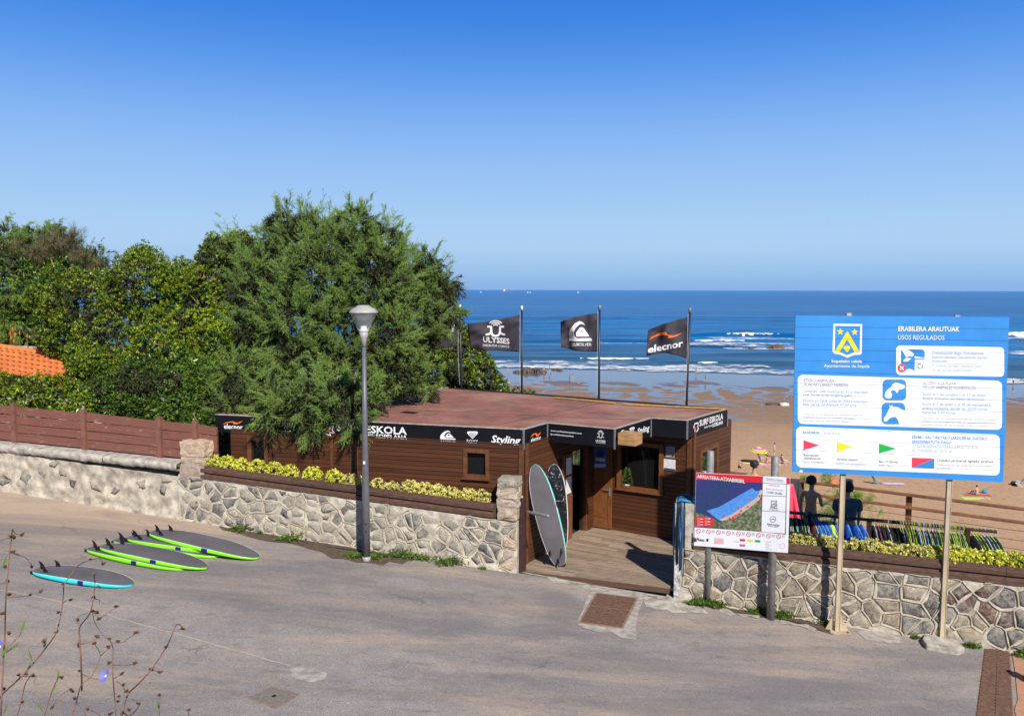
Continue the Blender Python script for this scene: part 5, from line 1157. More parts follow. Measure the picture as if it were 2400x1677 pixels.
m = MB(); m.tube([(tipx, lb_.y, zz(812)), (tipx, lb_.y, zz(796)), (tipx, lb_.y, zz(793)), (tipx, lb_.y, zz(777))], [.052, .056, .068, .098], 20); m.build('lantern_neck', M['lamp_cap'], LAMP, smooth=True)
zA, zB_, zC = zz(777), zz(734), zz(715)
m = MB(); m.lathe((tipx, lb_.y, 0), [(.105, zA), (.275, zB_-.02), (.285, zB_), ], 28); m.build('lantern_glass', M['glass'], LAMP, smooth=True)
m = MB(); m.lathe((tipx, lb_.y, 0), [(0, zB_-.01), (.285, zB_), (.305, zB_+.012), (.300, zB_+.035), (.25, zB_+.09), (.15, zC-.03), (.12, zC), (0, zC+.002)], 28); m.build('lantern_cap', M['lamp_cap'], LAMP, smooth=True)
m = MB(); m.lathe((tipx, lb_.y, 0), [(0, zA), (.10, zA), (.10, zA+.035), (.075, zA+.05), (.06, zA+.12), (0, zA+.125)], 20); m.build('lamp_socket', M['white_rough'], LAMP, smooth=True)
m = MB(); m.lathe((tipx, lb_.y, 0), [(.0, zB_-.03), (.20, zB_-.035), (.12, zB_-.13), (0, zB_-.14)], 20); m.build('reflector', M['lamp_cap'], LAMP, smooth=True)
for py in (1225, 1243):
    z_ = zz(py); m = MB(); m.tube([(lb_.x+.01, lb_.y-.075, z_), (lb_.x+.01, lb_.y-.088, z_)], .016, 10); m.build('bolt', M['blackmetal'], LAMP)
m = MB(); z_ = zz(1082); m.obox((lb_.x-.01, lb_.y-.072, z_), (.022, 0, 0), (0, .003, 0), (0, 0, .03)); m.build('sticker', M['white'], LAMP)

# ================================================================== SURFBOARDS
def board_geo(L, Wd, th=.075, nose=.5, tail=.35, wide=.55):
    def hw(s):       # s 0 tail .. 1 nose
        a = (max(0, s)/wide) if s < wide else (1-s)/(1-wide)
        return Wd/2*((1-(1-min(1, a))**2.3)**(tail if s < wide else nose))
    def rock(s): return .10*max(0, s-.6)**2*6*.35*L/2.4 + .05*max(0, .25-s)**2*8
    return hw, rock
def surfboard(name, label, frame_m, L, Wd, deckm, railm, fins=True, group=None, edge=None, stripe=True, tailm=None):
    """local x from tail to nose, y across, z up (the side with fins)"""
    T_ = thing(name, label, 'surfboard', group=group); T_.matrix_world = frame_m; loc, rot, s_ = frame_m.decompose(); T_.location = loc; T_.rotation_euler = rot.to_euler()
    hw, rock = board_geo(L, Wd); n = 44; th = .112; secs = []
    for i in range(n+1):
        s = i/n; s = .5-.5*math.cos(math.pi*s); h = max(hw(s), .012 if 0 < i < n else .004); t_ = th*(.35+.65*math.sin(math.pi*min(1, max(0, s*.92+.06))))
        x = s*L; r = -rock(s)
        secs.append((x, h, t_, r))
    def ring(x, h, t_, r, ys): return [(x, y*h, r+z*t_) for y, z in ys]
    prof = [(-.93, .5), (-.985, .36), (-1, .05), (-.96, -.30), (-.80, -.47), (0, -.5), (.80, -.47), (.96, -.30), (1, .05), (.985, .36), (.93, .5)]
    m_ = MB(); V = []; k = len(prof)
    for sc_ in secs: V += ring(*sc_, prof)
    F = [(i*k+j, (i+1)*k+j, (i+1)*k+j+1, i*k+j+1) for i in range(n) for j in range(k-1)]; m_.add(V, F); o = m_.build('board_rail', railm, T_, world=False, smooth=True)
    m_ = MB(); V = []
    for (x, h, t_, r) in secs: V += [(x, -.931*h, r+.5*t_), (x, -.5*h, r+.53*t_), (x, 0, r+.54*t_), (x, .5*h, r+.53*t_), (x, .931*h, r+.5*t_)]
    m_.add(V, [(i*5+j, (i+1)*5+j, (i+1)*5+j+1, i*5+j+1) for i in range(n) for j in range(4)]); m_.build('board_deck', deckm, T_, world=False, smooth=True)
    m_ = MB(); V = []           # thin pale line where deck and rail meet
    for (x, h, t_, r) in secs:
        for sg in (-1, 1): V += [(x, sg*.925*h, r+.515*t_), (x, sg*.965*h, r+.46*t_+.004)]
    m_.add(V, [(i*4+j, (i+1)*4+j, (i+1)*4+j+1, i*4+j+1) for i in range(n) for j in (0, 2)]); m_.build('edge_line', M['white_rough'] if edge is None else edge, T_, world=False)
    if stripe:
        for (s0, s1) in ((.56, .615),):
            m_ = MB(); V = []; idx = []
            for q in np.linspace(s0, s1, 5):
                h = hw(q)*1.006; t_ = th*(.35+.65*math.sin(math.pi*(q*.92+.06))); r = -rock(q); V += [(q*L, y*h*1.004, r+z*t_*1.02) for y, z in prof[:6]]; idx.append(1)
                V += [(q*L, -y*h*1.004, r+z*t_*1.02) for y, z in prof[:6]]
            m_.add(V, [(i*12+j+o_, (i+1)*12+j+o_, (i+1)*12+j+1+o_, i*12+j+1+o_) for i in range(4) for j in range(5) for o_ in (0, 6)]); m_.build('rail_stripe', M['navy'], T_, world=False)
    m_ = MB(); m_.obox((.02, 0, -rock(.02)), (.03, 0, 0), (0, hw(.05)*.75, 0), (0, 0, .022)); m_.build('tail_patch', M['rubber'], T_, world=False)
    if fins:
        for (fx, fy, fh, cant) in ((.10, 0, .15, 0), (.30, .62, .125, .12), (.30, -.62, .125, -.12)):
            q = fx/L; y = fy*hw(q); z0 = -rock(q) + .45*th*.75
            out = [(0, 0), (.11, 0), (.095, .04), (.06, .09), (.01, .125), (-.035, .135), (-.05, .125), (-.02, .10), (-.002, .05)]
            V = []
            for dy in (-.004, .004): V += [(fx+a_, y+dy*(1-b_*4)+cant*b_, z0+b_*fh/.135) for a_, b_ in out]
            k = len(out); m_ = MB(); m_.add(V, [tuple(range(k-1, -1, -1)), tuple(range(k, 2*k))]+[(j, (j+1) % k, k+(j+1) % k, k+j) for j in range(k)]); m_.build('fin', M['rubber'], T_, world=False)
    return T_
RN = Vector((-U.x*-.0628*-1, 0, 0)); slope_u = (U + Vector((0, 0, -.0628))).normalized(); road_n = N.cross(slope_u).normalized(); road_n = road_n if road_n.z > 0 else -road_n
def lay(tail_px, nose_px, z_tail=.10, z_nose=.05, roll=0.):
    a = RD(*tail_px, z_tail); b = RD(*nose_px, z_nose); x = (b-a).normalized(); z = road_n; y = z.cross(x).normalized(); z = x.cross(y).normalized()
    if roll: z = (z*math.cos(roll)+y*math.sin(roll)); y = z.cross(x).normalized()
    m_ = Matrix.Identity(4)
    for i, v in enumerate((x, y, z)):
        for k in range(3): m_[k][i] = v[k]
    for k in range(3): m_[k][3] = a[k]
    return m_, (b-a).length
cB_ = lambda x, y: (60+x/3.8267, 1180+y/3.8267)
def RDz(x, y, dz): # pixel onto a plane dz above the road
    d = ray(x, y); k = (P0.dot(U)*.0628 - CAMZ + dz)/(d.z + .0628*(d.x*U.x + d.y*U.y)); return Vector((d.x*k, d.y*k, CAMZ + d.z*k))
BD = [('cyan', (92, 585), (958, 715), .07, .05, .66, 'surfboard with a bright cyan rail lying fin side up apart from the green ones'),
      ('green', (575, 392), (1430, 568), .06, .05, .62, 'green railed surfboard, the lower one of the left overlapping pair'),
      ('green', (690, 372), (1628, 560), .17, .07, .66, 'green railed surfboard, the upper one of the left overlapping pair'),
      ('green', (808, 320), (1740, 455), .06, .05, .62, 'green railed surfboard, lowest of the right stack with only its nose and tail showing'),
      ('green', (930, 298), (1800, 415), .15, .09, .66, 'green railed surfboard, middle one of the right stack of three'),
      ('green', (1132, 248), (2092, 470), .26, .07, .72, 'green railed surfboard, topmost of the right stack nearest the wall')]
for nm, a_, b_, z0, z1, Wd, lab in BD:
    a = RDz(*cB_(*a_), z0); b = RDz(*cB_(*b_), z1); x = (b-a).normalized(); y = road_n.cross(x).normalized(); z = x.cross(y).normalized(); mm = Matrix.Identity(4)
    for i, v in enumerate((x, y, z)):
        for k in range(3): mm[k][i] = v[k]
    for k in range(3): mm[k][3] = a[k]
    print('board', lab[-30:], (b-a).length)
    surfboard('surfboard', lab, mm, (b-a).length, Wd, M['board_grey'], M['rail_'+nm], True, 'surfboards lying on the road' )
def stand(bot, top, face, L=None):
    x = (top-bot).normalized(); z = (face - x*face.dot(x)).normalized(); y = z.cross(x).normalized(); mm = Matrix.Identity(4)
    for i, v in enumerate((x, y, z)):
        for k in range(3): mm[k][i] = v[k]
    for k in range(3): mm[k][3] = bot[k]
    return mm
# two boards leaning on the hut's side wall
b0 = G(1314, 1326, .02); t0 = Plane(wB+nS*.20, wB+nS*.20+uS).hit(1252, 1088)
# the front board leans across the side wall, its tail on the deck
mm = stand(b0, t0, Vector((-.25, -1, .1))); print('standing', (t0-b0).length, b0, t0)
surfboard('surfboard', 'grey standing surfboard with mint green rail leaning nose up on the hut side wall', mm, (t0-b0).length, .53, M['board_grey'], M['rail_mint'], True)
def marble():
    t = NT('marble_black'); v = t.vec('obj', (1, 1, 1)); f = t.noise(v, 7, 7, .75, 1.5); t.fin(t.ramp(f, [(.52, (.010, .010, .013)), (.60, (.06, .06, .07)), (.66, (.75, .75, .76)), (.7, (.02, .02, .02))]), .25, .5); return t.mat
M['marble'] = marble()
b1 = G(1312, 1296, .02); t1 = Plane(wB+nS*.12, wB+nS*.12+uS).hit(1298, 1087)
mm = stand(b1, t1, Vector((-.05, -1, .1)))
surfboard('surfboard', 'black and white marbled surfboard with white rail standing behind the mint one', mm, (t1-b1).length, .50, M['marble'], M['white_rough'], False, stripe=False)
# ================================================================== VEGETATION
def tri_mesh(name, V, F, mat, parent=None, k=3):      # V (n,3) F (m,k) numpy
    me = bpy.data.meshes.new(name); me.vertices.add(len(V)); me.vertices.foreach_set('co', V.reshape(-1).astype(np.float32))
    me.loops.add(F.size); me.loops.foreach_set('vertex_index', F.reshape(-1).astype(np.int32)); me.polygons.add(len(F))
    me.polygons.foreach_set('loop_start', np.arange(0, F.size, k, dtype=np.int32)); me.polygons.foreach_set('loop_total', np.full(len(F), k, dtype=np.int32))
    me.update(calc_edges=True); me.materials.append(mat)
    if parent is not None:
        me.transform(WM(parent).inverted())
    return link(name, me, parent)
def unitv(a): return a/np.maximum(1e-9, np.linalg.norm(a, axis=-1, keepdims=True))
def rosettes(C, D, L, Wd, nl=8, spread=.8, fold=.0):
    """C centres, D outward directions; nl leaves each; every leaf one quad (diamond)"""
    n = len(C); D = unitv(D); R0 = unitv(rng.normal(size=(n, 3))); A = unitv(np.cross(D, R0)); B = np.cross(D, A)
    th = rng.uniform(0, 6.28, (n, 1)) + np.arange(nl)*2.4 + rng.normal(size=(n, nl))*.3; el = spread*rng.uniform(.35, 1.15, (n, nl))
    dirs = (A[:, None]*np.cos(th)[..., None] + B[:, None]*np.sin(th)[..., None])*np.sin(el)[..., None]*1. + D[:, None]*np.cos(el)[..., None]
    dirs = unitv(dirs); l = (L*rng.uniform(.65, 1.25, (n, nl)))[..., None]
    side = unitv(np.cross(dirs, D[:, None] + .3*rng.normal(size=(n, nl, 3)))); wv = side*Wd*.5*rng.uniform(.7, 1.2, (n, nl))[..., None]
    p0 = C[:, None] + dirs*l*.06; p1 = C[:, None] + dirs*l*.55 + wv; p2 = C[:, None] + dirs*l - D[:, None]*l*.12; p3 = C[:, None] + dirs*l*.55 - wv
    V = np.stack([p0, p1, p2, p3], 2).reshape(-1, 3); F = np.arange(len(V)).reshape(-1, 4); return V, F
def shell_points(blobs, dens, clump=.32, thick=.5, hollow=0., back=.55):
    """lumpy cloud of points: clump centres near the union surface of ellipsoids, points on each clump"""
    P_, D_ = [], []
    for bi, (c, r) in enumerate(blobs):
        c = np.array(c); r = np.array(r); area = 4*math.pi*((r[0]*r[1]+r[1]*r[2]+r[0]*r[2])/3); k = int(area*dens)
        u = unitv(rng.normal(size=(k, 3))); u = u[(u[:, 1] < back)]
        lump = np.array([1 + .16*mnoise.noise(Vector(tuple(q*2.2+bi*7))) + .12*mnoise.noise(Vector(tuple(q*5+bi*3))) for q in u])
        rad = lump*(1 - thick*rng.uniform(0, 1, len(u))**2.2/ max(r.max(), .6))
        p = c + u*r*rad[:, None]; keep = np.ones(len(p), bool)
        for bj, (c2, r2) in enumerate(blobs):
            if bj != bi: keep &= (((p-np.array(c2))/(np.array(r2)*.80))**2).sum(1) > 1
        if hollow and r.max() > .72: keep &= np.array([mnoise.noise(Vector(tuple(q*1.15)))*1. + .5*mnoise.noise(Vector(tuple(q*2.6))) > hollow for q in p])
        P_.append(p[keep]); D_.append((u/r*r.mean())[keep])
    return np.concatenate(P_), unitv(np.concatenate(D_))
def B(px, py, Y, r, sx=1., sz=1., sy=1.): c = AT(px, py, Y); return ((c.x, c.y, c.z), (r*sx, r*sy, r*sz))
def limbs(parent, base, targets, r0, mat, name='trunk', seed=1):
    rg = random.Random(seed); m_ = MB()
    for k, tg in enumerate(targets):
        b = Vector(base); tg = Vector(tg); pts = [b]; n = 6
        mid = b.lerp(tg, .35) + Vector((rg.uniform(-.2, .2), rg.uniform(-.2, .2), .35))
        for i in range(1, n+1):
            q = i/n; p = (1-q)**2*b + 2*q*(1-q)*mid + q*q*tg + Vector((rg.uniform(-1, 1), rg.uniform(-1, 1), rg.uniform(-1, 1)))*.05; pts.append(p)
        m_.tube(pts, [r0*(1-.85*i/n)*(1 if k == 0 else .7) for i in range(n+1)], 7, False)
    return m_.build(name, mat, parent, smooth=True)
def broadleaf(name, label, cat, blobs, base, mat, L=.13, Wd=.045, dens=46, nl=8, group=None, limb=True, spread=1.0, inner=True, up=.35, barkm=None, twigs=0, hollow=-.2):
    T_ = thing(name, label, cat, base, group=group)
    C, D = shell_points(blobs, dens, thick=.45, hollow=hollow)
    # clumps: pull points toward random clump centres for light and dark masses
    ncl = max(8, len(C)//26); cc = C[rng.choice(len(C), ncl, replace=False)]
    idx = np.argmin(((C[:, None, :]-cc[None, :, :])**2).sum(2), 1) if len(C)*ncl < 6e6 else rng.integers(0, ncl, len(C))
    off = C-cc[idx]; dist = np.linalg.norm(off, axis=1, keepdims=True)+1e-6
    C = C + D*(.10-.28*np.clip(dist/.30, 0, 1.6)**2)*.6
    D = unitv(D*.55 + off/dist*.45*np.clip(dist/.2, 0, 1) + np.array([0, 0, up]) + rng.normal(size=D.shape)*.28)
    V, F = rosettes(C, D, L, Wd, nl, spread); tri_mesh('crown', V, F, mat, T_, 4)
    if inner:       # deeper, sparser leaves and twigs, coloured dark to paint the crown's inner shade
        C2, D2 = shell_points([(c, tuple(q*.80 for q in r)) for c, r in blobs], dens*.48, thick=.2); V, F = rosettes(C2, D2, L*1.9, Wd*1.6, 6, 1.2); h_ = len(F)//2; tri_mesh('inner_shade_twigs', V[:h_*4], F[:h_], M['inner_twig_shade'], T_, 4); tri_mesh('crown', V[h_*4:], F[h_:]-h_*4, M['pitto_dark'], T_, 4)
    if limb: limbs(T_, base, [Vector(c)+Vector((0, .1, r[2]*.3)) for c, r in blobs[:9]], .085, barkm or M['bark'], 'trunk', len(blobs))
    if twigs:
        m_ = MB()
        for k in rng.choice(len(C), twigs, replace=False):
            p = Vector(C[k]); d = Vector(D[k]); q = Vector(rng.normal(size=3))*.12
            m_.tube([p-d*.45+q, p-d*.15, p+d*.08], [.016, .011, .006], 4, False)
        m_.build('branches', barkm or M['bark'], T_)
    return T_
# ---- the big evergreens
gz = lambda p: (p[0], p[1], groundz((Vector((p[0], p[1], 0))-P0).dot(U), -(Vector((p[0], p[1], 0))-P0).dot(N))-.3)
def base(px, Y, dy=0): c = AT(px, 900, Y+dy); return gz(c)
broadleaf('evergreen_shrub', 'broad yellowish green evergreen bush with knotty branches above the orange roof', 'bush',
    [B(330, 680, 25, 1.15), B(205, 715, 25.2, 1.15), B(430, 700, 25.3, .95), B(280, 790, 24.6, 1.2), B(390, 800, 24.4, 1.1), B(130, 690, 25.6, .9), B(170, 800, 25, .75, 1, .8), B(340, 620, 25.3, .62), B(240, 880, 24.9, .8, 1, .8), B(130, 790, 25.3, .65, 1, .6), B(215, 860, 23.3, .62, 1, .8), B(190, 840, 23.8, .5), B(320, 890, 24, 1.0)], base(300, 24.6), M['pitto'], .10, .030, 160, spread=1.05, twigs=260)
broadleaf('evergreen_shrub', 'lime green evergreen shrub with orange lichened branches just left of the tamarisk', 'bush',
    [B(510, 600, 24.2, .62), B(560, 590, 24, .6), B(495, 690, 24.2, .95), B(560, 700, 23.8, .9), B(470, 780, 23.6, 1.0), B(540, 800, 23, 1.0), B(450, 870, 22.6, .8), B(610, 800, 22.6, .8), B(650, 860, 21.8, .7), B(420, 660, 24.8, .7), B(580, 880, 22.2, .7)], base(520, 23.5), M['pitto_lime'], .10, .030, 160, barkm=M['bark_yellow'], twigs=300)
broadleaf('evergreen_shrub', 'dark glossy evergreen bush pressing against the timber fence beside the hut', 'bush',
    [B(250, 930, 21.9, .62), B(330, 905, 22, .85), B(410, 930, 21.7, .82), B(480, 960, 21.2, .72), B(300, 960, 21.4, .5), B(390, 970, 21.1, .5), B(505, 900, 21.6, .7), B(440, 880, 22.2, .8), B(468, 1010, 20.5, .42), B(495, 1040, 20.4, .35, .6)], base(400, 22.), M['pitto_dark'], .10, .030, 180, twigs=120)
hb = [B(-120+i*52, 925+random.uniform(-6, 6) - (6 if i < 3 else 0) + max(0, i-4)*6, 22.1-.06*i, .56) for i in range(7)] + [B(-100+i*75, 950, 21.8-.05*i, .45) for i in range(5)]
broadleaf('clipped_hedge', 'bright green hedge behind the timber fence below the orange tiled roof', 'hedge', hb, base(30, 22.2), M['pitto_lime'], .095, .03, 150)
broadleaf('evergreen_shrub', 'very dark evergreen tree at the left edge of the view behind the orange roof', 'bush',
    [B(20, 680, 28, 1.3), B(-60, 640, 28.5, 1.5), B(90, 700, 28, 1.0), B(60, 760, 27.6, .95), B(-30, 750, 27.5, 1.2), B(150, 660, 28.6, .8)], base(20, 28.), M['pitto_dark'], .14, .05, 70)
broadleaf('evergreen_shrub', 'green sunlit evergreen shrub beyond the hut roof against the sea', 'bush',
    [B(1085, 850, 27.5, .95), B(1050, 890, 27.0, .95), B(1120, 890, 27.2, .75), B(1070, 800, 28, .7), B(1155, 915, 27, .50), B(1000, 850, 27.5, 1.0), B(1010, 900, 26.6, .9), B(940, 880, 26.5, 1.0), B(1185, 935, 26.6, .34)], (-2.2, 27.3, -1.5), M['pitto'], .13, .042, 100, twigs=60)
broadleaf('garden_shrub', 'small leafy sprigs peeping over the rear edge of the hut roof', 'bush', [B(1210, 925, 26.2, .26), B(1245, 932, 26, .25), B(1165, 920, 26.3, .35)], (.2, 26.3, -.8), M['pitto_dark'], .12, .04, 70, inner=False)
# ---- feathery plants: sprays of fine needles
def sprays(C, D, L, ntw=22, tl=.13, wd=.011, droop=.35):
    n = len(C); D = unitv(D); s = np.linspace(.12, 1, ntw)[None, :] + rng.uniform(-.02, .02, (n, ntw))
    L_ = (L*rng.uniform(.6, 1.3, (n, 1))); g = np.array([0, 0, -1.])
    P_ = C[:, None] + D[:, None]*(L_*s)[..., None] + g*(droop*L_*s**2)[..., None]
    T_ = unitv(D[:, None] + g*(2*droop*s)[..., None])
    R_ = unitv(np.cross(T_, rng.normal(size=(n, ntw, 3)))); dirs = unitv(T_*rng.uniform(.5, 1.2, (n, ntw, 1)) + R_*.8 + g*.12)
    l = (tl*(1.15-.6*s)*rng.uniform(.6, 1.3, (n, ntw)))[..., None]; W_ = unitv(np.cross(dirs, rng.normal(size=(n, ntw, 3))))*wd*.5
    V = np.stack([P_-W_, P_+W_, P_+dirs*l], 2).reshape(-1, 3); F = np.arange(len(V)).reshape(-1, 3)
    return V, F
NT_ = [0]
def feathery(name, label, cat, blobs, base_, mats, dens, L=.42, tl=.15, wd=.013, group=None, up=.25, limb=True, ntw=22, droop=.4, bark=None, thick=.6, tr=.13, inner=True, tuft=1., hollow=-.31):
    T_ = thing(name, label, cat, base_, group=group); C, D = shell_points(blobs, dens, thick=thick, back=.7, hollow=hollow)
    # drive sprays into plumes around shared axes
    ncl = max(6, len(C)//34); ci = rng.choice(len(C), ncl, replace=False); cc = C[ci]; cd = unitv(D[ci] + rng.normal(size=(ncl, 3))*.35 + np.array([0, 0, up]))
    idx = np.empty(len(C), int)
    for a in range(0, len(C), 2000): idx[a:a+2000] = np.argmin(((C[a:a+2000, None]-cc[None])**2).sum(2), 1)
    k = rng.uniform(-.25, 1., (len(C), 1)); ext = np.where(cd[idx][:, 2:3] > .35, .85, .5)*rng.uniform(.7, 1.3, (ncl, 1))[idx]; P_ = cc[idx] + (C-cc[idx])*.64*(1-.72*np.clip(k, 0, 1)) + cd[idx]*k*ext*tuft
    D2 = unitv(cd[idx] + .45*unitv(P_-cc[idx]-cd[idx]*k*ext*tuft+1e-6) + rng.normal(size=D.shape)*.22)
    V, F = sprays(P_-D2*.12, D2, L, ntw, tl, wd, droop); h = len(F)//2//ntw*ntw
    half = rng.uniform(size=len(C)) < .5; sel = np.repeat(half, ntw)
    V3 = V.reshape(-1, 3, 3)
    for mt, s_ in ((mats[0], sel), (mats[-1], ~sel)):
        if s_.sum(): Vv = V3[s_].reshape(-1, 3); tri_mesh('crown', Vv, np.arange(len(Vv)).reshape(-1, 3), mt, T_, 3)
    if inner:  # dark core sprays: shade between the plumes painted as twig colour
        C2, Dd = shell_points([(c, tuple(q*.60 for q in r)) for c, r in blobs], dens*.32, thick=.2, back=1.1); V, F = sprays(C2, Dd, L*1.3, 16, .22, .035, .3); tri_mesh('inner_shade_twigs', V, F, M['inner_twig_shade'], T_, 3)
    print(name, 'sprays', len(C))
    if limb: limbs(T_, base_, [Vector(c)+Vector((0, 0, r[2]*.4)) for c, r in blobs[:14]], tr, bark or M['bark'], 'trunk', len(blobs))
    return T_
TB = [B(700, 535, 22.3, .62), B(735, 520, 22.5, .5), B(830, 515, 22.3, .66), B(780, 570, 22., .8), B(900, 555, 22.4, .58), B(860, 590, 22.2, .7), B(640, 600, 22.3, .72), B(660, 560, 22.3, .5), B(925, 610, 22.4, .5), B(750, 640, 21.8, 1.25), B(880, 660, 21.8, 1.15), B(1003, 610, 22.6, .34, .8, 1.9), B(985, 660, 22.6, .4, .8, 1.2), B(1010, 690, 22.4, .72), B(980, 760, 22.2, .85), B(1050, 735, 22.5, .40),
      B(620, 690, 21.8, .85), B(600, 640, 22.2, .60), B(690, 760, 21.3, 1.05), B(800, 780, 21.3, 1.15), B(900, 790, 21.3, .95), B(700, 860, 20.8, .85), B(820, 880, 20.6, .95), B(930, 870, 21.2, .70), B(600, 760, 21.4, .6), B(560, 880, 20.6, .48, 1, 1.15), B(590, 930, 20.0, .42), B(650, 940, 19.4, .48), B(710, 945, 19.1, .58), B(790, 945, 19.0, .62), B(850, 930, 19.4, .55),
      B(535, 950, 19.8, .26), B(635, 992, 19.0, .24), B(740, 1000, 18.7, .30, 1.2, .8), B(830, 990, 18.5, .28, 1.1, 1.1), B(970, 880, 21.6, .38), B(1010, 905, 21.8, .26, 1.3, .6), B(1050, 650, 22.8, .28, .8, 1.3), B(660, 510, 22.5, .4), B(560, 560, 23, .38)]
TB = [((c[0], c[1], c[2]-(.22 if c[2] > 6.3 else 0)), tuple(q*.93 for q in r)) for c, r in TB]
feathery('tamarisk_tree', 'large feathery green tamarisk tree overhanging the left half of the hut', 'tree', TB, (-4.9, 22.9, 1.2), [M['tama'], M['tama2']], 280, L=.25, tl=.062, wd=.0075, tr=.12, ntw=28, droop=.2, up=.55, tuft=.72)
feathery('tamarisk_shrub', 'light green feathery scrub on the skyline at the far left', 'bush', [B(90, 580, 30, .8), B(20, 570, 30.5, .8), B(-60, 570, 31, 1.), B(190, 610, 30, .55), B(130, 560, 30.5, .55), B(230, 600, 30, .35)], gz((-17, 30)), [M['tama2'], M['tama']], 130, L=.3, tl=.09, wd=.012, tuft=.5)
feathery('dry_scrub', 'brownish twiggy dry scrub between the left bushes on the skyline', 'bush', [B(150, 615, 29.4, .75), B(100, 630, 29, .65), B(205, 630, 29.2, .6), B(150, 585, 29.5, .45, .8, 1.1), B(60, 625, 29.3, .6)], gz((-15.5, 29.4)), [M['dryscrub']], 110, L=.45, tl=.2, wd=.011, up=.9, droop=0, tuft=.45)
feathery('tamarisk_shrub', 'soft green feathery shrub beside the red hot pokers at the left edge', 'bush', [B(20, 740, 27, .62), B(-40, 740, 27, .7), B(50, 700, 27.2, .5), B(25, 790, 26.8, .42)], gz((-16, 27)), [M['tama2']], 100, L=.3, tl=.12, wd=.012)
feathery('seaside_shrub', 'small pale green feathery shrub beyond the railing behind the two men', 'bush', [B(1870, 1160, 23.5, .5), B(1960, 1175, 23.2, .75), B(1905, 1215, 23, .6), B(2010, 1170, 23.2, .45), B(2050, 1240, 23., .3)], gz((8.6, 23.4)), [M['tama2']], 90, L=.3, tl=.10, wd=.009, up=.6, thick=.9, inner=False, tuft=.4)
feathery('seaside_shrub', 'feathery green shrub seen through the open hut doorway', 'bush', [B(1352, 1062, 28, .75, 1, 1.1), B(1330, 1090, 27.5, .6)], (2.1, 28, -1.2), [M['tama']], 60, L=.35, tl=.14, wd=.012)
# ---- planter shrubs
def planter_shrub(t, z, off, r, mt, label, group, cat='shrub'):
    p = WP(t, z, off); T_ = thing('variegated_shrub', label, cat, p, group=group)
    C, D = shell_points([((p.x, p.y, p.z+r*.35), (r*1.05, r*.8, r*.95))], 520 if r > .12 else 700, thick=.12, back=.8); ok = C[:, 2] > p.z-.03; C, D = C[ok], D[ok]
    D = unitv(D + np.array([0, -.1, .6]) + rng.normal(size=D.shape)*.25); V, F = rosettes(C + rng.normal(size=C.shape)*.012, D, .060, .032, 7, 1.0); tri_mesh('foliage', V, F, mt, T_, 4)
    m_ = MB()
    for k in range(5): m_.tube([p+Vector((random.uniform(-.03, .03), 0, -.06)), p+Vector((random.uniform(-r, r)*.6, random.uniform(-r, r)*.4, r*.8))], [.009, .004], 4, False)
    m_.build('stem', M['bark'], T_)
words = ['at the left end beside the stone blocks', 'second from the left end', 'below the small left hut window', 'third clump before the first gap', 'fourth clump before the first gap', 'just before the first gap', 'standing alone between the two gaps', 'right after the second gap', 'half yellow half cream one by the lamp', 'directly behind the lamp post', 'sparse one right of the lamp', 'thin low one further right of the lamp', 'dense one under the long boarding', 'next one right of the dense one', 'under the left side of the square window', 'under the square hut window', 'before the last gap', 'at the right end beside the stone pier']
lpx = [490, 522, 556, 592, 632, 668, 722, 775, 812, 836, 876, 912, 952, 988, 1020, 1050, 1090, 1122]
for i, px in enumerate(lpx):
    t_ = tz(px, 1130)[0]; r = [.17, .18, .17, .18, .18, .17, .19, .18, .15, .12, .13, .11, .17, .16, .15, .15, .16, .15][i]
    planter_shrub(t_, planter_l(t_)-.03, -.20, r, M['euo'] if i < 8 else M['euo2'], ('green yellow' if i < 8 else 'cream yellow') + ' shrub in the left planter, ' + words[i], 'variegated shrubs in the left planter')
wr = ['mostly hidden behind the map sign', 'at the right edge of the map sign', 'below the dark wetsuits by the map sign', 'below the blue tops on the left', 'dark shaded one below the blue tops', 'left of the left billboard post', 'just right of the left billboard post', 'full one right of the left billboard post', 'next full one below the coat hangers', 'middle one between the billboard posts', 'dull shaded one in the billboard post shadow', 'right after the shaded one', 'left of the right billboard post', 'immediately right of the right billboard post', 'tall bright one right of the billboard post', 'below the end of the hanger rail', 'beyond the end of the hanger rail', 'broad bright one near the right edge', 'at the right edge of the photo']
rpx = [1700, 1780, 1868, 1905, 1940, 1972, 2010, 2045, 2085, 2122, 2152, 2182, 2200, 2242, 2278, 2312, 2345, 2378, 2412]
for i, px in enumerate(rpx):
    t_ = tz(px, 1290)[0]; planter_shrub(t_, planter_r(t_)-.04, -.20, random.uniform(.12, .165) + (.03 if i > 12 else 0), M['euo2'] if i < 12 else M['euo'], 'yellow shrub in the right planter, ' + wr[i], 'variegated shrubs in the right planter')
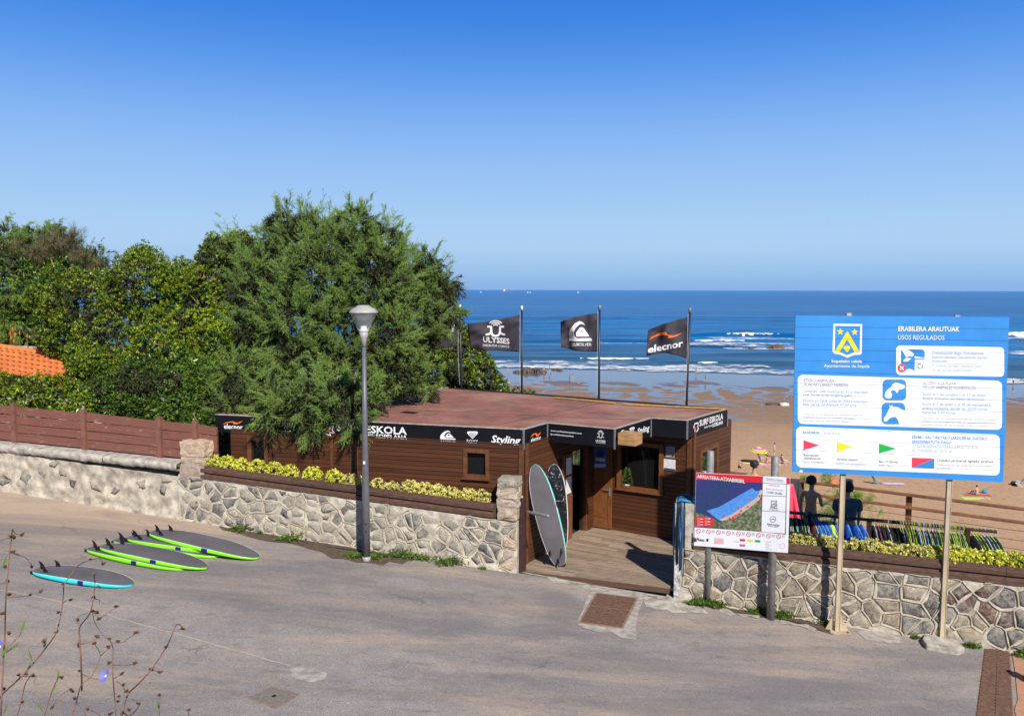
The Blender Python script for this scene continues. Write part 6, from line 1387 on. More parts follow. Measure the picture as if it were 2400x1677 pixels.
# ---- weeds at the foot of walls and posts
def weed(p, r, label, n=60, L=.05, cat='weed', tall=.5):
    T_ = thing('weed_tuft', label, cat, p); C = np.array(p) + rng.normal(size=(n, 3))*np.array([r*.5, r*.28, .0]) + np.abs(rng.normal(size=(n, 1)))*np.array([0, 0, r*tall*.35])
    C[:, 2] += .012; D = rng.normal(size=(n, 3))*.5 + np.array([0, -.2, 1]); V, F = rosettes(C, D, L, L*.38, 7, 1.2); tri_mesh('foliage', V, F, M['weed'], T_, 4)
    m_ = MB()
    for k in range(6): q = Vector(C[k % n]); m_.tube([Vector(p)+Vector((random.uniform(-.04, .04), 0, -.01)), q], [.005, .003], 4, False)
    m_.build('stem', M['weed'], T_)
for (px, py, r, n, lab) in ((565, 1243, .22, 60, 'green weed tuft at the wall foot beside the green surfboards'), (680, 1266, .25, 45, 'low weed strip at the wall foot between the surfboards and the lamp'), (610, 1250, .06, 8, 'tiny weed sprig right of the first tuft at the wall foot'),
    (872, 1308, .20, 60, 'leafy weeds around the right of the lamp base'), (830, 1305, .16, 50, 'leafy weeds left of the lamp base'), (950, 1300, .28, 80, 'spreading weeds at the wall foot right of the lamp'), (990, 1310, .2, 50, 'weed patch at the wall foot halfway to the pier'), (1055, 1318, .24, 90, 'dense weed patch at the wall foot near the stone pier'), (1130, 1334, .05, 8, 'tiny weed by the foot of the stone pier'),
    (1635, 1416, .16, 90, 'leafy weed left of the left map sign post'), (1678, 1420, .18, 110, 'bright leafy weed right of the left map sign post'), (1782, 1436, .17, 90, 'weed left of the right map sign post'), (1832, 1444, .19, 120, 'bushy weed right of the right map sign post'), (1935, 1462, .1, 25, 'small weed beside the left billboard post'),
    (2140, 1488, .06, 14, 'tiny weed left of the right billboard post'), (2270, 1503, .12, 25, 'small weed right of the right billboard post'), (2368, 1478, .24, 110, 'green weed growing on the wall foot near the drain'), (2388, 1500, .2, 80, 'green weed at the right edge by the drain')):
    p = RD(px, py); T0 = (p-P0).dot(N)
    if T0 < .03: p = p + N*(.06-T0)
    weed(p, r*1.25, lab, int(n*1.7), .06)
# ---- roadside bank plants in the foreground (chicory stems)
def stemP(x, y, Y): return AT(x, y, Y)
def chicory(label, Y, stems, buds, flowers=(), greens=()):
    root = stemP(*stems[0][0], Y); T_ = thing('chicory_plant', label, 'wildflower', root, group='dry chicory stems in the foreground')
    for st in stems:
        pts = [stemP(x, y, Y+.04*math.sin(i*2.1+len(st))) for i, (x, y) in enumerate(st)]; r0 = .0022 if len(st) > 6 else (.0015 if len(st) > 4 else .0010)
        # smooth
        fine = []
        for i in range(len(pts)-1):
            p0_, p1_, p2_, p3_ = pts[max(i-1, 0)], pts[i], pts[i+1], pts[min(i+2, len(pts)-1)]
            for q in (0, .25, .5, .75): fine.append(.5*((2*p1_)+(-p0_+p2_)*q+(2*p0_-5*p1_+4*p2_-p3_)*q*q+(-p0_+3*p1_-3*p2_+p3_)*q**3))
        fine.append(pts[-1]); m_ = MB(); n_ = len(fine); m_.tube(fine, [r0*(1-.55*i/n_) for i in range(n_)], 6); m_.build('stem', M['chic_stem'], T_, smooth=True)
    for (x, y) in buds:
        c = stemP(x, y, Y); m_ = MB()
        for k in range(7):
            d = Vector((random.uniform(-1, 1), random.uniform(-1, 1), random.uniform(-.3, 1))).normalized(); e = d.cross(Vector((0, 0, 1))).normalized()*.0028; L = random.uniform(.004, .010)
            m_.add([c-e, c+d*L*.5-e*1.3, c+d*L, c+d*L*.5+e*1.3, c+e], [(0, 1, 2, 3, 4)]); m_.add([c+e.cross(d), c+d*L*.5+e.cross(d)*1.3, c+d*L*.9, c-e.cross(d)], [(0, 1, 2, 3)])
        m_.build('bud', M['chic_bud'], T_)
    for (x, y, s_) in flowers:
        c = stemP(x, y, Y); F_ = thing('tmp', None, None); bpy.data.objects.remove(F_)
        ax = Vector((-.5, -.6, .5)).normalized(); a1 = ax.cross(Vector((0, 0, 1))).normalized(); a2 = ax.cross(a1)
        for k in range(11):
            a = k*2*math.pi/11; d = (a1*math.cos(a)+a2*math.sin(a))*.9+ax*.35; w_ = ax.cross(d).normalized()*.0022*s_; L = .014*s_*random.uniform(.85, 1.1)
            m_ = MB(); m_.add([c+d*.002, c+d*L*.5-w_, c+d*L*.95-w_*1.2, c+d*L, c+d*L*.95+w_*1.2, c+d*L*.5+w_], [(0, 1, 2, 3, 4, 5)]); m_.build('petal', M['chic_petal'], T_)
        m_ = MB(); m_.lathe(c, [(0, -.004), (.004, 0), (0, .005)], 6); m_.build('flower_centre', M['white'], T_)
    for (x, y, a) in greens:
        c = stemP(x, y, Y); d = Vector((math.cos(a), .1, math.sin(a))); w_ = Vector((-d.z, 0, d.x))*.003; m_ = MB(); m_.add([c-w_*.5, c+d*.016-w_, c+d*.034, c+d*.016+w_, c+w_*.5], [(0, 1, 2, 3, 4)]); m_.build('leaf', M['weed'], T_)
M['chic_stem'] = sm('dry_stem', (.26, .115, .075), (.16, .075, .05), 60, .8); M['chic_bud'] = sm('dry_bud', (.17, .085, .04), (.09, .04, .022), 120, .9); M['chic_petal'] = sm('blue_petal', (.13, .13, .48), (.20, .21, .60), 80, .6)
cC = lambda x, y: (x/3.3622, 1200+y/3.3622)
def cc_(*p): return [cC(*q) for q in p]
chicory('tall reddish chicory stem with bud clusters at the left edge of the photo', 1.9, [cc_((-10, 1900), (8, 1560), (20, 1280), (38, 960), (45, 700), (62, 480), (85, 250), (98, 125)), cc_((98, 130), (115, 160), (150, 178), (180, 180)), cc_((100, 320), (150, 335), (200, 355), (240, 400), (255, 435)), cc_((60, 670), (150, 665), (235, 650), (335, 625)), cc_((40, 1110), (85, 1040), (150, 970), (170, 935)), cc_((45, 1105), (100, 1060), (150, 1020)), cc_((85, 200), (30, 212), (0, 230)), cc_((60, 545), (20, 560), (-10, 565))],
        cc_((88, 190), (102, 315), (35, 430), (62, 540), (75, 650), (20, 800), (70, 960), (325, 630), (240, 650), (175, 180), (250, 435), (25, 1390), (110, 208)), [(*cC(5, 1062), 1.2)], [(*cC(20, 430), 1.2), (*cC(60, 1090), .5), (*cC(10, 1130), 1.), (*cC(165, 940), 1.2)])
chicory('arching chicory stem crossing in front of the cyan surfboard', 2.1, [cc_((-40, 1520), (20, 1430), (150, 1310), (260, 1190), (350, 1080), (440, 950), (480, 800), (500, 640), (505, 575), (560, 490), (620, 415), (700, 378), (785, 362)), cc_((785, 362), (805, 385), (810, 412)), cc_((500, 710), (530, 690), (560, 688)), cc_((130, 1620), (165, 1500), (200, 1350), (250, 1285), (285, 1290)), cc_((150, 1290), (210, 1290), (275, 1295), (262, 1350))],
        cc_((500, 570), (460, 790), (450, 945), (350, 1050), (345, 1020), (150, 1280), (205, 1275), (170, 1495), (715, 375), (260, 1290), (560, 690), (810, 410)), [], [(*cC(255, 1175), 1.9), (*cC(345, 1065), 1.3), (*cC(205, 1270), 1.2)])
chicory('branching chicory with knotted seed heads right of the arching stem', 2.0, [cc_((560, 1640), (600, 1500), (640, 1360), (720, 1290), (790, 1130), (740, 1030)), cc_((645, 1400), (640, 1200), (628, 1000), (630, 900), (710, 790), (740, 640), (748, 560), (740, 485)), cc_((730, 790), (745, 860), (800, 950), (860, 1010)), cc_((760, 850), (850, 790), (915, 745)), cc_((620, 1040), (700, 1025), (780, 985)), cc_((630, 905), (605, 850), (620, 815), (700, 790)), cc_((640, 1270), (720, 1305), (780, 1312)), cc_((790, 1130), (840, 1085), (880, 1060)), cc_((405, 1640), (408, 1540), (480, 1440), (550, 1395)), cc_((745, 680), (785, 690), (780, 720)), cc_((605, 1490), (660, 1570), (700, 1640))],
        cc_((740, 490), (740, 670), (780, 590), (725, 780), (760, 790), (785, 840), (915, 745), (765, 980), (610, 850), (620, 1045), (630, 1250), (575, 1410), (560, 1400), (590, 1470), (408, 1540), (745, 1035), (690, 1555)), [], [])
chicory('chicory with a blue violet flower halfway up its stem', 1.95, [cc_((915, 1640), (905, 1480), (890, 1300), (888, 1180), (890, 1070), (865, 1000)), cc_((890, 1200), (980, 1205), (1060, 1190)), cc_((870, 1030), (970, 1020), (1020, 985), (1075, 950)), cc_((900, 1305), (930, 1290), (960, 1275)), cc_((940, 1640), (975, 1540), (1010, 1430), (1100, 1340), (1190, 1240), (1280, 1110), (1340, 1000), (1380, 900), (1410, 880), (1445, 910)), cc_((920, 1330), (960, 1360), (1000, 1420)), cc_((1190, 1245), (1230, 1250), (1260, 1265)), cc_((960, 1560), (1010, 1600), (1060, 1570), (1095, 1510), (1040, 1470)), cc_((720, 1560), (780, 1590), (810, 1640))],
        cc_((865, 1000), (930, 1020), (850, 1060), (1075, 948), (860, 1190), (1060, 1190), (960, 1275), (1310, 1065), (1190, 1240), (1000, 1410), (970, 1360), (940, 1450), (930, 1490), (1020, 1560), (960, 1590), (1095, 1508), (1440, 915), (1260, 1262), (870, 1590)), [(*cC(835, 1290), 1.35)], [])
chicory('thin green sprig low in the foreground', 2.2, [cc_((340, 1640), (380, 1500), (430, 1360), (470, 1290), (490, 1305)), cc_((1255, 1640), (1258, 1550), (1262, 1440)), cc_((1480, 1640), (1490, 1560))], cc_((485, 1300), (1258, 1440), (1487, 1560)), [], [(*cC(450, 1330), 1.4), (*cC(395, 1430), 1.), (*cC(1255, 1555), 1.8), (*cC(340, 1570), 2.2), (*cC(30, 1580), 1.2)])
# ---- red hot pokers
kt = MB()
def poker(px, py, h, lab):
    p = AT(px, py, 26.2); b = Vector((p.x, p.y, p.z-.75)); T_ = thing('red_hot_poker', lab, 'flower', b); m_ = MB(); m_.tube([b, p], .012, 5); m_.build('stem', M['weed'], T_)
    m_ = MB(); m_.lathe(p, [(0, -.03), (.020, 0), (.023, .05), (.010, .10), (0, .115)], 8); m_.build('flower_spike', M['poker'], T_)
M['poker'] = sm('poker_red', (.80, .13, .02), (.72, .06, .02), 30, .6)
for px, py, l in ((30, 775, 'tallest red hot poker flower left of the bush by the orange roof'), (24, 785, 'leftmost red hot poker flower behind the orange roof'), (36, 788, 'red hot poker flower in the middle of the clump'), (46, 783, 'right hand red hot poker of the main clump'), (26, 795, 'lower left red hot poker with orange tip'), (33, 803, 'lowest red hot poker of the clump'), (64, 790, 'lone red hot poker right of the clump')): poker(px, py, 1, l)
# ---- orange tiled roof
e0 = AT(-60, 868, 24.2); e1 = AT(228, 918, 23.2); r0_ = AT(-60, 808, 25.9); r1_ = AT(232, 850, 24.9)
TRF = thing('tiled_roof_house', 'house with an orange clay tile roof half buried in the bushes at the left', 'house', (e0+e1)/2 - Vector((0, -1, 3)))
ud = (e1-e0); cols = 20; rows_ = 6
tm = MB(); nseg = 6; Lt = 1.; V = []
for i in range(2):
    for k in range(nseg+1): a = math.pi*k/nseg; V.append((-.5*math.cos(a), i-.0, .5*math.sin(a)))
tm.add(V, [(k, k+1, nseg+2+k, nseg+1+k) for k in range(nseg)]); me = bpy.data.meshes.new('tile'); me.from_pydata(tm.v, [], tm.f); me.materials.append(M['tile']); [setattr(p, 'use_smooth', True) for p in me.polygons]
for j in range(rows_):
    for i in range(cols):
        a = e0 + ud*((i+.5)/cols); b = r0_ + (r1_-r0_)*((i+.5)/cols); p = a.lerp(b, j/rows_); q = a.lerp(b, (j+1.12)/rows_); y = (q-p); x = ud.normalized(); z = x.cross(y).normalized(); w_ = ud.length/cols
        if z.z < 0: z = -z
        o = link('roof_tile', me, TRF); mm = Matrix.Identity(4); p = p + z*(.035 if True else 0) 
        y2 = y - z*.03
        for c_, v in enumerate((x*w_*.98, y2, z*w_*.62)):
            for k in range(3): mm[k][c_] = v[k]
        for k in range(3): mm[k][3] = p[k] + z[k]*.0
        mm = WM(TRF).inverted() @ mm; l_, r_, s_ = mm.decompose(); o.location = l_; o.rotation_euler = r_.to_euler(); o.scale = s_
m = MB(); zz_ = (r0_-e0).cross(ud).normalized(); zz_ = zz_ if zz_.z > 0 else -zz_
m.add([e0-zz_*.02, e1-zz_*.02, r1_-zz_*.02, r0_-zz_*.02, e0-zz_*.12, e1-zz_*.12, r1_-zz_*.12, r0_-zz_*.12], [(0, 1, 2, 3), (7, 6, 5, 4), (0, 4, 5, 1), (1, 5, 6, 2), (2, 6, 7, 3), (3, 7, 4, 0)]); m.build('roof_deck', M['tile'], TRF)
for i in range(14):
    a = r0_.lerp(r1_, i/14); b = r0_.lerp(r1_, (i+1.1)/14); m = MB(); V = []; x = (b-a).normalized(); s_ = x.cross(Vector((0, 0, 1))).normalized()
    for k, p in enumerate((a, b)):
        for q in range(7): an_ = math.pi*q/6; V.append(p + s_*(.11*math.cos(an_)) + Vector((0, 0, .10*math.sin(an_)+.05+.015*(1-k))))
    m.add(V, [(q, q+1, 7+q+1, 7+q) for q in range(6)]); m.build('ridge_tile', M['tile'], TRF, smooth=True)
cw = e0.lerp(e1, .5); m = MB(); f1_ = Vector((e0.x, e0.y+.3, 0)); f2_ = Vector((e1.x, e1.y+.3, 0)); b1_ = Vector((r0_.x, r0_.y+.5, 0)); b2_ = Vector((r1_.x, r1_.y+.5, 0))
m.prism([(f1_.x, f1_.y), (f2_.x, f2_.y), (b2_.x, b2_.y), (b1_.x, b1_.y)], 0., [min(e0.z, e1.z)-.2]*4); m.build('wall', M['cream_wall'], TRF)
# low garden wall behind the pokers
a_, b_ = AT(-40, 806, 26.6), AT(80, 812, 26.4); m = MB(); m.bar(a_-Vector((0, 0, .3)), b_-Vector((0, 0, .3)), .2, .6); tag(m.build('garden_wall', M['cream_wall']), 'pale low garden wall behind the orange roof below the pokers', 'wall')
# ================================================================== PEOPLE
def skin_mesh(name, J, Ed, mat, parent, sub=1, root=0):
    """J: {key:(pos, radius or (rx,ry))}; one continuous skinned surface"""
    keys = list(J); me = bpy.data.meshes.new(name); me.from_pydata([tuple(J[k][0]) for k in keys], [(keys.index(a), keys.index(b)) for a, b in Ed], [])
    o = bpy.data.objects.new(name, me); COL.objects.link(o); md = o.modifiers.new('s', 'SKIN'); md.use_smooth_shade = True; md.branch_smoothing = .6
    sk = me.skin_vertices[0].data
    for i, k in enumerate(keys):
        r = J[k][1]; sk[i].radius = (r, r) if not hasattr(r, '__len__') else r; sk[i].use_root = (i == root)
    if sub: s = o.modifiers.new('d', 'SUBSURF'); s.levels = sub; s.render_levels = sub
    dg = bpy.context.evaluated_depsgraph_get(); dg.update(); me2 = bpy.data.meshes.new_from_object(o.evaluated_get(dg)); bpy.data.objects.remove(o); bpy.data.meshes.remove(me)
    me2.materials.clear(); me2.materials.append(mat); me2.name = name; me2.polygons.foreach_set('use_smooth', [True]*len(me2.polygons)); me2.transform(WM(parent).inverted())
    return link(name, me2, parent)
SK = {}
def skinm(n, a, b): SK[n] = sm('skin_'+n, a, b, 6, .55); return SK[n]
skinm('fair', (.62, .36, .25), (.54, .29, .19)); skinm('tan', (.50, .265, .16), (.42, .21, .12)); skinm('brown', (.58, .33, .22), (.48, .25, .16))
M['hair_dark'] = sm('hair_dark', (.035, .022, .016), (.014, .009, .007), 30, .6, .8, .01); M['hair_grey'] = sm('hair_grey', (.5, .49, .48), (.36, .35, .34), 20, .7); M['hair_brown'] = sm('hair_brown', (.10, .05, .025), (.06, .03, .015), 20, .7)
def cloth(n, c): 
    if n not in M: M[n] = sm(n, c, tuple(q*.7 for q in c), 9, .85)
    return M[n]
def person(label, p, face, h=1.72, pose='stand', skin='tan', hair='hair_dark', shorts=None, top=None, cap=None, arms=None, detail=0, build=1., group=None, headturn=0., bikini=None):
    """p: ground point under the feet (or seat); face: heading angle, 0 looks along +Y (away), anticlockwise"""
    T_ = thing('person', label, 'person', p, group=group); s = h/1.75; f = Vector((-math.sin(face), math.cos(face), 0)); r = Vector((f.y, -f.x, 0)); up = Vector((0, 0, 1)); P_ = Vector(p)
    def X(a, b, c): return P_ + (r*a + f*b + up*c)*s
    bw = build
    if pose == 'sit':      # on the ground, knees drawn up
        hip = .13; L = dict(pel=(0, 0, hip), kneeL=(-.16, .42, .42), kneeR=(.16, .40, .40), footL=(-.14, .66, .06), footR=(.14, .64, .06), toeL=(-.14, .80, .04), toeR=(.14, .78, .04)); lean = .06; z0 = hip-.93
    elif pose == 'chair':
        hip = .32; L = dict(pel=(0, 0, hip), kneeL=(-.12, .44, .42), kneeR=(.12, .44, .40), footL=(-.14, .80, .08), footR=(.14, .86, .08), toeL=(-.14, .92, .06), toeR=(.14, .98, .06)); lean = -.22; z0 = hip-.93
    elif pose == 'squat':
        hip = .30; L = dict(pel=(0, 0, hip), kneeL=(-.17, .38, .46), kneeR=(.17, .38, .44), footL=(-.14, .16, .06), footR=(.14, .14, .06), toeL=(-.15, .32, .04), toeR=(.15, .30, .04)); lean = .20; z0 = hip-.93
    elif pose == 'walk':
        L = dict(pel=(0, 0, .93), kneeL=(-.09, .20, .52), kneeR=(.09, -.02, .50), footL=(-.09, .26, .09), footR=(.09, -.30, .14), toeL=(-.09, .44, .05), toeR=(.09, -.18, .05)); lean = .03; z0 = 0
    else:
        L = dict(pel=(0, 0, .93), kneeL=(-.10, .02, .50), kneeR=(.10, .03, .50), footL=(-.12, -.02, .08), footR=(.12, -.01, .08), toeL=(-.14, .15, .04), toeR=(.14, .16, .04)); lean = .0; z0 = 0
    def tz_(a, b, c): return X(a, b + lean*(c-.93)*1.6, c+z0)
    sh = 1.43
    J = {'pel': (X(*L['pel']), (.145*s*bw, .105*s*bw)), 'waist': (tz_(0, .01, 1.10), (.125*s*bw, .095*s*bw)), 'chest': (tz_(0, .015, 1.30), (.155*s*bw, .110*s*bw)), 'neck0': (tz_(0, .0, 1.46), (.075*s, .06*s)), 'neck': (tz_(0, .01, 1.53), .052*s), 'jaw': (tz_(0, .035, 1.585), (.062*s, .07*s)), 'head': (tz_(0, .02, 1.66), (.074*s, .090*s)), 'crown': (tz_(0, .015, 1.72), (.056*s, .066*s))}
    Ed = [('pel', 'waist'), ('waist', 'chest'), ('chest', 'neck0'), ('neck0', 'neck'), ('neck', 'jaw'), ('jaw', 'head'), ('head', 'crown')]
    A = {'default': ((.235, -.02, 1.12), (.25, .07, .86)), 'hips': ((.33, -.08, 1.16), (.20, .08, .98)), 'back': ((.30, -.08, 1.14), (.10, -.14, 1.02)), 'fwd': ((.26, .08, 1.14), (.20, .34, 1.16)), 'knees': ((.25, .14, 1.12), (.18, .36, 1.10)), 'up': ((.30, .10, 1.30), (.14, .20, 1.58)), 'out': ((.235, .03, 1.14), (.20, .30, 1.12))}
    al, ar = arms or ('default', 'default')
    for sd_, sg, an_ in (('L', -1, al), ('R', 1, ar)):
        e, w_ = A[an_]; J['sh'+sd_] = (tz_(sg*.185*bw, 0, sh-.03), .056*s); J['el'+sd_] = (tz_(sg*e[0], e[1], e[2]), .038*s); J['wr'+sd_] = (tz_(sg*w_[0], w_[1], w_[2]), .026*s)
        wv = Vector(w_)-Vector(e); wv = wv.normalized()*.09; J['pa'+sd_] = (tz_(sg*(w_[0]+wv.x), w_[1]+wv.y, w_[2]+wv.z), (.036*s, .018*s))
        Ed += [('chest', 'sh'+sd_), ('sh'+sd_, 'el'+sd_), ('el'+sd_, 'wr'+sd_), ('wr'+sd_, 'pa'+sd_)]
        J['hip'+sd_] = (X(L['pel'][0]+sg*.095, L['pel'][1]+.0, L['pel'][2]-.06), .088*s*bw); J['kn'+sd_] = (X(*L['knee'+sd_]), .055*s); J['ca'+sd_] = (Vector(X(*L['knee'+sd_])).lerp(X(*L['foot'+sd_]), .35), .052*s); J['an'+sd_] = (X(*L['foot'+sd_]), .036*s); J['to'+sd_] = (X(*L['toe'+sd_]), (.042*s, .026*s))
        Ed += [('pel', 'hip'+sd_), ('hip'+sd_, 'kn'+sd_), ('kn'+sd_, 'ca'+sd_), ('ca'+sd_, 'an'+sd_), ('an'+sd_, 'to'+sd_)]
        if detail:
            pa, wr_ = J['pa'+sd_][0], J['wr'+sd_][0]; d = (pa-wr_).normalized(); sdv = d.cross(Vector((0, 0, 1))).normalized() if abs(d.z) < .9 else Vector((0, 1, 0)); nn_ = d.cross(sdv)
            for k, (o_, ln) in enumerate(((-.030, .062), (-.010, .072), (.010, .068), (.030, .055))):
                p1 = pa+(sdv*o_+d*.02)*s; p2 = p1+(d*ln*.55+nn_*.012)*s; p3 = p2+(d*ln*.45+nn_*.022)*s
                for q_, pp_, rr in (('a', p1, .010), ('b', p2, .009), ('c', p3, .0075)): J[f'f{sd_}{k}{q_}'] = (pp_, rr*s)
                Ed += [('pa'+sd_, f'f{sd_}{k}a'), (f'f{sd_}{k}a', f'f{sd_}{k}b'), (f'f{sd_}{k}b', f'f{sd_}{k}c')]
            p1 = wr_.lerp(pa, .4)+(-sdv*.04)*s; p2 = p1+(d*.03-sdv*.02+nn_*.01)*s
            J[f't{sd_}a'] = (p1, .012*s); J[f't{sd_}b'] = (p2, .010*s); Ed += [('wr'+sd_, f't{sd_}a'), (f't{sd_}a', f't{sd_}b')]
    fh = Vector((-math.sin(face+headturn), math.cos(face+headturn), 0)); rh = Vector((fh.y, -fh.x, 0)); hc = J['head'][0]
    body = skin_mesh('body', J, Ed, SK[skin], T_, 2 if detail else 1)
    if detail:    # face and ears
        m_ = MB(); nb = hc + fh*.098*s + up*(-.012*s)
        m_.add([nb+up*.035*s-fh*.012*s, nb-rh*.016*s-up*.018*s-fh*.010*s, nb+rh*.016*s-up*.018*s-fh*.010*s, nb+fh*.020*s-up*.012*s], [(0, 1, 3), (0, 3, 2), (1, 2, 3), (0, 2, 1)]); m_.build('nose', SK[skin], T_, smooth=True)
        for sg in (-1, 1):
            m_ = rockmesh(hc+rh*sg*.082*s-fh*.005*s-up*.01*s, .012*s, .022*s, .032*s, 3, .15, 2); m_.build('ear', SK[skin], T_, smooth=True)
            m_ = rockmesh(hc+fh*.083*s+rh*sg*.032*s+up*.012*s, .012*s, .010*s, .008*s, 1, .0, 2); m_.build('eye', M['ink_dark'], T_, smooth=True)
        m_ = MB(); mb = hc+fh*.090*s-up*.062*s; m_.bar(mb-rh*.022*s, mb+rh*.022*s, .008*s, .010*s); m_.build('mouth', cloth('lips', (.35, .12, .09)), T_)
    if hair:
        hk_ = 1.16 if detail and not cap else 1.; hm = rockmesh(tuple(hc-fh*.018*s+up*.035*s), .098*s*hk_, .108*s*hk_, .098*s*hk_, h*10, .16 if detail else .06, 4 if detail else 2)
        if detail and not cap:     # curly, full hair: cut away the face
            hv = []
            for v in hm.v:
                v = Vector(v); d = (v-hc); k = 1 + .10*mnoise.noise(v*38) + .05*mnoise.noise(v*90); v = hc+d*(k+.06*mnoise.noise(v*60))
                fr = d.dot(fh)
                if fr > .045*s and d.z < .055*s: v = v - fh*(fr-.045*s)*1.0
                if d.z < -.06*s: v.z = hc.z-.06*s+(d.z+.06*s)*.35
                hv.append(tuple(v))
            hm.v = hv
        else:
            hm.v = [tuple(Vector(v)-fh*max(0, (Vector(v)-hc).dot(fh)-.05*s)*(1 if (Vector(v)-hc).z < .04*s else .3)) for v in hm.v]
        hm.build('hair', M[hair], T_, smooth=True)
    if cap:
        m_ = MB(); n_ = 14; pr = [(.0, .135), (.05, .128), (.085, .10), (.102, .05), (.104, .012)]; V = []
        for rr, z in pr:
            for k in range(n_): a = 2*math.pi*k/n_; V.append(hc + (rh*math.cos(a)*rr + fh*(math.sin(a)*rr*1.12-.01) + up*(z))*s)
        m_.add(V, [(i*n_+k, i*n_+(k+1) % n_, (i+1)*n_+(k+1) % n_, (i+1)*n_+k) for i in range(len(pr)-1) for k in range(n_)]); 
        c0 = hc+fh*.10*s+up*.02*s; m_.add([c0-rh*.085*s-fh*.02*s, c0-rh*.055*s+fh*.075*s-up*.015*s, c0+fh*.095*s-up*.02*s, c0+rh*.055*s+fh*.075*s-up*.015*s, c0+rh*.085*s-fh*.02*s], [(0, 1, 2, 3, 4)]); m_.build('cap', M[cap], T_, smooth=True)
    if shorts:
        g = .022*s; Jc = {'a': (J['pel'][0]+up*.09*s, (.145*s*bw+g, .105*s*bw+g)), 'p': (J['pel'][0], (.150*s*bw+g, .112*s*bw+g))}; E_ = [('a', 'p')]
        for sd_ in 'LR':
            hp, kn = J['hip'+sd_][0], J['kn'+sd_][0]; Jc['h'+sd_] = (hp, .090*s*bw+g); Jc['k'+sd_] = (hp.lerp(kn, .62), .075*s*bw+g); E_ += [('p', 'h'+sd_), ('h'+sd_, 'k'+sd_)]
        skin_mesh('shorts', Jc, E_, M[shorts], T_, 1)
    if bikini:
        m_ = MB(); 
        for key, zoff, rr in (('chest', .0, 1.05), ('pel', -.02, 1.04)):
            c = J[key][0]; q = J[key][1]; V = []
            for z in (-.055, .055):
                for k in range(12): a = 2*math.pi*k/12; V.append(c + (r*math.cos(a)*q[0]/s*rr*1.0 + f*math.sin(a)*q[1]/s*rr*1.1 + up*(z+zoff))*s)
            m_.add(V, [(k, (k+1) % 12, 12+(k+1) % 12, 12+k) for k in range(12)])
        m_.build('swimwear', M[bikini], T_, smooth=True)
    if top:
        g = .030*s; Jc = {'p': (J['pel'][0]+up*.02*s, (.15*s*bw+g, .11*s*bw+g)), 'w': (J['waist'][0], (.145*s*bw+g, .11*s*bw+g)), 'c': (J['chest'][0], (.165*s*bw+g, .125*s*bw+g)), 'n': (J['neck0'][0]+up*.005, (.085*s+.01, .07*s+.01))}; E_ = [('p', 'w'), ('w', 'c'), ('c', 'n')]
        for sd_ in 'LR':
            a, b = J['sh'+sd_][0], J['el'+sd_][0]; Jc['s'+sd_] = (a, .066*s+g*.7); Jc['e'+sd_] = (a.lerp(b, .80), .062*s+g*.6); E_ += [('c', 's'+sd_), ('s'+sd_, 'e'+sd_)]
        skin_mesh('t_shirt', Jc, E_, M[top], T_, 2 if detail else 1)
    return T_
cloth('shorts_black', (.02, .02, .025)); cloth('shorts_navy', (.03, .05, .14)); cloth('shorts_teal', (.02, .36, .40)); cloth('tee_teal', (.07, .125, .14)); cloth('cap_black', (.025, .022, .028)); cloth('cap_blue', (.05, .07, .55)); cloth('swim_blue', (.03, .32, .55)); cloth('swim_black', (.03, .03, .035)); cloth('swim_pink', (.75, .25, .38)); cloth('swim_white', (.7, .7, .72)); cloth('cloth_pink', (.80, .38, .55)); cloth('cloth_lilac', (.62, .55, .75)); cloth('cloth_lime', (.55, .75, .15)); cloth('cloth_red', (.7, .08, .06)); cloth('cloth_blue', (.04, .45, .62)); cloth('cloth_dblue', (.03, .16, .42))
# three men on the terrace
p = AT(1908, 1137, 18.45); man1 = person('shirtless dark haired man behind the wetsuit rail looking right', (p.x-.06, 18.45, -.045), R(-42), 1.77, skin='brown', shorts='shorts_navy', arms=('default', 'out'), detail=1, headturn=R(-18))
p = AT(1974, 1160, 17.9); man2 = person('dark curly haired man in a dark teal T shirt seen from behind the billboard post', (p.x, 17.6, -.045), R(-6), 1.82, skin='brown', shorts='shorts_black', top='tee_teal', arms=('default', 'default'), detail=1, build=1.30)
m = MB(); c = Vector((p.x-.14, 17.9, 1.30)); pz_ = Plane(Vector((p.x-.3, 17.72, 0)), Vector((p.x+.3, 17.70, 0)))
p = AT(1768, 1110, 20.2); man3 = person('bare shouldered man in a black baseball cap behind the map sign', (p.x, 20.2, -.045), R(-30), 1.77, skin='tan', shorts='shorts_navy', cap='cap_black', arms=('default', 'default'), detail=1, headturn=R(-35))
# bathers on the beach and at the water's edge
ZB_ = lambda x, y: G(x, y, -14.15)
def bather(px, py, lab, face, zg=-14.0, **k): q = G(px, py, zg); return person(lab, q, R(face), **k)
bather(1733, 1110, 'grey haired man in black shorts standing with hands on hips near the parasol', -20, -13.98, h=1.72, hair='hair_grey', shorts='shorts_black', arms=('hips', 'hips'), skin='tan', build=1.12)
bather(1815, 1071, 'man in a blue cap and turquoise shorts standing beyond the grey post', 60, -13.98, h=1.75, shorts='shorts_teal', cap='cap_blue', skin='fair', arms=('hips', 'default'), build=1.1)
Wz = -14.17
bather(1191, 871, 'distant paddler walking on the wet sand left of the rock outcrop', 80, Wz, h=1.7, pose='walk', skin='fair', bikini='cloth_red')
bather(1275, 877, 'bather in dark trunks standing just right of the rock outcrop', 40, Wz, h=1.72, skin='fair', shorts='swim_black')
bather(1288, 874, 'slim bather standing farther out than the trio right of the rock', -30, Wz, h=1.75, skin='fair', bikini='swim_black')
bather(1292, 886, 'bather in turquoise trunks walking right of the rock outcrop', -60, Wz, h=1.68, pose='walk', skin='tan', shorts='shorts_teal')
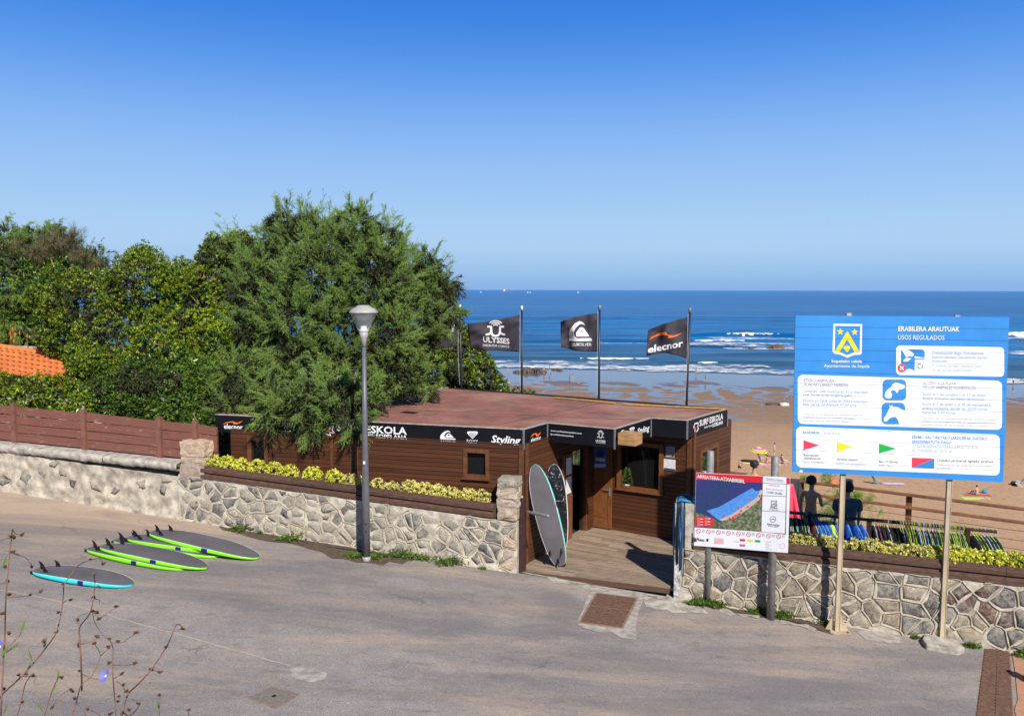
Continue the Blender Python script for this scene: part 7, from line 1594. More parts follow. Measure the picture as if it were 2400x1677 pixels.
bather(1335, 895, 'woman in dark swimwear in the couple standing on the wet sand', -80, Wz, h=1.7, skin='tan', bikini='swim_black')
bather(1342, 897, 'person in white with the couple on the wet sand', 80, Wz, h=1.72, pose='walk', skin='fair', bikini='swim_white', shorts='swim_blue')
bather(1357, 902, 'child crouching on the wet sand by the couple', 60, Wz, h=1.3, pose='squat', skin='tan', shorts='cloth_red')
bather(1631, 877, 'lone bather in black swimwear standing at the water edge right of the last flag', 20, Wz, h=1.75, skin='tan', bikini='swim_black')
bather(1653, 895, 'boy in dark shorts walking across the wet sand right of the last flag', -70, Wz, h=1.68, pose='walk', skin='tan', shorts='shorts_teal')
bather(2375, 902, 'bather with a pale top standing in the shallows at the right edge of the photo', 10, Wz, h=1.72, skin='tan', top='swim_white', shorts='shorts_black')
bather(2391, 806, 'surfer standing in the white water at the far right', 10, -14.4, h=1.7, skin='tan', top='swim_black', shorts='shorts_black')
# ---- beach things
def towel(q, ax, L, Wd, mat, label, mat2=None):
    T_ = MB(); n = 14; ay = Vector((-ax.y, ax.x, 0)); V = []
    for i in range(n+1):
        for j in range(5): V.append(Vector(q) + ax*(L*(i/n-.5)) + ay*(Wd*(j/4-.5)) + Vector((0, 0, .03+.02*nz(i*.8, j*.9, q[0]))))
    T_.add(V, [(i*5+j, (i+1)*5+j, (i+1)*5+j+1, i*5+j+1) for i in range(n) for j in range(4)]); o = T_.build('towel', mat); o.modifiers.new('t', 'SOLIDIFY').thickness = .02; tag(o, label, 'towel'); return o
def beach_chair(q, face, mat, label, fm=None):
    T_ = thing('beach_chair', label, 'chair', q, R(face)); fm = fm or M['white_rough']; m_ = MB()
    m_.add([(-.26, -.02, .30), (.26, -.02, .30), (.26, .44, .36), (-.26, .44, .36), (-.26, -.02, .285), (.26, -.02, .285), (.26, .44, .345), (-.26, .44, .345)], [(0, 1, 2, 3), (7, 6, 5, 4), (0, 4, 5, 1), (2, 6, 7, 3), (1, 5, 6, 2), (3, 7, 4, 0)]); m_.build('seat', mat, T_, world=False)
    m_ = MB(); m_.add([(-.26, -.02, .31), (.26, -.02, .31), (.26, -.34, .92), (-.26, -.34, .92), (-.26, -.04, .30), (.26, -.04, .30), (.26, -.36, .91), (-.26, -.36, .91)], [(3, 2, 1, 0), (4, 5, 6, 7), (0, 1, 5, 4), (2, 3, 7, 6), (1, 2, 6, 5), (3, 0, 4, 7)]); m_.build('backrest', mat, T_, world=False)
    for sx in (-.28, .28):
        m_ = MB(); m_.tube([(sx, -.37, .95), (sx, -.02, .29), (sx, .30, .02)], .014, 5); m_.tube([(sx, -.28, .02), (sx, .46, .36)], .014, 5); m_.build('leg', fm, T_, world=False)
        m_ = MB(); m_.obox((sx, .10, .52), (.025, 0, 0), (0, .24, 0), (0, 0, .012)); m_.tube([(sx, .30, .51), (sx, .30, .33)], .01, 4); m_.build('armrest', fm, T_, world=False)
    return T_
z_ = -13.97
q = G(1778, 1088, z_); PRS = thing('beach_parasol', 'small beach parasol with yellow red and blue rings', 'parasol', q, 0)
cen = Vector((q.x, q.y, q.z)); hgt = 2.0; ringc = [('yellow', 0, .34), ('redpink', .34, .50), ('map_blue', .50, .68), ('yellow', .68, .80), ('redpink', .80, .9), ('yellow', .9, 1.)]
axp = Vector((.06, -.10, 1)).normalized(); ap = cen+Vector((0, 0, hgt)); p1 = axp.cross(Vector((1, 0, 0))).normalized(); p2 = axp.cross(p1)
for mt, a0, a1 in ringc:
    m = MB(); n = 16; V = []
    for a in (a0, (a0+a1)/2, a1):
        for k in range(n): th = 2*math.pi*k/n; rr = 1.0*a; V.append(ap + (p1*math.cos(th)+p2*math.sin(th))*rr*(1-.03*(k % 2)) - axp*(.42*a*a))
    m.add(V, [(i*n+k, i*n+(k+1) % n, (i+1)*n+(k+1) % n, (i+1)*n+k) for i in range(2) for k in range(n)]); m.build('canopy_ring', M[mt], PRS, smooth=True)
m = MB(); m.tube([cen-Vector((0, 0, .2)), ap+axp*.08], .02, 6); m.build('pole', M['white_rough'], PRS)
q = G(1784, 1083, z_); beach_chair(q, -90, cloth('cloth_dblue', 0), 'dark blue folding chair under the striped parasol'); 
q2 = G(1781, 1083, z_); person('sunbather sitting on the dark blue chair under the parasol', (q2.x, q2.y, z_+.02), R(-80), 1.65, pose='chair', skin='fair', bikini='swim_white')
towel(G(1793, 1089, z_), Vector((1, -.15, 0)).normalized(), 2.0, .9, M['cloth_pink'], 'pale pink towel spread beside the parasol')
q = G(1797, 1084, z_+.05); person('woman with a pink top sitting on the pink towel', (q.x, q.y, z_+.03), R(-80), 1.62, pose='sit', skin='fair', bikini='swim_pink', arms=('knees', 'knees'))
q = G(1835, 1087, z_); beach_chair(q, -70, cloth('swim_pink', 0), 'pink beach chair right of the grey sign post')
person('sunbather stretched out on the pink beach chair', (q.x+.02, q.y, z_+.04), R(-70), 1.65, pose='chair', skin='fair', bikini='swim_white')
q = G(1834, 1091, z_); m = MB(); rb_ = rockmesh((q.x-.5, q.y-.1, z_+.15), .25, .2, .18, 4, .2, 2); tag(rb_.build('beach_bag', M['cloth_pink']), 'small pink beach bag under the pink chair', 'bag')
# yellow paddle board
a = G(1738, 1084, z_+.03); mm = Matrix.Translation(a) @ Matrix.Rotation(R(-8), 4, 'Z'); surfboard('surfboard', 'yellow surfboard with a dark patch lying on the sand behind the man in the cap', mm, 2.6, .8, cloth('board_yellow', (.75, .60, .15)), M['board_yellow'], False, stripe=False)
# right part of the beach
q = G(2050, 1133, z_); beach_chair(q, -95, cloth('cloth_blue', 0), 'bright blue low beach chair left of the lilac towel', M['cloth_blue']); person('sunbather reclining on the bright blue beach chair below the billboard', (q.x+.05, q.y, z_), R(-95), 1.68, pose='chair', skin='tan', bikini='cloth_red', hair='hair_brown')
towel(G(2092, 1133, z_), Vector((1, -.12, 0)).normalized(), 2.3, .8, M['cloth_lilac'], 'pale lilac towel spread below the billboard')
q = G(2290, 1160, z_); person('pale bare backed man sitting on a red and lime towel', (q.x, q.y, z_+.03), R(20), 1.75, pose='sit', skin='fair', arms=('knees', 'knees'), hair='hair_dark', shorts='shorts_teal')
towel(G(2292, 1160, z_), Vector((1, -.08, 0)).normalized(), 2.4, .8, M['cloth_red'], 'red towel under the sitting man'); towel(G(2288, 1168, z_), Vector((1, -.08, 0)).normalized(), 2.6, .9, M['cloth_lime'], 'lime green and white towel in front of the red one')
q = G(2308, 1155, z_); tag(rockmesh((q.x, q.y, z_+.2), .3, .2, .22, 9, .2, 2).build('beach_bag', M['swim_blue']), 'pale blue bag beside the sitting man', 'bag')
q = G(2391, 1140, z_); beach_chair(q, 70, M['white_rough'], 'white folding beach chair at the right edge of the beach'); q = G(2377, 1136, z_); tag(rockmesh((q.x, q.y, z_+.2), .35, .25, .25, 2, .3, 2).build('beach_bag', M['shorts_black']), 'black bag beside the white beach chair', 'bag')
q = G(1957, 1133, z_); m = MB(); m.box(-.55, .55, -.3, .3, 0, .55); o = m.build('cool_box', cloth('box_orange', (.65, .22, .1))); o.location = q; tag(o, 'orange patterned box standing on the sand left of the billboard post', 'box')
q = G(1985, 1136, z_); CR = thing('plastic_crate', 'dark slatted crate on the sand right of the billboard post', 'crate', q)
for k in range(4): m = MB(); m.box(-.5, .5, -.32, .32, .04+k*.15, .13+k*.15); m.build('slat', M['rubber'], CR, world=False)
q = G(1838, 950, -14.1); tag(rockmesh((q.x, q.y, -13.9), .9, .6, .35, 3, .3, 2).build('beach_bundle', M['white_rough']), 'small white bundle on the sand left of the billboard', 'bundle')
q = G(1818, 948, -14.1); tag(rockmesh((q.x, q.y, -14.0), 2.0, 1.0, .22, 6, .4, 2).build('sand_rock', M['reef']), 'low brown rock half buried in the sand next to the white bundle', 'rock')
# ---- ships on the horizon
def far(px, py): d = ray(px, py); k = 6500/d.y; return Vector((d.x*k, 6500, -14.2))
def ship(px, L, h, lab, mats):
    c = far(px, 679); T_ = thing('cargo_ship', lab, 'ship', c); m_ = MB(); m_.prism([(c.x-L/2, c.y-8), (c.x+L*.42, c.y-8), (c.x+L/2, c.y), (c.x+L*.42, c.y+8), (c.x-L/2, c.y+8)], c.z-1, c.z+h*.45); m_.build('hull', mats[0], T_)
    m_ = MB(); m_.box(c.x-L*.47, c.x-L*.33, c.y-7, c.y+7, c.z+h*.45, c.z+h*1.4); m_.box(c.x-L*.45, c.x-L*.36, c.y-8, c.y+8, c.z+h*1.1, c.z+h*1.5); m_.build('bridge', mats[1], T_)
    m_ = MB()
    for k in range(4): x = c.x-L*.2+k*L*.16; m_.box(x-1.2, x+1.2, c.y-1, c.y+1, c.z+h*.45, c.z+h*1.0)
    m_.build('mast', mats[2], T_)
ship(1192, 85, 15, 'long cargo ship on the horizon left of centre', [cloth('ship_red', (.30, .10, .09)), M['white_rough'], M['alu']])
for px, l in ((1127, 'tiny white boat left of the cargo ship'), (1237, 'tiny white boat right of the cargo ship'), (1243, 'tiny pale boat just nearer than the horizon'), (1355, 'tiny sailing boat on the horizon above the middle flags')):
    c = far(px, 679); c.y = 5200; c.x = c.x*5200/6500; T_ = thing('small_boat', l, 'boat', c); m_ = MB(); m_.prism([(c.x-4, c.y-2), (c.x+3, c.y-2), (c.x+5, c.y), (c.x+3, c.y+2), (c.x-4, c.y+2)], c.z, c.z+3); m_.build('hull', M['white_rough'], T_); m_ = MB(); m_.box(c.x-3, c.x+1, c.y-1.5, c.y+1.5, c.z+3, c.z+(9 if px == 1355 else 6)); m_.build('cabin', M['white_rough'], T_)

# ================================================================== TERRACE: RACK, WETSUITS, RAILING
c6 = lambda x, y: (1850+x/2.558, 1050+y/2.558)
RL = thing('terrace_railing', 'brown timber railing with two rails and wires along the terrace edge', 'railing', (10, 19.5, 0))
ra = Vector(AT(*c6(60, 185), 21.3)); zt_ = 1.10
g0 = G(*c6(60, 190), zt_); g1 = G(*c6(1407, 358), zt_); dr_ = (g1-g0).normalized(); s0, s1 = -2.6, (g1-g0).length+2.5
RPL = Plane(g0, g1, 0)
for (zc, nm) in ((zt_-.03, 'top_rail'), (zt_-.34, 'middle_rail')):
    m = MB(); m.bar(Vector((g0.x, g0.y, zc))+dr_*s0, Vector((g0.x, g0.y, zc))+dr_*s1, .13, .055); m.build(nm, M['rail_wood'], RL, bevel=.008)
up_ = RPL.uv(*c6(713, 350))[0]
for k in (-2, -1, 0, 1, 2):
    p = g0 + dr_*(up_+k*2.55); board('railing_post', Vector((p.x, p.y, .47))-Vector((dr_.y, -dr_.x, 0))*.10, dr_*.13, Vector((dr_.y, -dr_.x, 0))*.07, Vector((0, 0, 1.12)), M['rail_wood'], RL)
for zc in (.56, .34, .13):
    m = MB(); m.tube([Vector((g0.x, g0.y, zc))+dr_*s0, Vector((g0.x, g0.y, zc))+dr_*s1], .006, 5); m.build('wire', M['blackmetal'], RL)
# hanger rail
RK = thing('clothes_rail', 'long dark rail carrying the row of hangers behind the right planter', 'rail', (7.5, 16, 0))
q0 = G(*c6(-95, 375), 1.42); q1 = G(*c6(1245, 500), 1.42); dk = (q1-q0).normalized(); Lr = (q1-q0).length; KPL = Plane(q0, q1, 0)
m = MB(); m.tube([q0, q1], .032, 10); m.build('rail', M['brownmetal'], RK, smooth=True)
for px in (478, 1070):
    u_ = KPL.uv(*c6(px, 450))[0]; p = q0+dk*u_; board('rail_post', Vector((p.x, p.y, .68)), dk*.09, Vector((dk.y, -dk.x, 0))*.09, Vector((0, 0, 1.42)), M['brownmetal'], RK)
nK = Vector((dk.y, -dk.x, 0))
M['wetsuit'] = sm('neoprene', (.016, .015, .018), (.009, .008, .011), 5, .75, .3, .004); M['h_lime'] = cloth('hanger_lime', (.50, .80, .03)); M['h_white'] = cloth('hanger_white', (.72, .72, .78)); M['h_cyan'] = cloth('hanger_cyan', (.18, .55, .66)); M['h_lilac'] = cloth('hanger_lilac', (.36, .32, .62)); M['h_black'] = cloth('hanger_black', (.02, .02, .02)); M['h_pink'] = cloth('hanger_pink', (.75, .08, .35))
M['rash_blue'] = sm('lycra_blue', (.012, .10, .46), (.006, .05, .28), 9, .6, .4, .01); M['rash_lime'] = sm('lycra_lime', (.55, .80, .03), (.40, .62, .02), 9, .6); M['coral'] = sm('coral_fabric', (.80, .07, .12), (.70, .05, .09), 6, .6)
def hanger_mesh(name):
    """hook at origin; hangs across the rail (local y), x along the rail"""
    m_ = MB(); hk = [(0, .03*math.sin(a), .035+.03*math.cos(a)-.03) for a in np.linspace(-1.2, 2.6, 8)]
    m_.tube([(0, -.035, -.03)]+[(0, -.038*math.cos(a), -.0+.038*math.sin(a)) for a in np.linspace(.2, 2.9, 7)]+[(0, .02, -.06), (0, 0, -.10)], .0042, 4)
    m_.tube([(0, 0, -.10), (0, .09, -.18), (0, .20, -.34)], .0058, 4); m_.tube([(0, 0, -.10), (0, -.09, -.18), (0, -.20, -.34)], .0058, 4); m_.tube([(0, -.20, -.34), (0, .20, -.34)], .007, 4)
    return m_
def suit_mesh(L=.75, w_=.20, th=.045, seed=0):
    m_ = MB(); rg = random.Random(seed); n = 9
    secs = [(-.125, .035, .7), (-.205, .115, .9), (-.345, w_, 1.), (-.40, w_*.92, 1.1), (-.45, w_*.80, 1.), (-.58, w_*.78, 1.05), (-.25-L, w_*.74, .95)]
    V = []; 
    for i, (z, hw_, tk) in enumerate(secs):
        for k in range(10): a = 2*math.pi*k/10; V.append((th*tk*math.cos(a)*(1+.3*rg.uniform(-1, 1))*.5, hw_*math.sin(a)*(1+.06*rg.uniform(-1, 1)), z+.01*rg.uniform(-1, 1)))
    m_.add(V, [(i*10+k, i*10+(k+1) % 10, (i+1)*10+(k+1) % 10, (i+1)*10+k) for i in range(len(secs)-1) for k in range(10)]+[tuple(range(9, -1, -1))])
    for sg in (-1, 1):       # arms
        m_.tube([(0, sg*w_*.9, -.37), (.01, sg*(w_+.03), -.40), (-.01, sg*(w_+.02), -.62)], [.04, .032, .026], 6)
    return m_
HM = {}
def garment(u_, suit, hcol, name, label, group, rot, tilt=0., L=.75, tk=.045, wd=.20):
    q = q0+dk*u_+Vector((0, 0, .005)); T_ = thing(name, label, 'garment', q, group=group); T_.rotation_euler = (tilt, 0, math.atan2(dk.y, dk.x)+rot)
    k = ('h', hcol)
    if k not in HM: o = hanger_mesh('h').build('hanger', M[hcol], T_, world=False); HM[k] = o.data
    else: o = link('hanger', HM[k], T_)
    k = ('s', suit, L, random.randint(0, 3), tk)
    if k not in HM: o = suit_mesh(L, wd, tk, hash(k[3])).build('suit' if suit == 'wetsuit' else 'fabric', M[suit], T_, world=False, smooth=True); HM[k] = o.data
    else: o = link('suit' if suit == 'wetsuit' else 'fabric', HM[k], T_)
    return T_
cn = {'h_lime': 'lime green', 'h_white': 'white', 'h_cyan': 'pale cyan', 'h_lilac': 'lilac', 'h_black': 'black', 'h_pink': 'pink'}
def sec(px0, px1, n, cols, where, L=.75, rot=(.25, .5)):
    for i in range(n):
        x = px0+(px1-px0)*(i+.5)/n + random.uniform(-2, 2); u_ = KPL.uv(*c6(x, 460))[0]; h = cols[i % len(cols)] if i % 5 else random.choice(cols)
        garment(u_, 'wetsuit', h, 'hanging_wetsuit', 'black wetsuit on a %s hanger %s' % (cn[h], where), 'wetsuits on %s hangers %s' % (cn[h], where), random.uniform(*rot), 0, L)
sec(-60, 110, 15, ['h_lime', 'h_white', 'h_cyan', 'h_black', 'h_white', 'h_black'], 'between the map sign and the blue tops')
sec(490, 640, 13, ['h_black', 'h_white', 'h_black', 'h_pink', 'h_black', 'h_lime', 'h_black'], 'right of the left rail post')
sec(640, 760, 14, ['h_lime', 'h_black', 'h_lime', 'h_black', 'h_white', 'h_black'], 'below the middle of the billboard')
sec(760, 900, 16, ['h_black', 'h_white', 'h_lime', 'h_black', 'h_white', 'h_black', 'h_cyan'], 'left of the right billboard post')
sec(905, 1055, 20, ['h_lime', 'h_black', 'h_lime', 'h_lilac', 'h_black', 'h_lime'], 'right of the right billboard post')
for i, x in enumerate((1105, 1122, 1145, 1168, 1190, 1212, 1236)):
    u_ = KPL.uv(*c6(x, 490))[0]; h = ['h_lime', 'h_lime', 'h_lime', 'h_white', 'h_cyan', 'h_lime', 'h_cyan'][i]
    garment(u_, 'wetsuit', h, 'hanging_wetsuit', ['first', 'second', 'third', 'fourth', 'fifth', 'sixth', 'last'][i]+' wetsuit on the free end of the rail, on a %s hanger' % cn[h], 'wetsuits spread out on the free end of the rail', .9, 0, .6, .05)
for i, x in enumerate((160, 180, 205, 226, 268, 345, 398, 436)):
    u_ = KPL.uv(*c6(x, 420))[0]; wd = ['leftmost blue top', 'second blue top from the left', 'third blue top from the left', 'blue top left of the neon one', 'blue top right of the neon one', 'blue top right of the billboard post', 'bunched blue top between the post and the rail end', 'rightmost narrow blue top'][i]
    garment(u_, 'rash_blue', 'h_cyan', 'lycra_top', wd+' hanging on the rail', 'blue lycra tops on the rail', random.uniform(.6, 1.1), 0, .34, .10, .14)
u_ = KPL.uv(*c6(245, 420))[0]; garment(u_, 'rash_lime', 'h_lime', 'lycra_top', 'neon yellow top hanging among the blue ones', 'neon tops', .9, 0, .22, .10, .15)
u_ = KPL.uv(*c6(138, 420))[0]; cloth('maroon', (.18, .03, .04)); garment(u_, 'maroon', 'h_lime', 'lycra_top', 'dark red top hanging left of the blue ones', 'dark tops', .7, 0, .35, .08, .12)
# coral and black wetsuits draped on the railing at the left
def drape(pts_top, pts_bot, mat, name, lab, Y, th=.10):
    T_ = thing(name, lab, 'garment', AT(*pts_top[0], Y)); n = 22; k = 10; V = []
    for j in range(k+1):
        for i in range(n+1):
            a = i/n; q = j/k; x = (pts_top[0][0]*(1-a)+pts_top[1][0]*a)*(1-q)+(pts_bot[0][0]*(1-a)+pts_bot[1][0]*a)*q; y = (pts_top[0][1]*(1-a)+pts_top[1][1]*a)*(1-q)+(pts_bot[0][1]*(1-a)+pts_bot[1][1]*a)*q
            V.append(AT(x, y, Y-.07*math.sin(a*7+q)*q-.05*math.sin(a*16)*q))
    m_ = MB(); m_.add(V, [(j*(n+1)+i, j*(n+1)+i+1, (j+1)*(n+1)+i+1, (j+1)*(n+1)+i) for j in range(k) for i in range(n)]); o = m_.build('fabric', mat, T_, smooth=True); md = o.modifiers.new('t', 'SOLIDIFY'); md.thickness = th
    return T_
cM = lambda x, y: (1820+x/7.29, 1100+y/7.29)
drape((cM(225, 235), cM(262, 240)), (cM(215, 850), cM(385, 850)), M['coral'], 'hanging_garment', 'long coral red garment hanging beside the map sign', 20.7, .05)
drape((cM(240, 150), cM(395, 160)), (cM(300, 500), cM(410, 720)), cloth('grey_fabric', (.05, .048, .055)), 'hanging_garment', 'dark grey garment draped over the railing above the coral one', 20.9, .06)

# ================================================================== WALL END WITH LEASHES
WE = thing('leash_bundle', 'blue and black surf leashes draped over the whitewashed end of the right wall', 'leashes', WP(TR0, .5, -.2))
ztop = tz(1592, 1182)[1] + .02
m = MB(); m.obox(WP(TR0-.05, ztop/2-.18, -.30), U*.06, N*.31, (0, 0, ztop/2+.18)); we = m.build('wall_end', M['whitewash']); tag(we, 'whitewashed rough end face of the right wall beside the entrance', 'wall')
m = MB(); m.obox(WP(TR0+.14, (ztop+rb(TR0))/2-.05, -.30), U*.15, N*.30, (0, 0, (ztop-rb(TR0))/2+.05)); m.build('end_block', M['concrete'], WR)
for i in range(34):
    o_ = -.58+.54*random.random(); bl_ = random.random(); mt = M['rubber'] if bl_ < .55 else (cloth('cord_blue', (.02, .12, .30)) if bl_ < .85 else cloth('cord_cyan', (.02, .30, .48)))
    low = ztop - random.uniform(.5, 1.45); tt = [WP(TR0+.22+random.uniform(-.05, .1), ztop-.1, o_), WP(TR0+.18, ztop+.03, o_), WP(TR0-.02, ztop+.045+random.uniform(0, .03), o_), WP(TR0-.13, ztop-.03, o_), WP(TR0-.135-random.uniform(0, .02), (ztop+low)/2, o_+random.uniform(-.03, .03)), WP(TR0-.13, low, o_+random.uniform(-.05, .05))]
    m = MB(); m.tube(tt, random.uniform(.008, .014), 6); m.build('leash', mt, WE, smooth=True)
for i in range(10):   # loops lying across the front corner
    o_ = random.uniform(.012, .02); x0 = TR0-.08+random.uniform(0, .16); low = ztop-random.uniform(.7, 1.5)
    m = MB(); m.tube([WP(x0, ztop+.02, -.1), WP(x0, ztop+.02, .02), WP(x0+.01, ztop-.1, .035), WP(x0+random.uniform(-.03, .03), (ztop+low)/2, .03), WP(x0, low, .03)], .010, 6); m.build('leash', M['rubber'] if i % 3 else M['cord_blue'], WE, smooth=True)

# ================================================================== ROAD FURNITURE
def patch(name, pts, mat, lab, dz=.004, cat='road patch', rough=True):
    q = []
    n = len(pts)
    for i in range(n):
        a, b = Vector(pts[i]), Vector(pts[(i+1) % n])
        for k in range(5):
            r_ = a.lerp(b, k/5); 
            if rough: r_ += Vector((random.uniform(-1, 1), random.uniform(-1, 1)))*(b-a).length*.05
            q.append(RD(r_.x, r_.y, 0)+Vector((0, 0, dz)))
    c = sum(q, Vector())/len(q); m_ = MB(); m_.add(q+[c], [(i, (i+1) % len(q), len(q)) for i in range(len(q))])
    o = m_.build(name, mat); 
    return o
def spatch(name, *a, **k): o = patch(name, *a, **k); o['kind'] = 'structure'; return o
c3 = lambda x, y: (1000+x/2.864, 900+y/2.864)
spatch('concrete_patch', [(680, 1568), (712, 1558), (768, 1577), (758, 1593), (728, 1599), (684, 1584)], M['concrete_pale'], '')
spatch('concrete_patch', [c3(660, 1238), c3(1600, 1352), c3(1700, 1420), c3(1480, 1440), c3(1100, 1390), c3(1000, 1350), c3(640, 1262)], M['concrete'], '', .006)
spatch('concrete_patch', [c3(1110, 1385), c3(1300, 1352), c3(1490, 1398), c3(1440, 1450), c3(1400, 1700), c3(1010, 1620), c3(1090, 1420)], M['concrete_pale'], '', .009)
spatch('concrete_patch', [c3(1450, 1450), c3(1700, 1440), c3(1900, 1540), c3(1690, 1540), c3(1480, 1500)], M['concrete'], '', .008)
cW = lambda x, y: (1850+x/2.558, 1050+y/2.558)
spatch('concrete_patch', [cW(395, 1092), cW(560, 1095), cW(650, 1130), cW(690, 1165), cW(600, 1168), cW(450, 1145)], M['concrete_pale'], '', .008)
spatch('concrete_patch', [c4(600, 1370), c4(900, 1420), c4(895, 1450), c4(620, 1400), c4(590, 1385)], M['concrete_pale'], '', .008); spatch('concrete_patch', [c4(1060, 1465), c4(1250, 1480), c4(1330, 1520), c4(1310, 1535), c4(1180, 1490), c4(1050, 1480)], M['concrete_pale'], '', .008)
spatch('soil_patch', [c4(560, 1345), c4(1000, 1400), c4(1130, 1440), c4(1340, 1475), c4(1500, 1535), c4(1440, 1560), c4(1300, 1500), c4(1100, 1450), c4(900, 1420), c4(580, 1370)], M['soil'], '', .004); spatch('soil_patch', [(500, 1220), (640, 1250), (860, 1292), (980, 1308), (940, 1320), (830, 1318), (700, 1278), (520, 1240)], M['soil'], '', .003)
pd = MB(); V = [RD(*cW(x, y)) for x, y in ((812, 1130), (1000, 1165), (1050, 1225), (1010, 1240), (820, 1205), (797, 1170))]; pd.add([v+Vector((0, 0, .10)) for v in V]+[v-Vector((0, 0, .05)) for v in V], [(0, 1, 2, 3, 4, 5)]+[(i, 6+i, 6+(i+1) % 6, (i+1) % 6) for i in range(6)]); tag(pd.build('concrete_footing', M['concrete'], bevel=.02), 'small raised concrete pad under the right billboard post', 'footing')
def rquad(px4): return [RD(*p) for p in px4]
def lerp4(q, a, b): return q[0].lerp(q[1], a).lerp(q[3].lerp(q[2], a), b)
def plate(name, q, a0, a1, b0, b1, h, mat, parent, t=.02, base=0.):
    P4 = [lerp4(q, a, b) for a, b in ((a0, b0), (a1, b0), (a1, b1), (a0, b1))]; m_ = MB(); m_.add([p+road_n*(base+h) for p in P4]+[p+road_n*(base-t) for p in P4], [(3, 2, 1, 0), (4, 5, 6, 7), (0, 1, 5, 4), (1, 2, 6, 5), (2, 3, 7, 6), (3, 0, 4, 7)]); return m_.build(name, mat, parent)
q = rquad([(1397, 1390), (1494, 1402), (1459, 1472), (1357, 1459)])
GR = thing('drain_cover', 'rusty brown double access cover in pale concrete in front of the deck', 'drain cover', lerp4(q, .5, .5)); plate('cover_frame', q, -.02, 1.02, -.02, 1.02, .012, M['rust2'], GR)
for b0, b1 in ((.02, .44), (.46, .98)):
    plate('cover_plate', q, .03, .97, b0, b1, .018, M['rust'], GR)
    m = MB()
    for i in range(16):
        for j in range(7 if b1 < .5 else 9):
            c = lerp4(q, .06+.88*(i+.5*(j % 2))/16, b0+.03+(b1-b0-.05)*j/(7 if b1 < .5 else 9)); m.obox(c+road_n*.021, U*.012, N*.006, road_n*.003)
    o = m.build('tread_studs', M['rust'], GR); o['kind'] = 'stuff'
q = rquad([(582, 1634), (636, 1608), (702, 1626), (645, 1661)])
MH = thing('manhole_cover', 'small square manhole cover set in the asphalt at the bottom of the photo', 'manhole cover', lerp4(q, .5, .5)); plate('cover_frame', q, 0, 1, 0, 1, .010, M['rust2'], MH); plate('cover_plate', q, .05, .95, .05, .95, .014, sm('cover_concrete', (.21, .18, .155), (.13, .115, .10), 24, .9, .5, .005), MH); plate('lifting_slot', q, .44, .56, .46, .56, .018, M['rubber'], MH)
q = rquad([(2309, 1514), (2366, 1524), (2376, 1690), (2286, 1690)])
SD_ = thing('slot_drain', 'long rusty slotted drain channel running down the right corner', 'drain', lerp4(q, .5, .5)); plate('channel', q, -.02, 1.02, 0, 1, .004, M['rust2'], SD_); nrow = 26
for j in range(nrow):
    for a0, a1 in ((.02, .49), (.51, .98)):
        b0 = (j+.12)/nrow; b1 = (j+.84)/nrow; P4 = [lerp4(q, a, b) for a, b in ((a0, b0), (a1, b0+.006), (a1, b1+.006), (a0, b1))]
        m = MB(); m.add([p+road_n*.020 for p in P4]+[p for p in P4], [(3, 2, 1, 0), (0, 1, 5, 4), (1, 2, 6, 5), (2, 3, 7, 6), (3, 0, 4, 7)]); m.build('grate_bar', M['rust'], SD_)
spatch('terracotta_pavement', [(2372, 1530), (2440, 1545), (2480, 1700), (2382, 1700)], M['terracotta'], '', .012)
# red and black object cut by the right edge
p = RD(2417, 1600); m = MB(); m.lathe(p, [(0, 0), (.10, 0), (.11, .30), (.09, .34), (0, .35)], 14); BK = thing('bollard', 'red and black post just entering at the right edge', 'bollard', p); m.build('post', M['redpink'], BK); m = MB(); m.lathe(p, [(.112, .06), (.118, .10), (.112, .14)], 14); m.build('band', M['rubber'], BK)
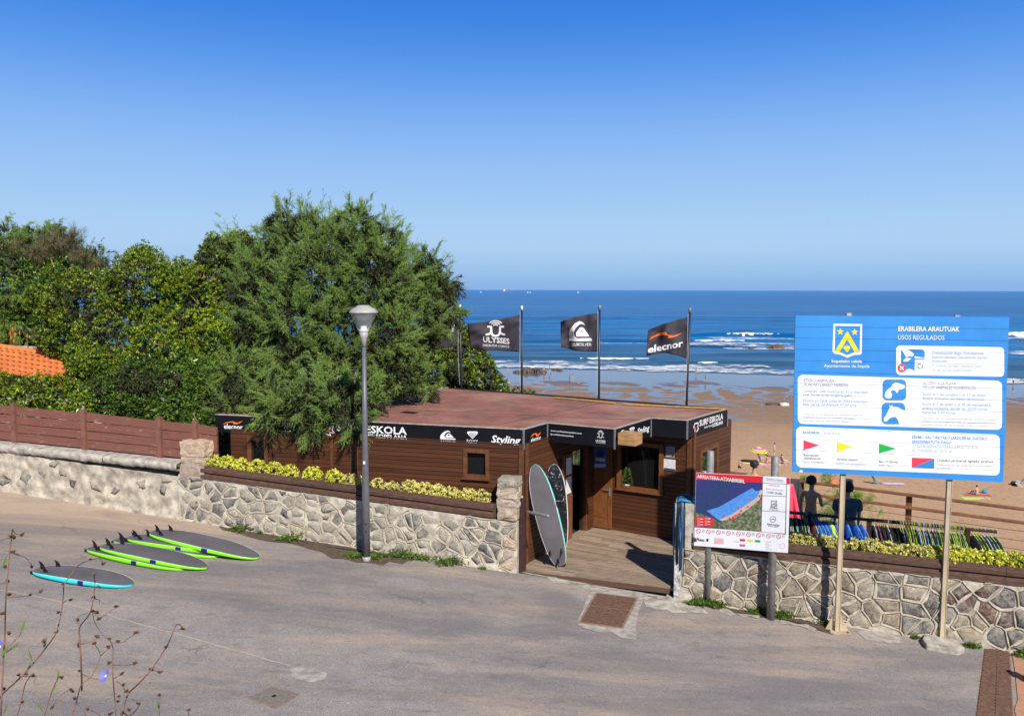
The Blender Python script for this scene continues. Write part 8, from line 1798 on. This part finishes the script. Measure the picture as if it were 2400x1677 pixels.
# window plants
for (pp_, lab, s_) in ((PW2.pt(*PW2.uv(1469, 1144), -.02), 'small bright green conifer on the sill of the shop window', .42), (PWF.pt(*PWF.uv(1648, 1112), .04), 'small yellow green conifer at the right side window', .34)):
    T_ = thing('potted_conifer', lab, 'plant', pp_); m = MB(); m.lathe(pp_, [(0, 0), (.05, 0), (.065, .09), (.055, .09), (0, .085)], 12); m.build('pot', M['white_rough'], T_)
    n = 240; h = rng.uniform(0, 1, n); a = rng.uniform(0, 6.28, n); r_ = .11*(1-h)**.8+.01; C = np.array([pp_.x, pp_.y, pp_.z+.08]) + np.stack([np.cos(a)*r_, np.sin(a)*r_, h*s_], 1); D = np.stack([np.cos(a), np.sin(a), np.full(n, .8)], 1)
    V, F = sprays(C, D, .05, 10, .03, .007, .1); tri_mesh('foliage', V, F, M['weed'], T_, 3)
# loose litter and leaves on the road
for i, (px, py, mt) in enumerate([(2110, 1000, 0)][:0]): pass
m = MB()
for i in range(420):
    px = random.uniform(0, 2300); py = random.uniform(1180, 1670); p = RD(px, py)
    if (p-P0).dot(N) < .15: continue
    a = random.uniform(0, 3.1); s_ = random.uniform(.006, .02); d = Vector((math.cos(a), math.sin(a), 0))*s_; e = Vector((-d.y, d.x, 0))*.45
    m.add([p+Vector((0, 0, .004))-d, p+Vector((0, 0, .006))+e, p+Vector((0, 0, .010))+d, p+Vector((0, 0, .006))-e], [(0, 3, 2, 1)])
o = m.build('leaf_litter', M['soil']); o['kind'] = 'stuff'

# sand filled joint running across the asphalt
jp = [(-20, 1378), (120, 1404), (250, 1438), (330, 1462), (450, 1494), (560, 1526), (640, 1548), (690, 1561)]
m = MB(); V = []
for i in range(len(jp)-1):
    for k in range(6):
        x = jp[i][0]+(jp[i+1][0]-jp[i][0])*k/6; y = jp[i][1]+(jp[i+1][1]-jp[i][1])*k/6 + 2.5*nz(x*.06, i*.7); p = RD(x, y); w2_ = .008+.010*abs(nz(x*.09, 3)); V += [p+N*w2_+Vector((0, 0, .003)), p-N*w2_+Vector((0, 0, .003))]
m.add(V, [(2*i, 2*i+2, 2*i+3, 2*i+1) for i in range(len(V)//2-1)]); m.build('road_joint', M['joint'])['kind'] = 'structure'
